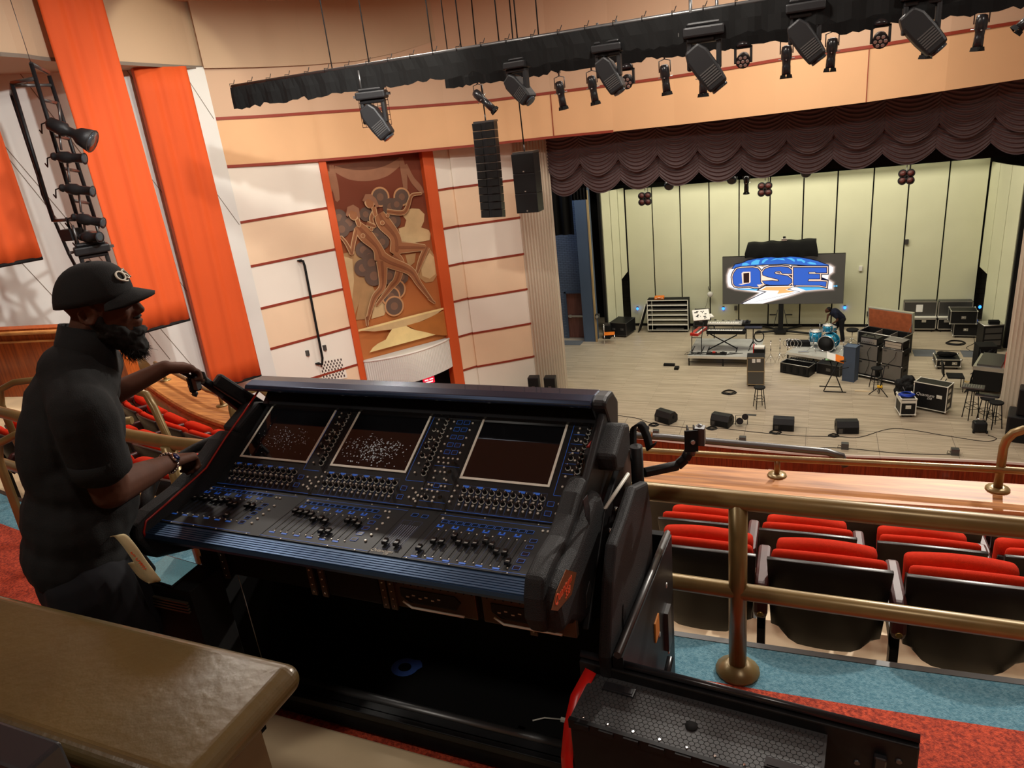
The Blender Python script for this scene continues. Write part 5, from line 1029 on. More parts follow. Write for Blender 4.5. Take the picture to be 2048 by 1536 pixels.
# black box at the lower left corner, floor pipe
t = thing('equipment_box', 'black equipment box cut off by the lower left corner of the picture', 'equipment box', (-1.35, .285, 6.88))
MB().box(-.5, .30, .0, .17, 0, 1.28).build('body', 'blackplastic', t, bevel=.008); MB().box(-.5, .34, .12, .18, 1.25, 1.33).build('top_rail', 'satin', t, bevel=.006); MB().box(.25, .33, .0, .18, .2, 1.30).build('corner_post', 'blackplastic', t, bevel=.01)
t = thing('low_pipe_rail', 'worn brown pipe crossing the lower edge of the picture beside the low wall', 'rail', (-.99, .80, 7.0)); MB().bar((-.05, .16, .12), (.75, .10, .10), .016, 12).build('pipe', 'bronze', t)
# tablet by the person
t = thing('tablet', 'pale speckled tablet lying on dark gear between the person and the console', 'tablet', (-2.06, 1.445, 7.655)); t.rotation_euler = (.1, 0, -.1)
MB().box(-.09, .09, -.05, .07, -.008, 0).build('body', 'satin', t, bevel=.003); MB().box(-.085, .085, -.045, .065, 0, .0015).build('screen', mat('speckled_screen', s(150, 200, 205), .3, emis=s(150, 205, 210), es=.25, noise_s=260, noise_a=.2), t)
t = thing('side_rack', 'dark equipment shelf under the left end of the console', 'rack', (-2.14, 1.39, 6.85)); MB().box(-.0, .24, .0, .14, 0, .79).build('body', 'black', t, bevel=.004)
for i in range(4): MB().box(.02, .22, -.012, -.002, .74 - i * .012, .746 - i * .012).build('slot_plate', 'rackmetal', t)
# ================================================================== PERSON AT THE CONSOLE
VV = Vector((-.806, .592, 0)); ER = Vector((.592, .806, 0))
def PP(D, r, z): p = VV * D + ER * r; return Vector((p.x, p.y, z))
man = thing('person', 'bearded person in black polo shirt and black cap leaning over the console', 'person', (-2.08, 1.22, 6.85)); MO_ = Vector((-2.08, 1.22, 6.85))
def rel(p): return Vector(p) - MO_
def cap_(mb, a, b, ra, rb, n=14):
    a = Vector(a); b = Vector(b); d = (b - a).normalized(); P = []; R = []
    for k in (-1, -.8, -.5, 0): P.append(a + d * ra * k); R.append(max(.001, ra * math.sqrt(max(0, 1 - k * k))))
    for k in (0, .5, .8, 1): P.append(b + d * rb * k); R.append(max(.001, rb * math.sqrt(max(0, 1 - k * k))))
    mb.tube([tuple(rel(p)) for p in P], R, n)
def ell(mb, c, r, ax=None, n=16, m=10): mb.sph(tuple(rel(c)), r, n, m, rot=ax)
def axes(f, u):
    f = Vector(f).normalized(); u = Vector(u); u = (u - f * u.dot(f)).normalized(); l = u.cross(f); return Matrix((f, l, u)).transposed()   # local x forward, y left, z up
HF = Vector((.84, .53, -.04)); HA = axes(HF, (-.02, -.02, 1)); HC = PP(2.42, .0, 8.625)
def hp_(x, y, z): return HC + HA @ Vector((x, y, z))
shR, shL = PP(2.23, -.125, 8.365), PP(2.63, -.06, 8.40); neck = PP(2.44, -.075, 8.47)
hipc = PP(2.43, -.27, 7.86); chest = PP(2.44, -.165, 8.28); belly = PP(2.44, -.19, 8.05)
TA = axes((.62, .74, -.15), (.18, .1, 1))
elR, wrR, hdR = PP(2.28, -.125, 8.105), PP(2.54, .05, 8.035), PP(2.62, .105, 8.01)
elL, wrL, hdL = PP(2.80, -.10, 8.235), PP(2.85, .14, 8.285), PP(2.87, .215, 8.262)
kneeR, footR, kneeL, footL = PP(2.36, -.20, 7.38), PP(2.34, -.27, 6.93), PP(2.62, -.10, 7.38), PP(2.62, -.16, 6.93)
b = MB()
ell(b, hp_(-.012, 0, .035), (.098, .076, .088), HA); ell(b, hp_(.03, 0, -.015), (.066, .064, .085), HA); ell(b, hp_(.045, 0, -.075), (.045, .045, .042), HA); ell(b, hp_(.01, 0, -.06), (.06, .06, .05), HA)
ell(b, hp_(.088, 0, .025), (.018, .05, .014), HA); cap_(b, hp_(.090, 0, .008), hp_(.106, 0, -.026), .010, .013); ell(b, hp_(.097, .013, -.03), (.012, .009, .009), HA); ell(b, hp_(.097, -.013, -.03), (.012, .009, .009), HA)
ell(b, hp_(.091, 0, -.058), (.014, .024, .008), HA); ell(b, hp_(.088, 0, -.070), (.014, .021, .008), HA); ell(b, hp_(.06, .04, -.02), (.03, .02, .03), HA); ell(b, hp_(.06, -.04, -.02), (.03, .02, .03), HA)
for sy in (-1, 1):
    b.tube([tuple(rel(hp_(-.012 + .022 * math.cos(q), sy * .082, -.012 + .03 * math.sin(q)))) for q in [i * PI / 5 for i in range(10)]], .0055, 6, closed=True); ell(b, hp_(-.004, sy * .072, -.012), (.018, .009, .024), HA)
cap_(b, hp_(-.03, 0, -.04), neck, .058, .068); cap_(b, neck + Vector((0, 0, -.03)), shR, .06, .062); cap_(b, neck + Vector((0, 0, -.03)), shL, .06, .062)
ell(b, chest, (.115, .175, .18), TA); ell(b, belly, (.125, .165, .16), TA); ell(b, hipc, (.125, .17, .13), TA)
cap_(b, shR, elR, .068, .056); cap_(b, elR, elR + (wrR - elR) * .5, .057, .046); cap_(b, elR + (wrR - elR) * .5, wrR, .046, .030); cap_(b, shL, elL, .06, .048); cap_(b, elL, wrL, .046, .029)
for k, f in ((kneeR, footR), (kneeL, footL)): cap_(b, hipc + (k - hipc) * .12 + (VV * (-.09 if k is kneeR else .09)), k, .10, .065); cap_(b, k, f, .062, .042)
def hand(b, w, h, up_, side, curl_dir, thumb):
    d = (h - w).normalized(); s_ = side.normalized(); c = curl_dir.normalized()
    k = h
    for i in range(5): cap_(b, w + s_ * (.008 * (i - 2)), h + s_ * (.0175 * (i - 2)), .022, .0175, 8)
    L_ = [.037, .044, .041, .032]
    for i in range(4):
        o = s_ * (.0195 * (i - 1.5)); p0 = h + o; p1 = p0 + d * L_[i] * .75 + c * L_[i] * .45; p2 = p1 + c * L_[i] * .95 - d * .004; p3 = p2 - d * L_[i] * .8 + c * .004
        cap_(b, p0, p1, .0115, .0105, 8); cap_(b, p1, p2, .0102, .0095, 8); cap_(b, p2, p3, .0092, .0085, 8)
    t0 = w + (h - w) * .25 - s_ * .03 * thumb; t1 = t0 + d * .035 - s_ * .012 * thumb + c * .018; t2 = t1 + d * .022 + c * .022 + s_ * .006 * thumb
    cap_(b, t0, t1, .014, .0115, 8); cap_(b, t1, t2, .0112, .0095, 8)
hand(b, wrR, hdR, None, Vector((0, 0, 1)).cross(hdR - wrR) * -1, Vector((.1, .1, -1)), 1)
hand(b, wrL, hdL, None, Vector((0, 0, 1)).cross(hdL - wrL) * -1, Vector((.15, .15, -1)), 1)
remeshed('body', b, 'skin', man, .0062, 3)
for sy in (-1, 1):
    e = MB(); c_ = hp_(.080, sy * .031, .004); e.sph(tuple(rel(c_)), .0125, 12, 8, mi=0); e.sph(tuple(rel(c_ + HA @ Vector((.0085, -.003, 0)))), .0062, 10, 6, mi=1); e.build('eye', [mat('eye_white', s(190, 178, 160), .3), 'knob'], man)
# clothes
b = MB(); ell(b, chest, (.137, .195, .20), TA); ell(b, belly, (.150, .185, .19), TA); ell(b, hipc + Vector((0, 0, .03)), (.152, .192, .155), TA); cap_(b, neck + Vector((0, 0, -.05)), shR, .075, .076); cap_(b, neck + Vector((0, 0, -.05)), shL, .075, .076)
ell(b, PP(2.40, -.235, 8.22), (.10, .13, .20), TA); ell(b, PP(2.42, -.12, 8.46), (.09, .11, .08), TA); cap_(b, shR, shR + (elR - shR) * .60, .088, .080); ell(b, PP(2.43, -.20, 8.14), (.14, .185, .17), TA); ell(b, PP(2.42, -.235, 8.0), (.155, .19, .17), TA); cap_(b, PP(2.42, -.13, 8.42), shR, .09, .085); cap_(b, PP(2.42, -.13, 8.42), shL, .09, .08); cap_(b, shL, shL + (elL - shL) * .7, .074, .066); cap_(b, PP(2.42, -.12, 8.43), PP(2.44, -.08, 8.49), .08, .066)
sh_ = remeshed('polo_shirt', b, 'shirt', man, .009, 4)
tx = bpy.data.textures.new('folds', 'CLOUDS'); tx.noise_scale = .16; dp = sh_.modifiers.new('d', 'DISPLACE'); dp.texture = tx; dp.strength = .022; dp.mid_level = .5
# cut the sleeve ends and hem flat with small bands
sR = shR + (elR - shR) * .70; dR = (elR - shR).normalized(); b = MB(); b.tube([tuple(rel(shR + (elR - shR) * t)) for t in (.5, .62, .74)], [.084, .083, .082], 20, flat=.95); b.build('sleeve_cuff', 'shirt', man)
b = MB(); b.tube([tuple(rel(PP(2.43, -.095, 8.43))), tuple(rel(PP(2.435, -.075, 8.50))), tuple(rel(PP(2.44, -.052, 8.565)))], [.092, .082, .074], 20, cap=False); cl_ = b.build('collar', 'shirt', man); cl_.modifiers.new('s', 'SOLIDIFY').thickness = .006
b = MB(); ell(b, hipc + Vector((0, 0, -.05)), (.14, .182, .17), TA)
for k, f, o in ((kneeR, footR, -.09), (kneeL, footL, .09)): cap_(b, hipc + (k - hipc) * .12 + VV * o, k, .125, .088); cap_(b, k, f + Vector((0, 0, .02)), .088, .07)
remeshed('trousers', b, 'trousers', man, .011, 3)
for f in (footR, footL): b = MB(); b.M = Matrix.Translation(rel(f)) @ Matrix.Rotation(.75, 4, 'Z'); b.sph((.06, 0, -.045), (.14, .05, .035)); b.box(-.07, .19, -.045, .045, -.08, -.06); b.sph((-.03, 0, -.02), (.05, .045, .05)); b.build('shoe', 'black', man)
# beard and brows
b = MB(); ell(b, hp_(.045, 0, -.10), (.052, .054, .045), HA); ell(b, hp_(.065, 0, -.135), (.038, .040, .038), HA); ell(b, hp_(.02, 0, -.075), (.062, .071, .045), HA); ell(b, hp_(.0, 0, -.04), (.035, .076, .05), HA); ell(b, hp_(.09, 0, -.046), (.014, .028, .006), HA); ell(b, hp_(.088, 0, -.088), (.02, .03, .016), HA)
bd_ = remeshed('beard', b, 'hair', man, .006, 2); t2 = bpy.data.textures.new('curls', 'CLOUDS'); t2.noise_scale = .012; q = bd_.modifiers.new('d', 'DISPLACE'); q.texture = t2; q.strength = .014; q.mid_level = .45
b = MB(); rr = random.Random(2)
for i in range(420):
    a = rr.uniform(-2.6, 2.6); e = rr.uniform(.2, 1.4); c = hp_(.058 + .036 * math.cos(a) * math.sin(e), .042 * math.sin(a) * math.sin(e), -.128 - .034 * math.cos(e)); d = (c - hp_(.03, 0, -.07)).normalized(); L_ = rr.uniform(.012, .030)
    p1 = c + d * L_ * .5 + Vector((rr.gauss(0, .003), rr.gauss(0, .003), 0)); p2 = c + d * L_ + Vector((rr.gauss(0, .006), rr.gauss(0, .006), rr.gauss(0, .004))); b.tube([tuple(rel(c)), tuple(rel(p1)), tuple(rel(p2))], [.0009, .0007, .0003], 3, cap=False)
b.build('beard_strands', 'hair', bd_)['kind'] = 'stuff'
b = MB(); 
for sy in (-1, 1): b.tube([tuple(rel(hp_(.096, sy * .014, .022))), tuple(rel(hp_(.092, sy * .035, .028))), tuple(rel(hp_(.076, sy * .052, .022)))], [.004, .005, .002], 6)
b.build('eyebrows', 'hair', man)
# cap
b = MB(); vs = []; n = 28; m = 9
for j in range(m + 1):
    t = j / m; a = t * PI / 2
    for i in range(n):
        q = 2 * PI * i / n; rx = .107 * math.cos(a) ** .72; ry = .091 * math.cos(a) ** .72; z = .026 + .098 * math.sin(a) + (-.012 * (1 - t) * (1 - math.cos(q)) * .9)
        vs.append(rel(hp_(-.014 + rx * math.cos(q) + (.012 * t), ry * math.sin(q), z)))
b.add([tuple(v) for v in vs], [(j * n + i, j * n + (i + 1) % n, (j + 1) * n + (i + 1) % n, (j + 1) * n + i) for j in range(m) for i in range(n)] + [tuple(m * n + i for i in range(n))], smooth=True)
cp_ = b.build('cap', 'capfab', man); cp_.modifiers.new('s', 'SOLIDIFY').thickness = -.004
b = MB(); vs = []
for j in range(7):
    t = j / 6
    for i in range(15):
        u = i / 14 * 2 - 1; ang = u * 1.02; x = .096 * math.cos(ang) * 1.0 + t * .070 * (1 - u * u) ** .42; y = (.088 * math.sin(ang)) * (1 + .05 * t)
        vs.append(tuple(rel(hp_(-.012 + x, y, .034 - .020 * t + .0 - .024 * u * u * (1 - .1 * t)))))
b.add(vs, [(j * 15 + i, j * 15 + i + 1, (j + 1) * 15 + i + 1, (j + 1) * 15 + i) for j in range(6) for i in range(14)], smooth=True); br_ = b.build('brim', 'capfab', cp_); br_.modifiers.new('s', 'SOLIDIFY').thickness = .010
b = MB(); b.sph(tuple(rel(hp_(-.002, 0, .126))), (.009, .009, .005)); b.build('top_button', 'capfab', cp_)
for ch, q in (('Q', .42), ('S', .02), ('E', -.38)):
    q = -q * .75; z0 = .078; rx, ry = .100, .087; p = hp_(-.008 + rx * math.cos(q) * .93, ry * math.sin(q) * .93, z0); nn = HA @ Vector((math.cos(q), math.sin(q) * 1.3, .62)).normalized(); xx = Vector((0, 0, 1)).cross(nn).normalized(); yy = nn.cross(xx)
    tm = Matrix.Translation(rel(p) + nn * .006) @ Matrix((xx, yy, nn)).transposed().to_4x4(); text('cap_letter', ch, .046, 'capletter', cp_, tm, .002)
# watch, lanyard
wd = (wrR - elR).normalized(); b = MB(); wc = wrR - wd * .0 ; q = wd.orthogonal().normalized(); w2 = wd.cross(q)
for i in range(22): a = 2 * PI * i / 22; b.sph(tuple(rel(wc + (q * math.cos(a) + w2 * math.sin(a)) * .0335)), (.0075, .0055, .0055), 8, 5)
wt = thing('wrist_watch', 'silver bracelet watch with dark blue face on the near wrist of the person', 'watch', tuple(wc)); b2 = MB(); b2.v = [tuple(Vector(v) + MO_ - wc) for v in b.v]; b2.f = b.f; b2.m = b.m; b2.sm = b.sm; b2.build('bracelet', 'chrome', wt)
fd = (-VV * .75 + Vector((0, 0, .55)) + ER * .3); fd = (fd - wd * fd.dot(wd)).normalized(); b = MB(); b.lathe([(.017, 0), (.019, .004), (.017, .009), (.0, .0092)], 18, c=tuple(fd * .031), ax=fd.to_track_quat('Z', 'Y').to_matrix(), mi=0); b.lathe([(.014, .0094), (.0, .0098)], 18, c=tuple(fd * .031), ax=fd.to_track_quat('Z', 'Y').to_matrix(), mi=1); b.build('watch_face', ['chrome', mat('watch_dial', s(20, 30, 70), .2)], wt)
b = MB(); lp = [PP(2.26, -.150, 7.965), PP(2.25, -.135, 7.965), PP(2.235, -.12, 7.93), PP(2.225, -.105, 7.87), PP(2.215, -.09, 7.82), PP(2.215, -.085, 7.80), PP(2.225, -.092, 7.795), PP(2.235, -.11, 7.82), PP(2.245, -.125, 7.87)]
ln = thing('lanyard', 'cream lanyard with red script hanging from the pocket of the person', 'lanyard', tuple(lp[0])); L0_ = lp[0]; vs = []; sd_ = (ER * .8 - VV * .3).normalized() * .017
lp = [tuple(p) for p in lp]; lp = [Vector(p) for p in spline(lp, 5)]
for p in lp: vs += [tuple(p - sd_ - L0_), tuple(p + sd_ - L0_)]
b.add(vs, [(2 * i, 2 * i + 1, 2 * i + 3, 2 * i + 2) for i in range(len(lp) - 1)], smooth=True); o = b.build('strap', mat('cream_strap', s(190, 172, 130), .7), ln); o.modifiers.new('s', 'SOLIDIFY').thickness = .002
a_, c_ = lp[7] , lp[22]; xd = (c_ - a_).normalized(); nn = -VV + Vector((0, 0, .2)); nn = (nn - xd * nn.dot(xd)).normalized(); yd = nn.cross(xd); text('strap_script', 'Brown', .026, 'script_red', ln, Matrix.Translation((a_ + c_) / 2 - L0_ + nn * .004) @ Matrix((xd, yd, nn)).transposed().to_4x4(), .0004, shear=.3)
# ================================================================== ON THE STAGE
def case(name, label, cat, loc, rz, w, d, h, group=None, col='blackpaint', edge='alu', casters=True, lift=.09, handles=1, side_h=False, openfront=False, recess=True, e=.018):
    # origin at the front left corner on the floor, x along the front, y to the back
    t = thing(name, label, cat, loc, rz, group); z0 = lift if casters else 0; z1 = h
    mb = MB()
    if openfront:
        mb.box(0, w, d - .02, d, z0, z1); mb.box(0, .02, 0, d, z0, z1); mb.box(w - .02, w, 0, d, z0, z1); mb.box(0, w, 0, d, z0, z0 + .02); mb.box(0, w, 0, d, z1 - .02, z1)
    else: mb.box(0, w, 0, d, z0, z1)
    mb.build('shell', col, t)
    mb = MB(); a = e
    for y in (0, d):
        for z in (z0, z1): mb.box(-.003, w + .003, y - a / 2, y + a / 2, z - a / 2, z + a / 2)
        for x in (0, w): mb.box(x - a / 2, x + a / 2, y - a / 2, y + a / 2, z0, z1)
    for x in (0, w):
        for z in (z0, z1): mb.box(x - a / 2, x + a / 2, 0, d, z - a / 2, z + a / 2)
    for x in (0, w):
        for y in (0, d):
            for z in (z0, z1): mb.sph((x, y, z), a * 1.3, 8, 6)
    mb.build('edge_frame', edge, t)
    if casters:
        for x in (.08, w - .08):
            for y in (.08, d - .08): MB().bar((x - .015, y, .04), (x + .015, y, .04), .04, 12).box(x - .03, x + .03, y - .03, y + .03, .07, z0).build('caster', 'black', t)
    if recess and not openfront:
        n = handles
        for i in range(n):
            cx = w * (i + .5) / n; cz = (z0 + z1) / 2; MB().box(cx - .07, cx + .07, -.008, .0, cz - .05, cz + .05).bar((cx - .045, -.012, cz), (cx + .045, -.012, cz), .008).build('recessed_handle', edge, t)
    if side_h: MB().box(w, w + .008, d / 2 - .08, d / 2 + .08, (z0 + z1) / 2 - .05, (z0 + z1) / 2 + .05).build('side_handle', edge, t)
    return t
def ang(a, b): return math.atan2(b[1] - a[1], b[0] - a[0])
# left back: black trunk, cable shelf case, ramp, box
case('road_trunk', 'black road trunk by the left wing of the shell', 'flight case', (-7.93, 28.22, 0), -.18, .75, .95, .62, handles=2, edge='steel')
t = thing('shelf_case', 'open fronted black case of six white edged shelves, largest at the back left', 'flight case', (-6.45, 28.88, 0), .02)
MB().box(0, 1.7, .48, .5, .1, 1.38).box(0, .02, 0, .5, .1, 1.38).box(1.68, 1.7, 0, .5, .1, 1.38).box(0, 1.7, 0, .5, .08, .12).box(0, 1.7, 0, .5, 1.36, 1.40).build('carcass', 'black', t)
for i in range(6): z = .33 + i * .21; MB().box(.0, 1.7, -.01, .48, z - .012, z + .012).build('shelf', 'bezel', t) if i < 5 else None
MB().box(.0, .03, -.012, 0, .1, 1.4).box(1.67, 1.7, -.012, 0, .1, 1.4).box(.2, .215, -.012, 0, .1, 1.36).box(0, 1.7, -.012, 0, .09, .12).box(0, 1.7, -.012, 0, 1.375, 1.41).build('front_frame', 'bezel', t)
MB().box(.25, 1.58, .02, .3, .98, 1.03).build('stored_bar', 'steel', t); MB().box(.35, 1.5, .02, .3, .125, .18).build('stored_bar', 'steel', t)
for x in (.12, .85, 1.58): MB().bar((x - .02, .06, .045), (x + .02, .06, .045), .045, 12).build('caster', 'steel', t)
b = MB(); b.prism([(-.42, .0), (-.40, 0), (-.02, 1.22), (-.04, 1.22)], ((0, 0, 0), (1, 0, 0), (0, 0, 1), (0, 1, 0)), .5); b.box(-.30, -.02, .02, .45, .0, .9); t = thing('leaning_lid', 'black case lid leaning against the left side of the white edged shelf case', 'lid', (-6.47, 28.85, 0)); b = MB(); b.prism([(-.42, .0), (-.37, 0), (-.0, 1.2), (-.04, 1.22)], ((0, 0, 0), (1, 0, 0), (0, 0, 1), (0, 1, 0)), .5); b.build('board', 'black', t); MB().tube([(-.42, 0, .02), (-.04, 0, 1.22)], .012, 5).build('edge_trim', 'bezel', t)
t = thing('orange_case', 'small orange plastic case on top of the white edged shelf case', 'tool case', (-6.15, 28.98, 1.40), .1); MB().box(0, .40, 0, .26, 0, .12).build('body', 'orangeplastic', t, bevel=.02); MB().tube([(.13, -.01, .06), (.15, -.03, .09), (.25, -.03, .09), (.27, -.01, .06)], .012, 6).build('handle', 'bezel', t); MB().box(.05, .1, -.01, 0, .04, .08).build('latch', 'bezel', t); MB().box(.3, .35, -.01, 0, .04, .08).build('latch', 'bezel', t)
case('road_trunk', 'dark road trunk half hidden behind the white edged shelf case', 'flight case', (-4.55, 29.1, 0), .05, .55, .6, .80, handles=1, edge='steel')
# red seated chair at the far left
t = thing('stacking_chair', 'orange seated metal stacking chair by the left wing', 'chair', (-7.72, 27.35, 0), .25)
MB().box(-.22, .22, -.2, .2, .40, .43).build('seat', 'orangeplastic', t, bevel=.01); MB().box(-.22, -.19, -.2, .2, .62, .76).build('backrest', 'white', t, bevel=.01)
for x, y in ((-.2, -.2), (.2, -.2), (.2, .2), (-.2, .2)): MB().bar((x * 1.1, y * 1.1, 0), (x, y, .41), .012, 8).build('leg', 'chrome', t)
for y in (-.18, .18): MB().tube([(-.2, y, .4), (-.22, y, .78)], .011, 8).build('back_post', 'chrome', t)
t = thing('wall_equipment', 'dark stage boxes piled beside the blue pillar', 'equipment', (-8.15, 27.9, 0)); MB().box(0, .3, 0, .3, 0, .55).build('body', 'black', t, bevel=.01); MB().box(.05, .25, -.03, 0, .6, .72).build('tilted_lamp', 'steel', t); MB().box(.02, .28, .1, .25, .55, .62).build('bracket', 'steel', t)
t = thing('wall_winch', 'small grey gear box on the blue pillar', 'equipment', (-8.33, 27.5, 1.0)); MB().box(0, .18, -.02, .12, 0, .2).build('body', 'steel', t, bevel=.01); MB().lathe([(.06, 0), (.06, .05)], 12, c=(.1, -.03, .1), ax=Matrix.Rotation(PI / 2, 3, 'X')).build('wheel', 'alu', t)
# keyboard riser
def riser(label, c, rz, w, d, h, open_under=True):
    t = thing('stage_riser', label, 'riser', c, rz); MB().box(0, w, 0, d, h - .06, h).build('deck', 'decktop', t); MB().box(-.01, w + .01, -.01, .01, h - .09, h).box(-.01, .01, 0, d, h - .09, h).box(w - .01, w + .01, 0, d, h - .09, h).build('deck_frame', 'bezel', t)
    for x in (.03, w / 2, w - .03):
        for y in (.03, d - .05): MB().box(x - .02, x + .02, y - .02, y + .02, 0, h - .09).build('leg', 'blackpaint', t)
    MB().bar((.03, .03, .14), (w - .03, .03, .14), .012, 6).build('cross_brace', 'blackpaint', t)
    return t
riser('grey stage riser carrying the keyboards', (-4.13, 24.86, 0), 0, 2.45, 2.1, .38)
def keyboard(label, loc, rz, w, d, h, tilt, body, keys=True, topdetail=False):
    t = thing('keyboard', label, 'keyboard', loc, rz); R = Matrix.Rotation(tilt, 4, 'X'); b = MB(); b.M = R; b.box(0, w, 0, d, 0, h); b.build('body', body, t, bevel=.006)
    if keys:
        b = MB(); b.M = R; b.box(.04, w - .1, .01, d * .5, h, h + .008); k = b.build('white_keys', 'white', t); b = MB(); b.M = R
        for i in range(int((w - .14) / .023)):
            if i % 7 not in (2, 6): b.box(.052 + i * .023, .062 + i * .023, d * .22, d * .5, h + .008, h + .016)
        b.build('black_keys', 'black', t)['kind'] = 'stuff'
    if topdetail:
        b = MB(); b.M = R; r = random.Random(1)
        for i in range(16): x = r.uniform(.05, w - .1); y = r.uniform(.05, d - .08); b.box(x, x + r.uniform(.02, .1), y, y + .03, h, h + .006)
        b.build('controls', 'black', t)
    return t
keyboard('long stage piano, lower of two keyboards on the X stand', (-3.55, 25.45, 1.02), 0, 1.35, .32, .13, 0, 'black')
keyboard('slim silver keyboard on the upper tier above the stage piano', (-3.55, 25.75, 1.28), 0, 1.20, .26, .06, .15, 'alu')
keyboard('small red keyboard standing at the left edge of the riser', (-3.83, 25.3, .98), 1.35, .95, .30, .10, 0, 'red')
keyboard('white synthesizer tilted steeply over the red keyboard', (-4.05, 25.75, 1.42), .35, .6, .42, .06, .9, 'white', False, True)
keyboard('small white controller behind the tilted white synthesizer', (-3.75, 26.2, 1.38), .5, .4, .25, .05, .2, 'white', True)
t = thing('x_stand', 'black X shaped keyboard stand under the stage piano', 'stand', (-3.0, 25.6, .38)); 
for a, b_ in (((-.5, -.1, .03), (.5, -.1, .60)), ((.5, .1, .03), (-.5, .1, .60))): MB().bar(a, b_, .022, 8).build('cross_tube', 'blackpaint', t)
MB().bar((-.5, -.25, .02), (-.5, .25, .02), .018).build('foot', 'blackpaint', t); MB().bar((.5, -.25, .02), (.5, .25, .02), .018).build('foot', 'blackpaint', t); MB().bar((-.5, -.2, .61), (-.5, .2, .61), .018).bar((.5, -.2, .61), (.5, .2, .61), .018).build('support_arm', 'blackpaint', t)
MB().bar((-.3, .2, .6), (-.3, .22, .9), .012).bar((.35, .2, .6), (.35, .22, .9), .012).build('upper_tier_post', 'steel', t)
t = thing('keyboard_stand', 'black stand holding the red and white keyboards at the riser edge', 'stand', (-3.95, 25.6, .38)); 
for x in (-.1, .25): MB().tube([(x, -.35, 0), (x, -.3, .55), (x + .02, .1, 1.0)], .016, 8).build('post', 'blackpaint', t); MB().bar((x, -.5, .02), (x, .3, .02), .016).build('foot', 'blackpaint', t)
MB().bar((-.1, -.3, .55), (.25, -.3, .55), .016).bar((-.1, .0, .9), (.25, 0, .9), .016).build('cross_bar', 'blackpaint', t)
t = thing('pedalboard', 'black pedal board with cables on the front of the keyboard riser', 'pedalboard', (-3.15, 25.05, .38)); MB().box(-.35, .35, -.05, .15, 0, .06).build('body', 'black', t, bevel=.005)
r = random.Random(4); b = MB()
for i in range(9):
    x0 = r.uniform(-1.0, .6); b.tube([(x0 + r.uniform(-.2, .2) * k, r.uniform(-.1, .25), .012) for k in range(5)], .007, 5)
b.build('cables', 'cable', t); 
for i in range(4): MB().box(-.3 + i * .16, -.2 + i * .16, -.02, .08, .06, .1).build('pedal', ('steel', 'red', 'alu', 'blackpaint')[i], t)
t = thing('music_table', 'table of small effect devices behind the keyboards', 'table', (-2.95, 27.6, 0)); MB().box(-.75, .75, -.2, .25, .80, .84).build('table_top', 'black', t)
for x in (-.6, .6): MB().bar((x, 0, 0), (x, 0, .8), .02).build('leg', 'blackpaint', t)
r = random.Random(9)
for i in range(14): x = -.7 + i * .1; MB().box(x, x + .08, -.18 + r.random() * .1, .1, .84, .88 + r.random() * .05).build('effect_device', ('steel', 'black', 'alu')[i % 3], t)
t = thing('flat_stand', 'black flat topped tripod stand at the right end of the keyboards', 'stand', (-1.95, 25.75, .38)); MB().box(-.3, .3, -.15, .15, .80, .83).build('tray', 'blackpaint', t); MB().bar((0, 0, .2), (0, 0, .8), .018).build('post', 'blackpaint', t)
for a in (0, 2.1, 4.2): MB().bar((0, 0, .3), (.28 * math.cos(a), .28 * math.sin(a), .01), .012).build('leg', 'blackpaint', t)
t = thing('mic_stand_case', 'box with red mixer and coiled cables at the right riser corner', 'equipment', (-1.72, 25.0, .38)); MB().box(-.15, .22, -.1, .25, 0, .28).build('body', 'black', t, bevel=.01); MB().box(-.13, .2, -.08, .22, .28, .34).build('mixer_face', 'white', t); MB().box(-.17, -.14, -.1, .25, .1, .36).build('side_panel', 'red', t)
b = MB(); 
for k in range(3): b.tube([(.0 + .16 * math.cos(q), .3 + .02 * k, .62 + .2 * math.sin(q)) for q in [i * PI / 8 for i in range(16)]], .018, 6, closed=True)
b.build('hanging_cable', 'cable', t)
# speaker cabinet by the stool
t = thing('bass_cabinet', 'tall black two section bass cabinet with pale edging standing alone centre stage', 'amplifier cabinet', (-1.925, 22.97, 0), .06)
MB().box(0, .55, 0, .45, .07, 1.02).build('body', 'black', t); MB().box(.03, .52, -.01, 0, .10, .52).box(.03, .52, -.01, 0, .57, .99).build('grille', 'steel', t)
MB().box(0, .55, -.015, 0, .52, .56).box(0, .55, -.015, 0, .99, 1.02).box(0, .55, -.015, 0, .07, .10).box(0, .025, -.015, 0, .07, 1.02).box(.525, .55, -.015, 0, .07, 1.02).build('edging', mat('tan_edging', s(150, 132, 100), .7), t); MB().box(.16, .26, -.02, -.01, .84, .97).box(.3, .42, -.02, -.01, .86, .97).build('paper_note', 'paper', t)
for x in (.07, .48): MB().bar((x - .02, .07, .035), (x + .02, .07, .035), .035, 12).build('caster', 'black', t)
def stool(label, loc, h, m='black', r_=.17, grp=None, rings=(.35, .5), tilt=0):
    t = thing('bar_stool', label, 'stool', loc, .4, grp); MB().lathe([(r_ * .93, h - .05), (r_, h - .03), (r_, h - .01), (r_ * .9, h)], 20).build('seat', m, t)
    for i in range(4): a = PI / 4 + i * PI / 2; MB().bar((r_ * 1.15 * math.cos(a), r_ * 1.15 * math.sin(a), 0), (r_ * .7 * math.cos(a), r_ * .7 * math.sin(a), h - .05), .013, 8).build('leg', m, t)
    for q in rings: rr = r_ * (1.15 - .45 * q / 1) * .98; MB().tube([(rr * math.cos(PI / 4 + i * PI / 2), rr * math.sin(PI / 4 + i * PI / 2), h * q) for i in range(4)], .008, 6, closed=True).build('foot_ring', m, t)
    return t
stool('black round bar stool standing in front of the tall bass cabinet', (-1.41, 21.25, 0), .69)
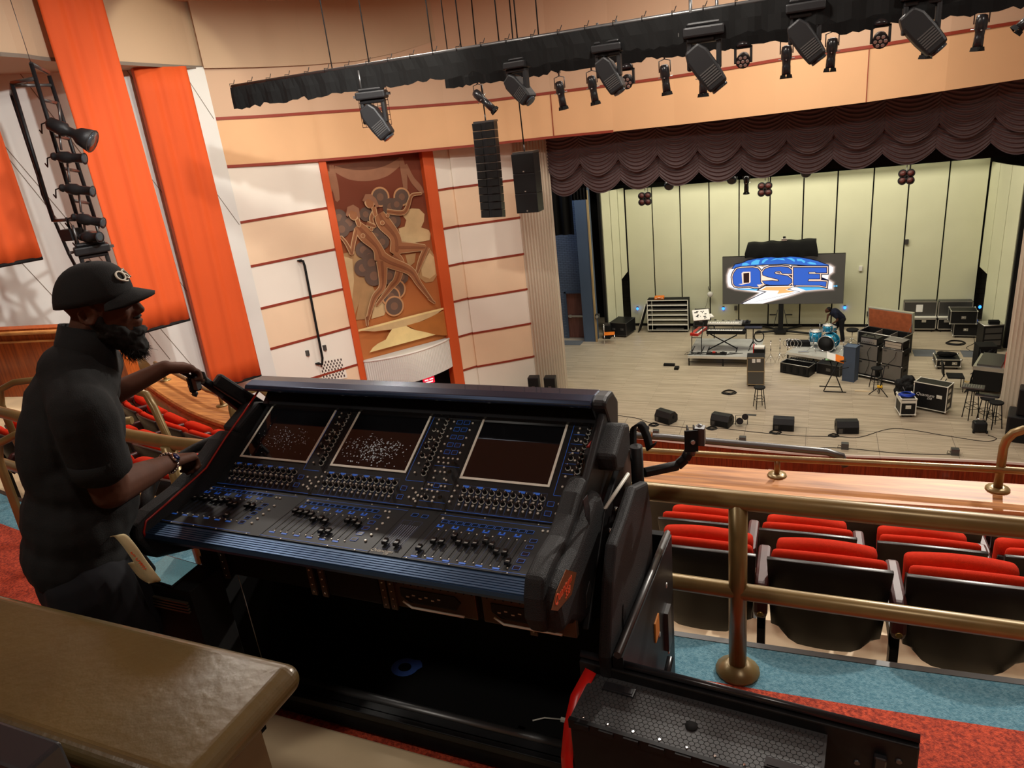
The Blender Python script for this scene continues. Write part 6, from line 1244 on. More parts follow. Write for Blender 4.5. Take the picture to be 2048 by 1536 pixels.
# LED screen
LD = thing('led_screen', 'large LED screen with glowing QSE lightning logo on a mast', 'screen', (-1.155, 28.85, 0)); SY = -.12
MB().box(-2.19, 2.19, SY, SY + .12, 1.26, 3.15).build('screen_panel', mat('led_off_grey', s(70, 68, 64), .4, emis=s(78, 76, 72), es=.35), LD); MB().box(-2.2, 2.2, SY + .02, SY + .14, 1.25, 3.16).build('screen_frame', 'black', LD)
MB().box(-.09, .09, -.1, .08, .12, 3.4).build('mast', 'black', LD); MB().box(-.22, .22, -.2, .2, .08, .2).build('base', 'blackpaint', LD)
for x, y in ((-.8, .85), (.75, .85), (-.95, -.15), (1.15, -.2)): MB().bar((0, 0, .14), (x, y, .08), .045, 6).build('outrigger_leg', 'blackpaint', LD)
for x in (-.12, .12): MB().bar((x, -.05, 1.0), (x * 2.2, -.05, .3), .012).box(x * 2.5 - .12, x * 2.5 + .12, -.07, -.03, .78, .82).build('brace', 'blackpaint', LD)
for x in (-.19, .15): MB().bar((x, 0, .05), (x + .04, 0, .05), .05, 12).build('caster', 'black', LD)
# the picture on the screen, from artwork coordinates of the panel
def sc2(x, y):
    xl = 398 + (403 - 398) * (y - 272) / 560; xr = 1880 - 35 * (y - 208) / 610; u = (x - xl) / (xr - xl); yt = 272 - 64 * u; yb = 832 - 14 * u; v = (y - yt) / (yb - yt)
    return (-2.19 + 4.38 * u, 3.14 - 1.87 * v)
EM = {k: mat('screen_' + k, (.01, .01, .01), .5, emis=s(*c), es=e) for k, c, e in [('glow1', (112, 100, 92), .8), ('glow2', (176, 156, 140), .9), ('glow3', (238, 216, 204), 1.0), ('white', (255, 250, 250), 1.6), ('blue', (58, 110, 220), 1.2), ('navy', (22, 24, 60), .8), ('sky', (90, 190, 245), 1.5), ('pink', (255, 215, 190), 1.8), ('gold', (250, 190, 120), 1.5), ('dark', (60, 26, 24), .8), ('mid', (60, 120, 225), 1.2)]}
M.update({'E' + k: v for k, v in EM.items()}); EK = ['E' + k for k in EM]; EI = {k: i for i, k in enumerate(EM)}
sl = [0]; scr = MB()
def sp2(pts, k, raw=False):
    sl[0] += .0012; P = pts if raw else [sc2(*p) for p in pts]; scr.add([(p[0], SY - .002 - sl[0], p[1]) for p in P], [tuple(range(len(P)))], EI[k])
def inflate(pts, d):
    P = [Vector(sc2(*p)) for p in pts]; n = len(P); A = sum(P[i].x * P[(i + 1) % n].y - P[(i + 1) % n].x * P[i].y for i in range(n)); sg = 1 if A > 0 else -1; out = []
    for i in range(n):
        a = (P[i] - P[i - 1]); b_ = (P[(i + 1) % n] - P[i])
        if a.length < 1e-6 or b_.length < 1e-6: out.append(tuple(P[i])); continue
        a.normalize(); b_.normalize(); na = Vector((a.y, -a.x)) * sg; nb = Vector((b_.y, -b_.x)) * sg; m_ = na + nb
        m_ = m_ / max(.55, m_.length_squared / 2) if m_.length > .1 else na; out.append((P[i].x + m_.x * d, min(3.14, max(1.27, P[i].y + m_.y * d))))
    return out
outl = [(470, 620), (455, 560), (455, 480), (480, 410), (540, 385), (700, 360), (860, 355), (900, 372), (960, 350), (1180, 345), (1260, 345), (1700, 340), (1745, 370), (1740, 430), (1690, 470), (1680, 520), (1735, 560), (1730, 640), (1600, 650), (1400, 670), (1340, 690), (1180, 745), (900, 830), (640, 830), (740, 770), (860, 690), (700, 668), (560, 650)]
for d, k in ((.09, 'glow1'), (.05, 'glow2'), (.02, 'glow3'), (-.02, 'white')): sp2(inflate(outl, d), k, True)
cloud = [(520, 400), (560, 350), (640, 335), (720, 300), (800, 285), (880, 262), (980, 262), (1040, 250), (1180, 258), (1240, 246), (1340, 256), (1420, 268), (1480, 280), (1560, 300), (1620, 325), (1690, 345), (1600, 362), (1180, 332), (900, 345), (700, 372)]
sp2(inflate(cloud, .03), 'navy', True); sp2(cloud, 'mid')
for pts in ([(640, 362), (650, 335), (700, 328), (742, 348), (700, 360)], [(755, 350), (765, 318), (820, 290), (870, 292), (855, 320), (850, 345)], [(885, 330), (900, 295), (940, 275), (975, 280), (940, 300), (910, 330)], [(990, 300), (1060, 270), (1150, 270), (1175, 292), (1080, 280)], [(1190, 265), (1250, 262), (1290, 285), (1285, 310), (1240, 285)], [(1310, 270), (1370, 275), (1415, 300), (1400, 325), (1370, 300), (1320, 300)], [(1430, 320), (1470, 305), (1530, 320), (1545, 340), (1480, 335)]): sp2(pts, 'sky')
sp2([(520, 640), (900, 640), (860, 665), (640, 655)], 'sky'); sp2([(1300, 615), (1600, 615), (1690, 635), (1420, 658)], 'sky')
Q_ = [(540, 580), (530, 500), (545, 450), (580, 405), (640, 392), (780, 385), (840, 395), (870, 430), (874, 560), (900, 590), (870, 615), (800, 618), (740, 605), (600, 612), (560, 605)]
S_ = [(900, 440), (930, 400), (990, 378), (1130, 370), (1210, 378), (1250, 410), (1250, 450), (1140, 448), (1120, 420), (1060, 424), (1040, 445), (1060, 460), (1200, 480), (1250, 520), (1252, 560), (1210, 588), (1000, 592), (930, 580), (900, 545), (1020, 540), (1060, 545), (1100, 545), (1090, 520), (960, 490), (905, 470)]
E_ = [(1275, 378), (1660, 375), (1660, 435), (1540, 437), (1530, 425), (1450, 428), (1450, 455), (1580, 458), (1580, 510), (1450, 512), (1440, 545), (1600, 545), (1655, 550), (1650, 605), (1580, 590), (1275, 590)]
for pl in (Q_, S_, E_): sp2(inflate(pl, .085), 'navy', True)
for pl in (Q_, S_, E_): sp2(inflate(pl, .05), 'pink', True)
for pl in (Q_, S_, E_): sp2(inflate(pl, .025), 'dark', True)
for pl in (Q_, S_, E_): sp2(pl, 'blue')
sp2([(640, 450), (660, 435), (750, 432), (752, 560), (730, 575), (650, 578)], 'pink'); sp2([(662, 452), (735, 445), (735, 565), (665, 570)], 'dark'); sp2([(600, 585), (740, 570), (640, 592)], 'pink'); sp2([(830, 590), (920, 580), (860, 620)], 'pink')
bolt = [(930, 608), (1290, 600), (1195, 645), (1340, 672), (680, 828), (655, 820), (950, 675), (850, 655)]
sp2(inflate(bolt, .06), 'navy', True); sp2(bolt, 'white'); sp2([(945, 615), (1270, 606), (1180, 650), (1290, 672), (1080, 700), (1100, 660), (880, 655)], 'gold')
for a in ((1740, 600), (1765, 598)): sp2([(a[0], a[1] - 8), (a[0] + 18, a[1] - 8), (a[0] + 18, a[1] + 8), (a[0], a[1] + 8)], 'sky')
o = scr.build('displayed_logo', EK, LD)
# cloth over the screen top and camera
cl = thing('black_cover', 'black cloth draped over the motor box above the screen', 'cloth', (-1.20, 28.90, 3.18)); mb = MB(); vs = []; nx = 30; prof_ = [(-.34, -.06), (-.37, .12), (-.33, .36), (-.22, .46), (.18, .50), (.30, .35), (.33, -.05)]
for i in range(nx + 1):
    u = i / nx; x = -1.25 + 2.5 * u; e = .12 * (1 - abs(2 * u - 1) ** 6)
    for k, (y, z) in enumerate(prof_):
        w_ = .05 * math.sin(9 * u * PI + k) * (1 if k in (1, 2) else .3); sag = .16 * math.sin(PI * u * 2) ** 2 * (k == 1); vs.append((x * (1.04 if k < 2 else .98), y - w_ * .8, (z + w_ * .5 - sag) * (.92 + .12 * u) + .02 * math.sin(23 * u)))
m_ = len(prof_); mb.add(vs, [(i * m_ + k, (i + 1) * m_ + k, (i + 1) * m_ + k + 1, i * m_ + k + 1) for i in range(nx) for k in range(m_ - 1)], smooth=True); mb.add([vs[k] for k in range(m_)], [tuple(range(m_))]); mb.add([vs[nx * m_ + k] for k in range(m_)], [tuple(range(m_))[::-1]]); mb.build('draped_cloth', 'blackcloth', cl)
t = thing('screen_projector', 'small silver device on top of the black cover', 'device', (-1.10, 28.9, 3.70)); MB().box(-.1, .1, -.08, .08, -.02, .08).build('body', 'alu', t, bevel=.01); MB().lathe([(.05, 0), (.05, .06)], 12, c=(0, 0, .08)).build('dome', 'black', t)
# small boxes on the shell wall
for x, z, l, m_ in [(1.62, 2.35, 'small white box on the shell wall right of the screen', 'white'), (3.1, 3.3, 'small grey socket high on the shell wall right of the screen', 'steel'), (-2.95, .8, 'small grey socket low on the shell wall left of the mast', 'steel'), (2.0, .55, 'small grey socket low on the shell wall behind the drummer', 'steel')]: tag(MB().box(x - .06, x + .06, 29.76, 29.85, z - .09, z + .09).build('wall_box', m_), l, 'wall box')
for x, y, z, l in [(-3.45, 29.80, .78, 'blue glowing lamp on the shell wall left of the screen mast'), (1.15, 29.80, .80, 'blue glowing lamp on the shell wall behind the bending drummer'), (-7.05, 29.7, .82, 'blue glowing lamp at the left corner of the shell'), (5.62, 29.6, .86, 'blue glowing lamp at the right corner of the shell')]:
    t = thing('blue_lamp', l, 'lamp', (x, y, z)); MB().sph((0, 0, 0), (.05, .04, .06)).build('bulb', 'blueled', t); MB().box(-.04, .04, .0, .05, .05, .09).build('holder', 'steel', t)
t = thing('wall_fan', 'small grey fan lamp clipped on the shell wall left of the screen', 'fan', (-4.0, 29.6, 1.45)); MB().sph((.05, 0, 0), (.12, .09, .12)).build('housing', 'white', t); MB().tube([(0, .1, .15), (-.03, .1, .25), (-.05, .2, .28)], .015, 6).build('arm', 'steel', t); MB().tube([(0, .1, .1), (-.1, .1, -.4), (-.4, .0, -1.3)], .006, 5).build('cord', 'cable', t)
# drum riser and drums
DRZ = -.42
riser('grey stage riser under the drum kit', (-.80, 25.5, 0), DRZ, 1.9, 1.5, .38)
def drum(b_, c, r, h, ax, skin='black'): pass
t = thing('bass_drum', 'bright blue bass drum with black front head', 'drum', (.46, 25.55, .38), -.35)
RX = Matrix.Rotation(PI / 2, 3, 'X')
MB().lathe([(.27, 0), (.27, -.48)], 28, c=(0, .0, .30), ax=RX).build('shell', 'bluedrum', t); MB().lathe([(.262, .012), (.0, .013)], 28, c=(0, 0, .30), ax=RX).build('front_head', 'black', t)
MB().tube([(.28 * math.cos(q), -.0, .30 + .28 * math.sin(q)) for q in [i * PI / 14 for i in range(28)]], .018, 6, closed=True).build('front_hoop', 'chrome', t); MB().tube([(.28 * math.cos(q), .48, .30 + .28 * math.sin(q)) for q in [i * PI / 14 for i in range(28)]], .018, 6, closed=True).build('rear_hoop', 'bluedrum', t)
for q in range(8): a = q * PI / 4 + .2; MB().bar((.29 * math.cos(a), .06, .30 + .29 * math.sin(a)), (.29 * math.cos(a), .42, .30 + .29 * math.sin(a)), .008).build('lug', 'chrome', t)
for x in (-.25, .25): MB().bar((x, .1, .2), (x * 1.4, .02, 0), .01).build('spur', 'chrome', t)
def tom(label, loc, r, h, legs=True):
    t = thing('tom_drum', label, 'drum', loc); MB().lathe([(r, 0), (r, h)], 24).build('shell', 'bluedrum', t); MB().lathe([(r * .98, h + .004), (0, h + .005)], 24).build('head', 'white', t)
    for z in (0, h): MB().tube([(r * 1.03 * math.cos(q), r * 1.03 * math.sin(q), z) for q in [i * PI / 12 for i in range(24)]], .009, 6, closed=True).build('hoop', 'chrome', t)
    for q in range(6): a = q * PI / 3; MB().bar(((r + .012) * math.cos(a), (r + .012) * math.sin(a), .03), ((r + .012) * math.cos(a), (r + .012) * math.sin(a), h - .03), .007).build('lug', 'chrome', t)
    if legs:
        for q in range(3): a = q * 2.09; MB().bar(((r + .02) * math.cos(a), (r + .02) * math.sin(a), h * .6), ((r + .03) * math.cos(a), (r + .03) * math.sin(a), .38 - loc[2]), .008).build('leg', 'chrome', t)
    return t
tom('blue floor tom standing left of the bass drum', (.12, 26.15, .60), .20, .36); tom('blue rack tom above the bass drum', (.50, 25.95, 1.02), .16, .22, False); tom('small blue snare drum left of the drummer', (.62, 26.5, .88), .17, .13)
def cstand(label, loc, h, cymbal=None, lean=0, grp=None):
    t = thing('cymbal_stand', label, 'stand', loc, random.random() * 2, grp); MB().bar((0, 0, .15), (lean, 0, h), .010, 8).build('tube', 'chrome', t)
    for a in (0, 2.09, 4.19): MB().tube([(0, 0, h * .45), (.2 * math.cos(a), .2 * math.sin(a), .02)], .009, 6).build('leg', 'chrome', t)
    MB().sph((lean, 0, h), (.02, .02, .03)).bar((0, 0, h * .6), (0, 0, h * .66), .018).build('clamp', 'steel', t)
    if cymbal: MB().lathe([(.0, .025), (.04, .02), (cymbal, 0), (cymbal - .005, -.003)], 22, c=(lean, 0, h)).build('cymbal', 'brass', t)
cstand('chrome stand, left one of the bare stands standing on the floor beside the drum riser', (-1.32, 25.25, 0), .85); cstand('chrome stand, right one of the bare stands standing on the floor beside the drum riser', (-1.02, 25.35, 0), .9); cstand('short chrome stand closest to the drum riser on the floor', (-.78, 25.7, 0), .65)
cstand('chrome stand at the left corner of the drum riser', (-.05, 26.6, .38), .55); cstand('chrome stand before the floor tom', (.05, 25.55, .38), .5, None, .05); cstand('chrome stand behind the floor tom', (.25, 26.6, .38), .75)
cstand('low chrome pedal stand beside the bass drum', (1.15, 25.6, .38), .35); cstand('chrome stand at the right edge of the drum riser', (1.0, 25.35, .38), .45)
t = thing('drum_throne', 'black round drum throne right of the drummer', 'stool', (1.36, 27.6, 0)); MB().lathe([(.2, .53), (.21, .56), (.2, .60), (.15, .61)], 20).build('seat', 'black', t); MB().bar((0, 0, .15), (0, 0, .53), .014).build('post', 'chrome', t)
for a in (.3, 2.4, 4.5): MB().bar((0, 0, .25), (.26 * math.cos(a), .26 * math.sin(a), .01), .012).build('leg', 'chrome', t)
t = thing('hardware_bag', 'black drum hardware with silver hoops lying at the left of the drum riser', 'drum hardware', (-.55, 25.95, .38)); MB().box(-.3, .5, .15, .4, 0, .2).build('bag', 'black', t, bevel=.03)
for k in range(3): MB().tube([(-.2 + k * .12 + .19 * math.cos(q), 0, .17 + .16 * math.sin(q)) for q in [i * PI / 10 for i in range(20)]], .012, 6, closed=True).build('hoop', 'chrome', t)
tag(MB().box(-.42, -.08, 25.42, 25.5, .38, .42).build('drum_bar', 'alu'), 'loose silver bar lying on the front of the drum riser', 'bar')
# drummer
dm_ = thing('person', 'person in dark T-shirt and trousers bending over the blue drums', 'person', (.95, 28.0, 0)); O = Vector((0, 0, 0))
def c2(mb, a, b, ra, rb, n=10):
    global MO_; s0 = MO_; MO_ = Vector((0, 0, 0)); cap_(mb, a, b, ra, rb, n); MO_ = s0
hip, chs, nk, hd = Vector((.05, .05, .86)), Vector((-.20, -.05, 1.13)), Vector((-.33, -.08, 1.20)), Vector((-.43, -.10, 1.24))
b = MB(); c2(b, hip, chs, .13, .15); c2(b, chs, nk, .10, .06); b.sph(tuple(hd), (.095, .08, .11), rot=Matrix.Rotation(.7, 3, 'Y')); b.sph(tuple(hd + Vector((-.06, -.01, -.07))), (.04, .04, .04)); b.sph(tuple(hd + Vector((-.10, -.01, -.03))), (.015, .012, .02)); b.sph(tuple(hd + Vector((0, -.085, -.01))), (.02, .012, .03))
for sy, e_, w_ in ((-1, Vector((-.10, -.24, .88)), Vector((-.28, -.3, .76))), (1, Vector((-.42, .2, .95)), Vector((-.45, 0, .78)))):
    c2(b, chs + Vector((.02, .15 * sy, .02)), e_, .055, .042); c2(b, e_, w_, .042, .026)
    for i in range(4): c2(b, w_ + Vector((0, .014 * (i - 1.5), 0)), w_ + Vector((-.07, .018 * (i - 1.5), -.05)), .012, .009, 6)
    c2(b, w_, w_ + Vector((-.04, .04 * sy, -.04)), .013, .01, 6)
for sy, k_, f_ in ((-1, Vector((.06, -.12, .47)), Vector((.12, -.1, .06))), (1, Vector((-.15, .12, .47)), Vector((-.2, .15, .06)))): c2(b, hip + Vector((0, .09 * sy, -.03)), k_, .085, .06); c2(b, k_, f_, .055, .04); c2(b, f_, f_ + Vector((-.14, 0, -.02)), .04, .035)
remeshed('body', b, 'skin', dm_, .012, 2)
b = MB(); c2(b, hip + Vector((-.02, 0, .04)), chs, .15, .17); c2(b, chs, nk + Vector((.04, 0, 0)), .13, .08)
for sy, e_ in ((-1, Vector((-.10, -.24, .88))), (1, Vector((-.42, .2, .95)))): a_ = chs + Vector((.02, .15 * sy, .02)); c2(b, a_, a_ + (e_ - a_) * .55, .075, .07)
remeshed('shirt', b, mat('navy_shirt', s(22, 26, 42), .9), dm_, .014, 2)
b = MB(); b.sph(tuple(hip + Vector((0, 0, -.02))), (.15, .16, .13))
for sy, k_, f_ in ((-1, Vector((.06, -.12, .47)), Vector((.12, -.1, .09))), (1, Vector((-.15, .12, .47)), Vector((-.2, .15, .09)))): c2(b, hip + Vector((0, .09 * sy, -.03)), k_, .105, .08); c2(b, k_, f_, .08, .07)
remeshed('trousers', b, 'trousers', dm_, .014, 2)
b = MB(); b.sph(tuple(hd + Vector((.025, 0, .03))), (.09, .085, .09)); remeshed('hair', b, 'hair', dm_, .012, 1)
# monitors along the front
def wedge(label, loc, rz, w=.56):
    t = thing('floor_monitor', label, 'loudspeaker', loc, rz, 'wedge monitors along the stage front')
    pf_ = [(0, 0), (.0, .20), (.10, .35), (.30, .35), (.42, .22), (.42, .05), (.36, 0)]
    MB().prism(pf_, ((-w / 2, -.2, 0), (0, 1, 0), (0, 0, 1), (1, 0, 0)), w).build('cabinet', 'blackplastic', t, bevel=.012)
    MB().box(-w * .16, w * .42, -.208, -.198, .02, .19).build('rear_recess', 'black', t); MB().box(-w * .42, -w * .24, -.206, -.198, .03, .16).lathe([(.015, 0), (.015, .006)], 8, c=(-w * .33, -.206, .07), ax=RX).build('connector_plate', 'steel', t)
    for sx in (1, -1): MB().lathe([(.06, 0), (.045, .004), (0, .004)], 16, c=(sx * w / 2, .02, .2), ax=Matrix.Rotation(sx * PI / 2, 3, 'Y')).build('side_port', 'black', t)
    return t
wd_ = [((-4.0, 19.85, 0), -.50, 'black wedge monitor furthest left on the stage front, turned right'), ((-2.35, 19.82, 0), -.30, 'black wedge monitor second from the left on the stage front'), ((-.65, 19.80, 0), .0, 'black wedge monitor third from the left on the stage front, squarely facing away'), ((.98, 19.85, 0), .15, 'black wedge monitor furthest right on the stage front')]
for l, rz, lb in wd_: wedge(lb, l, rz)
t = thing('footlight', 'black twin lamp lying right of the second wedge monitor', 'stage light', (-1.82, 19.9, 0), .2); MB().lathe([(.08, 0), (.1, .1), (.1, .16)], 12, c=(-.05, 0, .12), ax=Matrix.Rotation(1.2, 3, 'X')).build('lamp_head', 'satin', t); MB().lathe([(.07, 0), (.09, .1), (.09, .16)], 12, c=(.1, .02, .24), ax=Matrix.Rotation(1.2, 3, 'X')).build('lamp_head', 'satin', t); MB().tube([(-.15, 0, 0), (-.15, 0, .3), (.18, 0, .3), (.18, 0, 0)], .012, 6).build('yoke', 'steel', t)
for x, y, l in [(-4.1, 18.80, 'small dark power box at the left end of the stage lip'), (-1.67, 18.72, 'small dark power box second from the left on the stage lip'), (.91, 18.72, 'small dark power box third from the left on the stage lip'), (3.42, 18.80, 'small dark power box furthest right on the stage lip')]:
    t = thing('power_box', l, 'power box', (x, y, 0)); MB().box(-.09, .09, -.06, .08, 0, .17).build('body', 'steel', t, bevel=.008); MB().tube([(-.09, 0, .08), (-.16, 0, .1), (-.17, 0, .02), (-.1, .05, .006)], .008, 6).build('cable_loop', 'cable', t)
def cabl(label, pts, r_=.009, m='cable', name='floor_cable'): tag(MB().tube(spline([tuple(p) + (r_,) for p in pts], 6), r_, 5).build(name, m), label, 'cable')
cabl('long black cable running along the stage lip between the power boxes', [(-8.5, 20.1), (-6.0, 19.3), (-4.2, 18.78), (-2.8, 18.7), (-1.75, 18.74), (-.3, 18.6), (.85, 18.74), (2.2, 18.66), (3.35, 18.78)])
cabl('black cable linking the wedge monitors and curving away to the right', [(-7.5, 20.2), (-5.2, 20.0), (-4.35, 19.6), (-3.2, 19.45), (-2.5, 19.55), (-1.2, 19.4), (-.2, 19.35), (.75, 19.45), (1.3, 19.5), (2.2, 20.2), (3.4, 19.9), (4.2, 19.7), (4.5, 19.9), (4.35, 20.1)])
def coil(label, c, r_, n=4, m='cable', z=0, w=.011):
    b = MB(); rr = random.Random(int(abs(c[0]) * 10))
    for k in range(n): ph = rr.random(); b.tube([(c[0] + (r_ - .02 * k) * math.cos(q) + .02 * math.sin(3 * q + ph), c[1] + (r_ - .02 * k) * .9 * math.sin(q), z + w + .015 * k) for q in [i * PI / 10 for i in range(20)]], w, 5, closed=True)
    tag(b.build('cable_coil', m), label, 'cable coil')
coil('black cable coil lying alone on the stage floor left of the black stool', (-2.42, 22.35), .22); coil('dark cable coil on the floor before the stacked cases at the back right', (4.7, 27.9), .3); coil('black cable heap at the foot of the leftmost wedge monitor', (-4.3, 19.5), .14, 3); coil('black cable heap at the foot of the second wedge monitor', (-2.6, 19.5), .14, 3); coil('black cable heap at the foot of the third wedge monitor', (-.85, 19.48), .15, 3); coil('black cable heap at the foot of the fourth wedge monitor', (.65, 19.5), .12, 3)
tag(MB().box(-5.0, -4.6, 24.72, 24.86, 0, .08).build('floor_box', 'black'), 'longer small black box on the floor left of the keyboard riser', 'floor box'); tag(MB().box(-4.55, -4.4, 24.35, 24.6, 0, .08).build('floor_box', 'black'), 'shorter small black box on the floor left of the keyboard riser', 'floor box'); tag(MB().box(-1.78, -1.45, 20.58, 20.7, 0, .006).build('floor_pocket', 'steel'), 'dark floor pocket plate before the black stool', 'floor plate')
# cases in front of the drum riser
t = thing('open_trunk', 'open empty black trunk lying on the floor before the drum riser', 'trunk', (-.96, 24.42, 0), -.43); MB().box(0, 1.0, 0, .03, 0, .36).box(0, 1.0, .42, .45, 0, .36).box(0, .03, 0, .45, 0, .36).box(.97, 1.0, 0, .45, 0, .36).box(0, 1, 0, .45, 0, .03).build('body', 'blackplastic', t); MB().tube([(0, 0, .36), (1, 0, .36), (1, .45, .36), (0, .45, .36)], .012, 5, closed=True).build('rim', 'alu', t)
for x in (.15, .38, .62, .85): MB().box(x - .04, x + .04, -.015, 0, .08, .28).build('rib', 'black', t)
t = thing('trunk_lid', 'black trunk lid with foam teeth leaning on the drum riser', 'lid', (-.75, 24.95, 0), -.43); MB().box(0, 1.0, 0, .2, .02, .30).build('body', 'black', t, bevel=.01)
for i in range(12): MB().box(.04 + i * .08, .08 + i * .08, -.01, .2, .30, .33).build('foam_tooth', 'blackcloth', t)
case('equipment_case', 'black case standing under the front edge of the drum riser', 'flight case', (.20, 24.45, 0), -.43, .75, .4, .36, edge='steel', casters=False)
# amplifiers
def cab(label, loc, rz, w, d, z0, z1, grp='grey fronted bass cabinets'):
    t = thing('bass_amplifier_cabinet', label, 'amplifier cabinet', loc, rz, grp); t.location.z = z0; h = z1 - z0
    MB().box(0, w, 0, d, 0, h).build('body', 'blackplastic', t, bevel=.01); MB().box(.02, w - .02, -.008, 0, .02, h - .02).build('grille_cloth', 'greycloth', t); MB().box(.05, .15, -.012, -.008, h - .1, h - .05).build('badge', 'steel', t); MB().box(w, w + .006, d * .3, d * .7, h * .6, h * .75).build('side_handle', 'black', t)
    for x in (.01, w - .01): MB().sph((x, .0, h - .01), .02, 8, 6).build('corner_protector', 'alu', t)
a1 = ang((1.378, 24.284), (1.94, 23.95)); a2 = ang((2.03, 23.856), (2.587, 23.439)) + .08
cab('lower grey fronted bass cabinet of the left amplifier stack', (1.40, 24.28, 0), a1, .64, .40, .12, .62); cab('upper grey fronted bass cabinet of the left amplifier stack', (1.40, 24.28, 0), a1, .64, .40, .62, 1.14)
cab('lower grey fronted bass cabinet of the right amplifier stack', (2.05, 23.86, 0), a2, .66, .40, .12, .62); cab('upper grey fronted bass cabinet of the right amplifier stack', (2.05, 23.86, 0), a2, .66, .40, .62, 1.14)
t = thing('guitar_amplifier', 'chrome fronted amplifier head in black handle case on the left stack', 'amplifier', (1.44, 24.27, 1.14), a1); MB().box(0, .56, 0, .34, 0, .24).build('case', 'blackplastic', t, bevel=.01); MB().box(.03, .53, -.008, 0, .03, .2).build('chrome_face', 'alu', t); MB().tube([(.15, .1, .24), (.17, .1, .30), (.40, .1, .30), (.42, .1, .24)], .015, 6).build('handle', 'black', t)
for i in range(7): MB().lathe([(.012, 0), (.01, .012)], 8, c=(.08 + i * .06, -.008, .08), ax=RX).build('knob', 'black', t)
t = thing('amplifier_rack', 'silver edged amplifier rack case on the right stack', 'amplifier', (2.09, 23.86, 1.14), a2); MB().box(0, .58, 0, .40, 0, .26).build('shell', 'blackpaint', t); MB().box(.04, .54, -.006, 0, .04, .13).box(.04, .54, -.006, 0, .14, .22).build('rack_face', 'alu', t)
for y in (0, .4): MB().tube([(0, y, 0), (.58, y, 0), (.58, y, .26), (0, y, .26)], .014, 5, closed=True).build('edge_frame', 'alu', t)
MB().box(-.0, .58, 0, .4, .255, .266).build('lid_panel', 'greycloth', t)
for l0, aa, lb in (((1.36, 24.22, 0), a1, 'left'), ((2.01, 23.80, 0), a2, 'right')):
    t = thing('caster_tray', 'silver edged wheeled tray under the %s amplifier stack' % lb, 'dolly', l0, aa); MB().box(0, .72, 0, .5, .07, .12).build('tray', 'blackpaint', t); MB().tube([(0, 0, .1), (.72, 0, .1), (.72, .5, .1), (0, .5, .1)], .018, 5, closed=True).build('edge_trim', 'alu', t)
    for x in (.08, .64): MB().bar((x, .08, .035), (x + .03, .08, .035), .035, 10).build('caster', 'black', t)
for lb, pts in (('left', [(1.74, 24.02, 1.10), (1.66, 24.03, .9), (1.72, 24.0, .55), (1.62, 24.05, .15)]), ('right', [(2.42, 23.56, 1.10), (2.38, 23.55, .9), (2.25, 23.62, .7), (2.15, 23.7, .55)])): tag(MB().tube(spline(pts, 5), .008, 5).build('amplifier_cable', 'cable'), 'thin black cable hanging down the front of the %s amplifier stack' % lb, 'cable')
case('blue_case', 'tall dark blue case standing on end left of the amplifiers', 'flight case', (.96, 23.82, 0), -.40, .36, .32, 1.17, col='gaff', edge='gaff', casters=False, handles=1)
# big open trunk with raised lid
t = thing('workbox', 'large open silver edged trunk with compartments and raised plywood lid', 'trunk', (1.50, 26.72, 0), -.555); w, d, h = 1.55, .68, .80
MB().box(0, w, 0, .03, .1, h).box(0, w, d - .03, d, .1, h).box(0, .03, 0, d, .1, h).box(w - .03, w, 0, d, .1, h).box(0, w, 0, d, .1, .14).build('body', 'blackpaint', t)
for x in (.52, 1.05): MB().box(x - .012, x + .012, 0, d, .14, h - .02).build('divider', 'greycloth', t)
MB().tube([(0, 0, h), (w, 0, h), (w, d, h), (0, d, h)], .018, 5, closed=True).tube([(0, 0, .1), (w, 0, .1), (w, d, .1), (0, d, .1)], .018, 5, closed=True).box(-.01, .02, -.01, .02, .1, h).box(w - .02, w + .01, -.01, .02, .1, h).build('edge_frame', 'alu', t)
b = MB(); b.M = Matrix.Translation((0, d, h)) @ Matrix.Rotation(math.radians(8), 4, 'X'); b.box(.0, w, -.02, .1, .0, .74); ld = b.build('lid', 'alu', t); b = MB(); b.M = Matrix.Translation((0, d, h)) @ Matrix.Rotation(math.radians(8), 4, 'X'); b.box(.04, w - .04, -.03, -.015, .03, .70); b.build('lid_lining', 'rawwood', ld)
for x in (.03, w - .03): MB().tube([(x, .35, h), (x, d - .02, h + .35)], .008, 5).build('lid_stay', 'steel', t)
for x in (.1, w - .1): MB().bar((x, .08, .045), (x + .03, .08, .045), .045, 10).build('caster', 'black', t)
# wardrobe-like chests at the back right
for i, (x, l) in enumerate([(3.14, 'left one of two tall black chests against the shell at the back right'), (4.28, 'right one of two tall black chests against the shell at the back right')]):
    t = thing('wheeled_chest', l, 'flight case', (x, 29.25, 0), 0, 'tall chests at the back right'); MB().box(0, 1.1, .0, .5, .1, .52).build('base', 'blackpaint', t); MB().box(.02, 1.08, .2, .5, .52, 1.12).build('open_lid', 'steel', t); MB().box(0, 1.1, .05, .2, .50, .56).build('tray', 'bezel', t)
    MB().box(0, 1.1, -.01, .01, .48, .52).box(0, 1.1, -.01, .01, .1, .13).box(0, .03, -.01, .01, .1, .52).box(1.07, 1.1, -.01, .01, .1, .52).box(0, 1.1, .19, .21, 1.09, 1.12).box(0, .03, .19, .21, .52, 1.12).box(1.07, 1.1, .19, .21, .52, 1.12).build('edge_frame', 'alu', t)
    MB().box(.62 if i == 0 else .2, .76 if i == 0 else .34, -.02, -.01, .38, .47).build('latch', 'alu', t)
    if i == 0: MB().box(.42, .64, .185, .19, .72, 1.0).build('paper_note', 'paper', t)
    for xx in (.1, .95): MB().bar((xx, .05, .045), (xx + .03, .05, .045), .045, 10).build('caster', 'black', t)
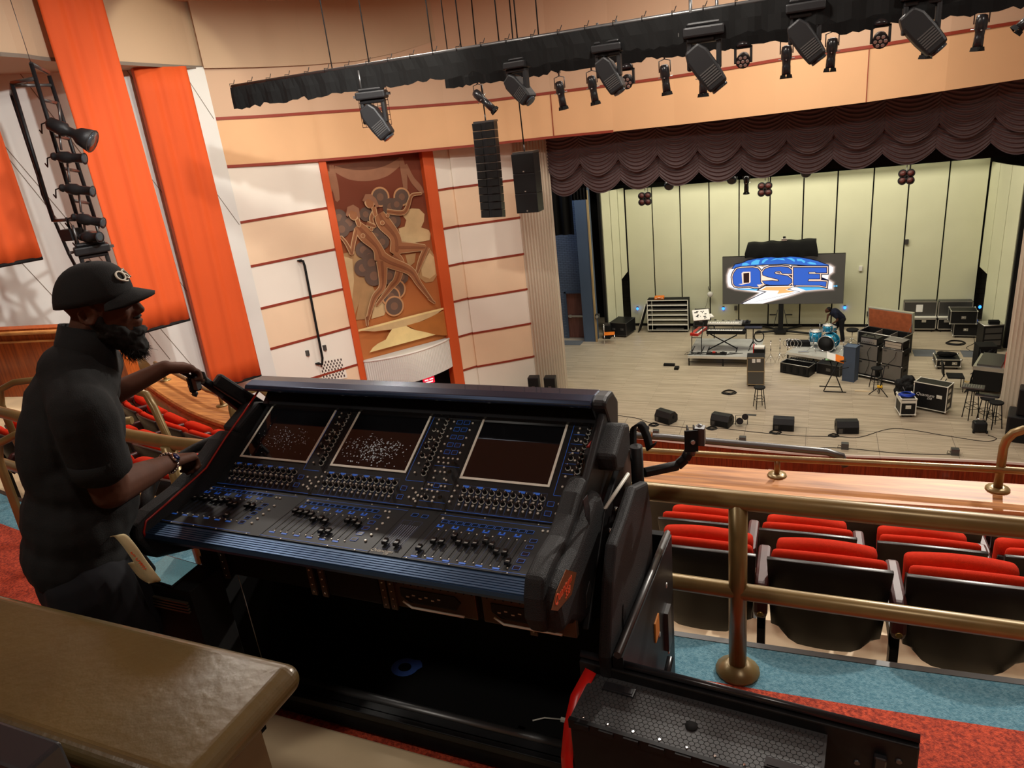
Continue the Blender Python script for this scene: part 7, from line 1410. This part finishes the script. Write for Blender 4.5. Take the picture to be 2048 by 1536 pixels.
case('flight_case', 'black silver edged case, lower one of the pair at the back right', 'flight case', (4.70, 28.55, 0), -.06, .74, .55, .55, handles=1, e=.024); t = case('flight_case', 'open ended silver edged case, upper one of the pair at the back right', 'flight case', (4.55, 28.45, .56), -.02, .80, .55, .46, casters=False, handles=1, e=.024)
MB().box(-.004, .0, .04, .5, .04, .42).build('open_end', 'black', t)
case('low_case', 'low silver case with a black bag on it right of the amplifiers', 'flight case', (3.76, 25.12, 0), .02, .68, .62, .33, handles=2, e=.03, lift=.1)
t = thing('cable_bag', 'crumpled black bag lying on the low silver case', 'bag', (4.08, 25.5, .34)); b = MB(); b.sph((0, 0, .06), (.28, .17, .08)); b.sph((.15, -.05, .09), (.15, .1, .06)); b.sph((-.16, .02, .1), (.12, .12, .05)); remeshed('bag', b, 'blackcloth', t, .02, 1); MB().tube([(-.2, -.1, .1), (0, -.16, .16), (.22, -.1, .08)], .012, 6).build('strap', 'black', t)
# floor mats
for x, l in ((3.27, 'left grey mat on the stage floor behind the amplifiers'), (4.72, 'right grey mat on the stage floor before the stacked cases')): tag(MB().box(x, x + (.7 if x < 4 else .42), 26.4, 27.1, .002, .012).build('stage_mat', 'matgrey'), l, 'mat')
cabl('black cable from the stacked cases across the stage to the right', [(5.35, 28.5), (5.25, 27.9), (4.95, 27.4), (5.1, 26.9), (5.3, 26.2), (5.2, 25.6)]); cabl('black cable taped across the stage floor behind the low silver case', [(-.2, 26.9), (1.0, 27.25), (3.0, 27.2), (4.0, 27.1), (5.0, 27.0), (5.6, 26.8)])
# chair
t = thing('banquet_chair', 'black padded stacking chair facing right beside the big console case', 'chair', (4.0, 23.35, 0), .0); MB().box(-.2, .24, -.22, .22, .42, .47).build('seat', 'black', t, bevel=.02); b = MB(); b.M = Matrix.Rotation(-.12, 4, 'Y'); b.box(-.26, -.22, -.2, .2, .50, .92); b.build('backrest', 'black', t, bevel=.02)
for y in (-.2, .2): MB().tube([(-.42, y, 0), (-.22, y, .42)], .012, 6).build('leg', 'blackpaint', t); MB().tube([(.22, y, 0), (.22, y, .42)], .012, 6).build('leg', 'blackpaint', t)
# quantum case, small case, cable, bag
qa = ang((2.865, 21.662), (3.56, 21.31)); qc = case('console_case', 'large black wheeled case with white Quantum 238 lettering', 'flight case', (2.76, 21.70, 0), qa, .86, .42, .84, edge='bezel', handles=1, e=.02, recess=False)
fm_ = frame((.30, -.006, .50), (1, 0, 0), (0, 0, 1)); text('case_lettering', 'Quantum', .125, 'white', qc, fm_, .002, shear=.25); text('case_lettering', '238', .085, 'white', qc, frame((.42, -.006, .41), (1, 0, 0), (0, 0, 1)), .002, shear=.25)
MB().box(.60, .74, -.01, 0, .46, .56).bar((.63, -.014, .51), (.71, -.014, .51), .008).build('recessed_handle', 'bezel', qc)
for z in (.25, .50, .68): MB().box(.86, .868, .1, .26, z - .05, z + .05).build('side_latch', 'bezel', qc)
ba = ang((2.385, 20.99), (2.76, 21.043)); bc = case('small_case', 'small tall black and silver wheeled case in front of the big console case', 'flight case', (2.385, 20.99, 0), ba, .38, .52, .56, edge='bezel', handles=1, e=.026); MB().box(-.01, .39, -.01, .53, .44, .52).build('lid_band', 'bezel', bc)
b = MB()
for k in range(6): b.tube([(.19 + (.2 - .012 * k) * math.cos(q) + .03 * math.sin(2 * q + k), .26 + (.15 - .01 * k) * math.sin(q), .012 * k) for q in [i * PI / 10 for i in range(20)]], .011, 5, closed=True)
t = thing('blue_cable_coil', 'bright blue cable coil on top of the small silver edged case', 'cable coil', (2.385, 20.99, .585), ba); b.build('coil', 'bluecable', t)
t = thing('backpack', 'dark crumpled jacket and bag behind the small case at the amplifier tray', 'bag', (2.62, 22.35, 0)); b = MB(); b.sph((0, 0, .3), (.3, .2, .3)); b.sph((.05, .1, .6), (.22, .15, .14)); b.sph((-.15, 0, .5), (.15, .15, .15)); o = remeshed('bag', b, 'black', t, .02, 2); q = o.modifiers.new('d', 'DISPLACE'); q.texture = tx; q.strength = .12; MB().tube([(-.1, -.2, .5), (0, -.25, .3), (.1, -.2, .1)], .012, 5).build('strap', 'steel', t)
# stools and stands front right
stool('black round bar stool before the right amplifier stack', (1.90, 23.25, 0), .68)
t = thing('guitar_stand', 'black guitar stand with yellow yoke beside the bar stool before the amplifiers', 'stand', (1.95, 22.65, 0)); MB().bar((0, 0, .05), (.1, 0, .95), .014).build('post', 'blackpaint', t)
for a in (PI, -.6, 1.6): MB().bar((0, 0, .28), (.28 * math.cos(a), .28 * math.sin(a), .01), .014).build('leg', 'blackpaint', t)
MB().box(-.06, .08, -.05, .05, .26, .31).build('yoke', mat('yellow_yoke', s(220, 170, 30), .5), t); MB().tube([(-.05, 0, .95), (0, -.04, .97), (.2, -.04, .97), (.2, 0, .88)], .014, 6).build('neck_cradle', 'blackpaint', t)
t = thing('music_stand', 'black music stand with white and orange papers on it', 'music stand', (.70, 23.0, 0)); b = MB(); b.box(-.32, .3, -.12, .12, .98, 1.0); b.build('tray', 'blackpaint', t)
for a, b_ in (((-.3, -.2, 0), (.1, 0, .95)), ((.25, -.2, 0), (-.15, 0, .95))): MB().bar(a, b_, .016).build('cross_leg', 'blackpaint', t)
MB().bar((-.42, .2, .02), (.2, .2, .02), .016).build('foot', 'blackpaint', t); MB().bar((-.28, -.25, .02), (.35, -.25, .02), .016).build('foot', 'blackpaint', t); MB().bar((-.05, .05, .6), (.4, .1, .72), .012).build('side_arm', 'blackpaint', t)
t2_ = thing('sheet_binder', 'open white binder of sheet music tilted on the black music stand', 'binder', (.66, 23.0, 1.0)); b = MB(); b.M = Matrix.Rotation(.5, 4, 'X') @ Matrix.Rotation(.45, 4, 'Y'); b.box(-.27, -.0, -.14, .14, .08, .10); b.build('left_page', 'paper', t2_); b = MB(); b.M = Matrix.Rotation(.5, 4, 'X') @ Matrix.Rotation(.45, 4, 'Y'); b.box(.0, .26, -.14, .14, .1, .115); b.build('right_page', 'orangeplastic', t2_)
tag(MB().box(.42, .62, 22.9, 23.02, 1.0, 1.02).build('note_pad', mat('green_paper', s(150, 200, 150), .7)), 'pale green note on the left of the black music stand', 'note')
tag(MB().box(1.30, 1.75, 22.9, 22.98, .003, .01).build('floor_board', 'concrete'), 'loose pale strip of wood on the floor beside the bar stool', 'strip')
stool('dark wooden bar stool with a silver tray, nearest the big console case', (4.11, 21.18, 0), .90, 'black', .17, None); t = thing('small_mixer', 'small grey mixer lying on the tall dark stool', 'mixer', (4.1, 21.2, .905), -.25); MB().box(-.26, .26, -.15, .15, 0, .05).build('body', 'steel', t, bevel=.006); b = MB()
for i in range(8):
    for j in range(4): b.box(-.22 + i * .056, -.20 + i * .056, -.11 + j * .06, -.09 + j * .06, .05, .06)
b.build('controls', 'alu', t)['kind'] = 'stuff'
stool('dark wooden bar stool behind the two others at the right column', (4.42, 21.0, 0), .72, 'black', .17, None); stool('dark wooden bar stool nearest the floor speakers at the right column', (4.56, 20.65, 0), .74, 'black', .17, None)
t = thing('keyboard_bag', 'black case lying across the rear bar stool by the right column', 'bag', (4.42, 21.05, .725), -.3); MB().box(-.28, .28, -.08, .08, 0, .07).build('body', 'satin', t, bevel=.02); MB().box(-.25, .25, -.1, -.08, 0, .02).build('strap', 'alu', t)
t = thing('amp_bag', 'black rounded bag with silver handle on the floor before the bar stools', 'bag', (4.18, 20.3, 0), .05); MB().box(-.16, .16, -.12, .14, .03, .30).build('body', 'blackplastic', t, bevel=.05); MB().tube([(-.1, 0, .3), (-.09, 0, .37), (.09, 0, .37), (.1, 0, .3)], .012, 6).build('handle', 'chrome', t)
for x in (-.15, .15): MB().bar((x - .02, -.1, .04), (x + .02, -.1, .04), .04, 10).build('wheel', 'black', t)
# racks and red topped desk at the right wing
t = thing('rack_tower', 'black rack with silver lid at the right wing of the stage', 'rack', (5.30, 26.9, 0), .2); MB().box(0, .6, 0, .5, .1, .95).build('body', 'blackpaint', t); MB().tube([(0, 0, .95), (.6, 0, .95), (.6, .5, .95), (0, .5, .95)], .018, 5, closed=True).box(.0, .6, 0, .5, .955, .965).build('lid', 'alu', t)
for i in range(3): MB().box(.05, .55, -.01, 0, .25 + i * .22, .42 + i * .22).build('rack_unit', 'steel', t)
tag(MB().box(5.45, 5.75, 27.0, 27.2, .96, 1.08).build('dark_bag', 'blackcloth'), 'dark bag on top of the rack at the right wing', 'bag')
t = thing('monitor_desk', 'red backed monitor mixing desk in an open silver edged case at the right column', 'mixing desk', (4.78, 23.1, 0), 1.25); MB().box(0, 1.25, -.35, .35, .1, .70).build('base', 'black', t); MB().box(0, 1.25, -.38, .38, .70, .82).build('case_tray', 'alu', t); MB().box(.06, 1.2, -.3, .3, .82, .88).build('control_surface', 'steel', t)
MB().box(.1, 1.3, -.42, -.36, .8, 1.25).build('red_back', 'red', t, bevel=.03); MB().tube([(.1, -.39, 1.27), (1.3, -.39, 1.27)], .03, 8).build('red_tube', 'red', t)
b = MB(); r = random.Random(11)
for i in range(26): x0 = r.uniform(0, 1.2); b.tube([(x0, .36, .7), (x0 + r.uniform(-.2, .2), .40, .4), (x0 + r.uniform(-.2, .2), .44, .05), (x0 + r.uniform(-.3, .1), .5, .01)], .009, 5)
b.build('cable_loom', 'cable', t)['kind'] = 'stuff'
t = thing('stage_rack', 'black cable covered rack behind the monitor desk at the right', 'rack', (4.85, 24.95, 0), .1); MB().box(0, .5, 0, .5, .05, .85).build('body', 'black', t); b = MB()
for i in range(16): b.tube([(r.uniform(0, .5), -.03, r.uniform(.4, .8)), (r.uniform(0, .5), -.1, .3), (r.uniform(-.3, .5), -.2, .01)], .009, 5)
b.build('cable_loom', 'cable', t)['kind'] = 'stuff'
cabl('yellowish cable tangle on the floor left of the monitor desk', [(4.3, 23.4), (4.5, 23.8), (4.4, 24.1), (4.65, 23.9), (4.55, 23.5), (4.8, 23.3)], .01, 'brass')
# floor speakers by both columns
def spk(label, loc, rz, w, d, h, name='loudspeaker'):
    t = thing(name, label, 'loudspeaker', loc, rz); MB().box(-w / 2, w / 2, -d / 2, d / 2, 0, h).build('cabinet', 'blackplastic', t, bevel=.03); MB().box(-w * .42, w * .42, -d / 2 - .012, -d / 2, h * .06, h * .94).build('grille', 'black', t); MB().box(-.05, .05, -d / 2 - .02, -d / 2 - .012, h * .45, h * .55).build('badge', 'steel', t)
spk('left one of two black loudspeakers standing before the left fluted column', (-8.46, 20.5, .42), .15, .36, .32, .64); spk('right one of two black loudspeakers standing before the left fluted column', (-7.90, 20.55, .42), .15, .38, .32, .64)
spk('black subwoofer under the two loudspeakers at the left fluted column', (-8.15, 20.55, 0), .15, 1.1, .5, .42, 'subwoofer'); spk('large black subwoofer at the foot of the right fluted column', (5.12, 20.05, 0), -.25, .80, .75, .70, 'subwoofer'); spk('black loudspeaker standing on the subwoofer at the right column', (5.08, 20.0, .70), -.25, .42, .42, .72)
# boxes on the stage front wall
for x, l in ((3.3, 'small pale socket box on the wooden stage front at the right'), (-.9, 'small pale socket box on the wooden stage front near the centre')): tag(MB().box(x - .06, x + .06, 18.24, 18.42, -.72, -.56).build('wall_box', 'bezel'), l, 'wall box')
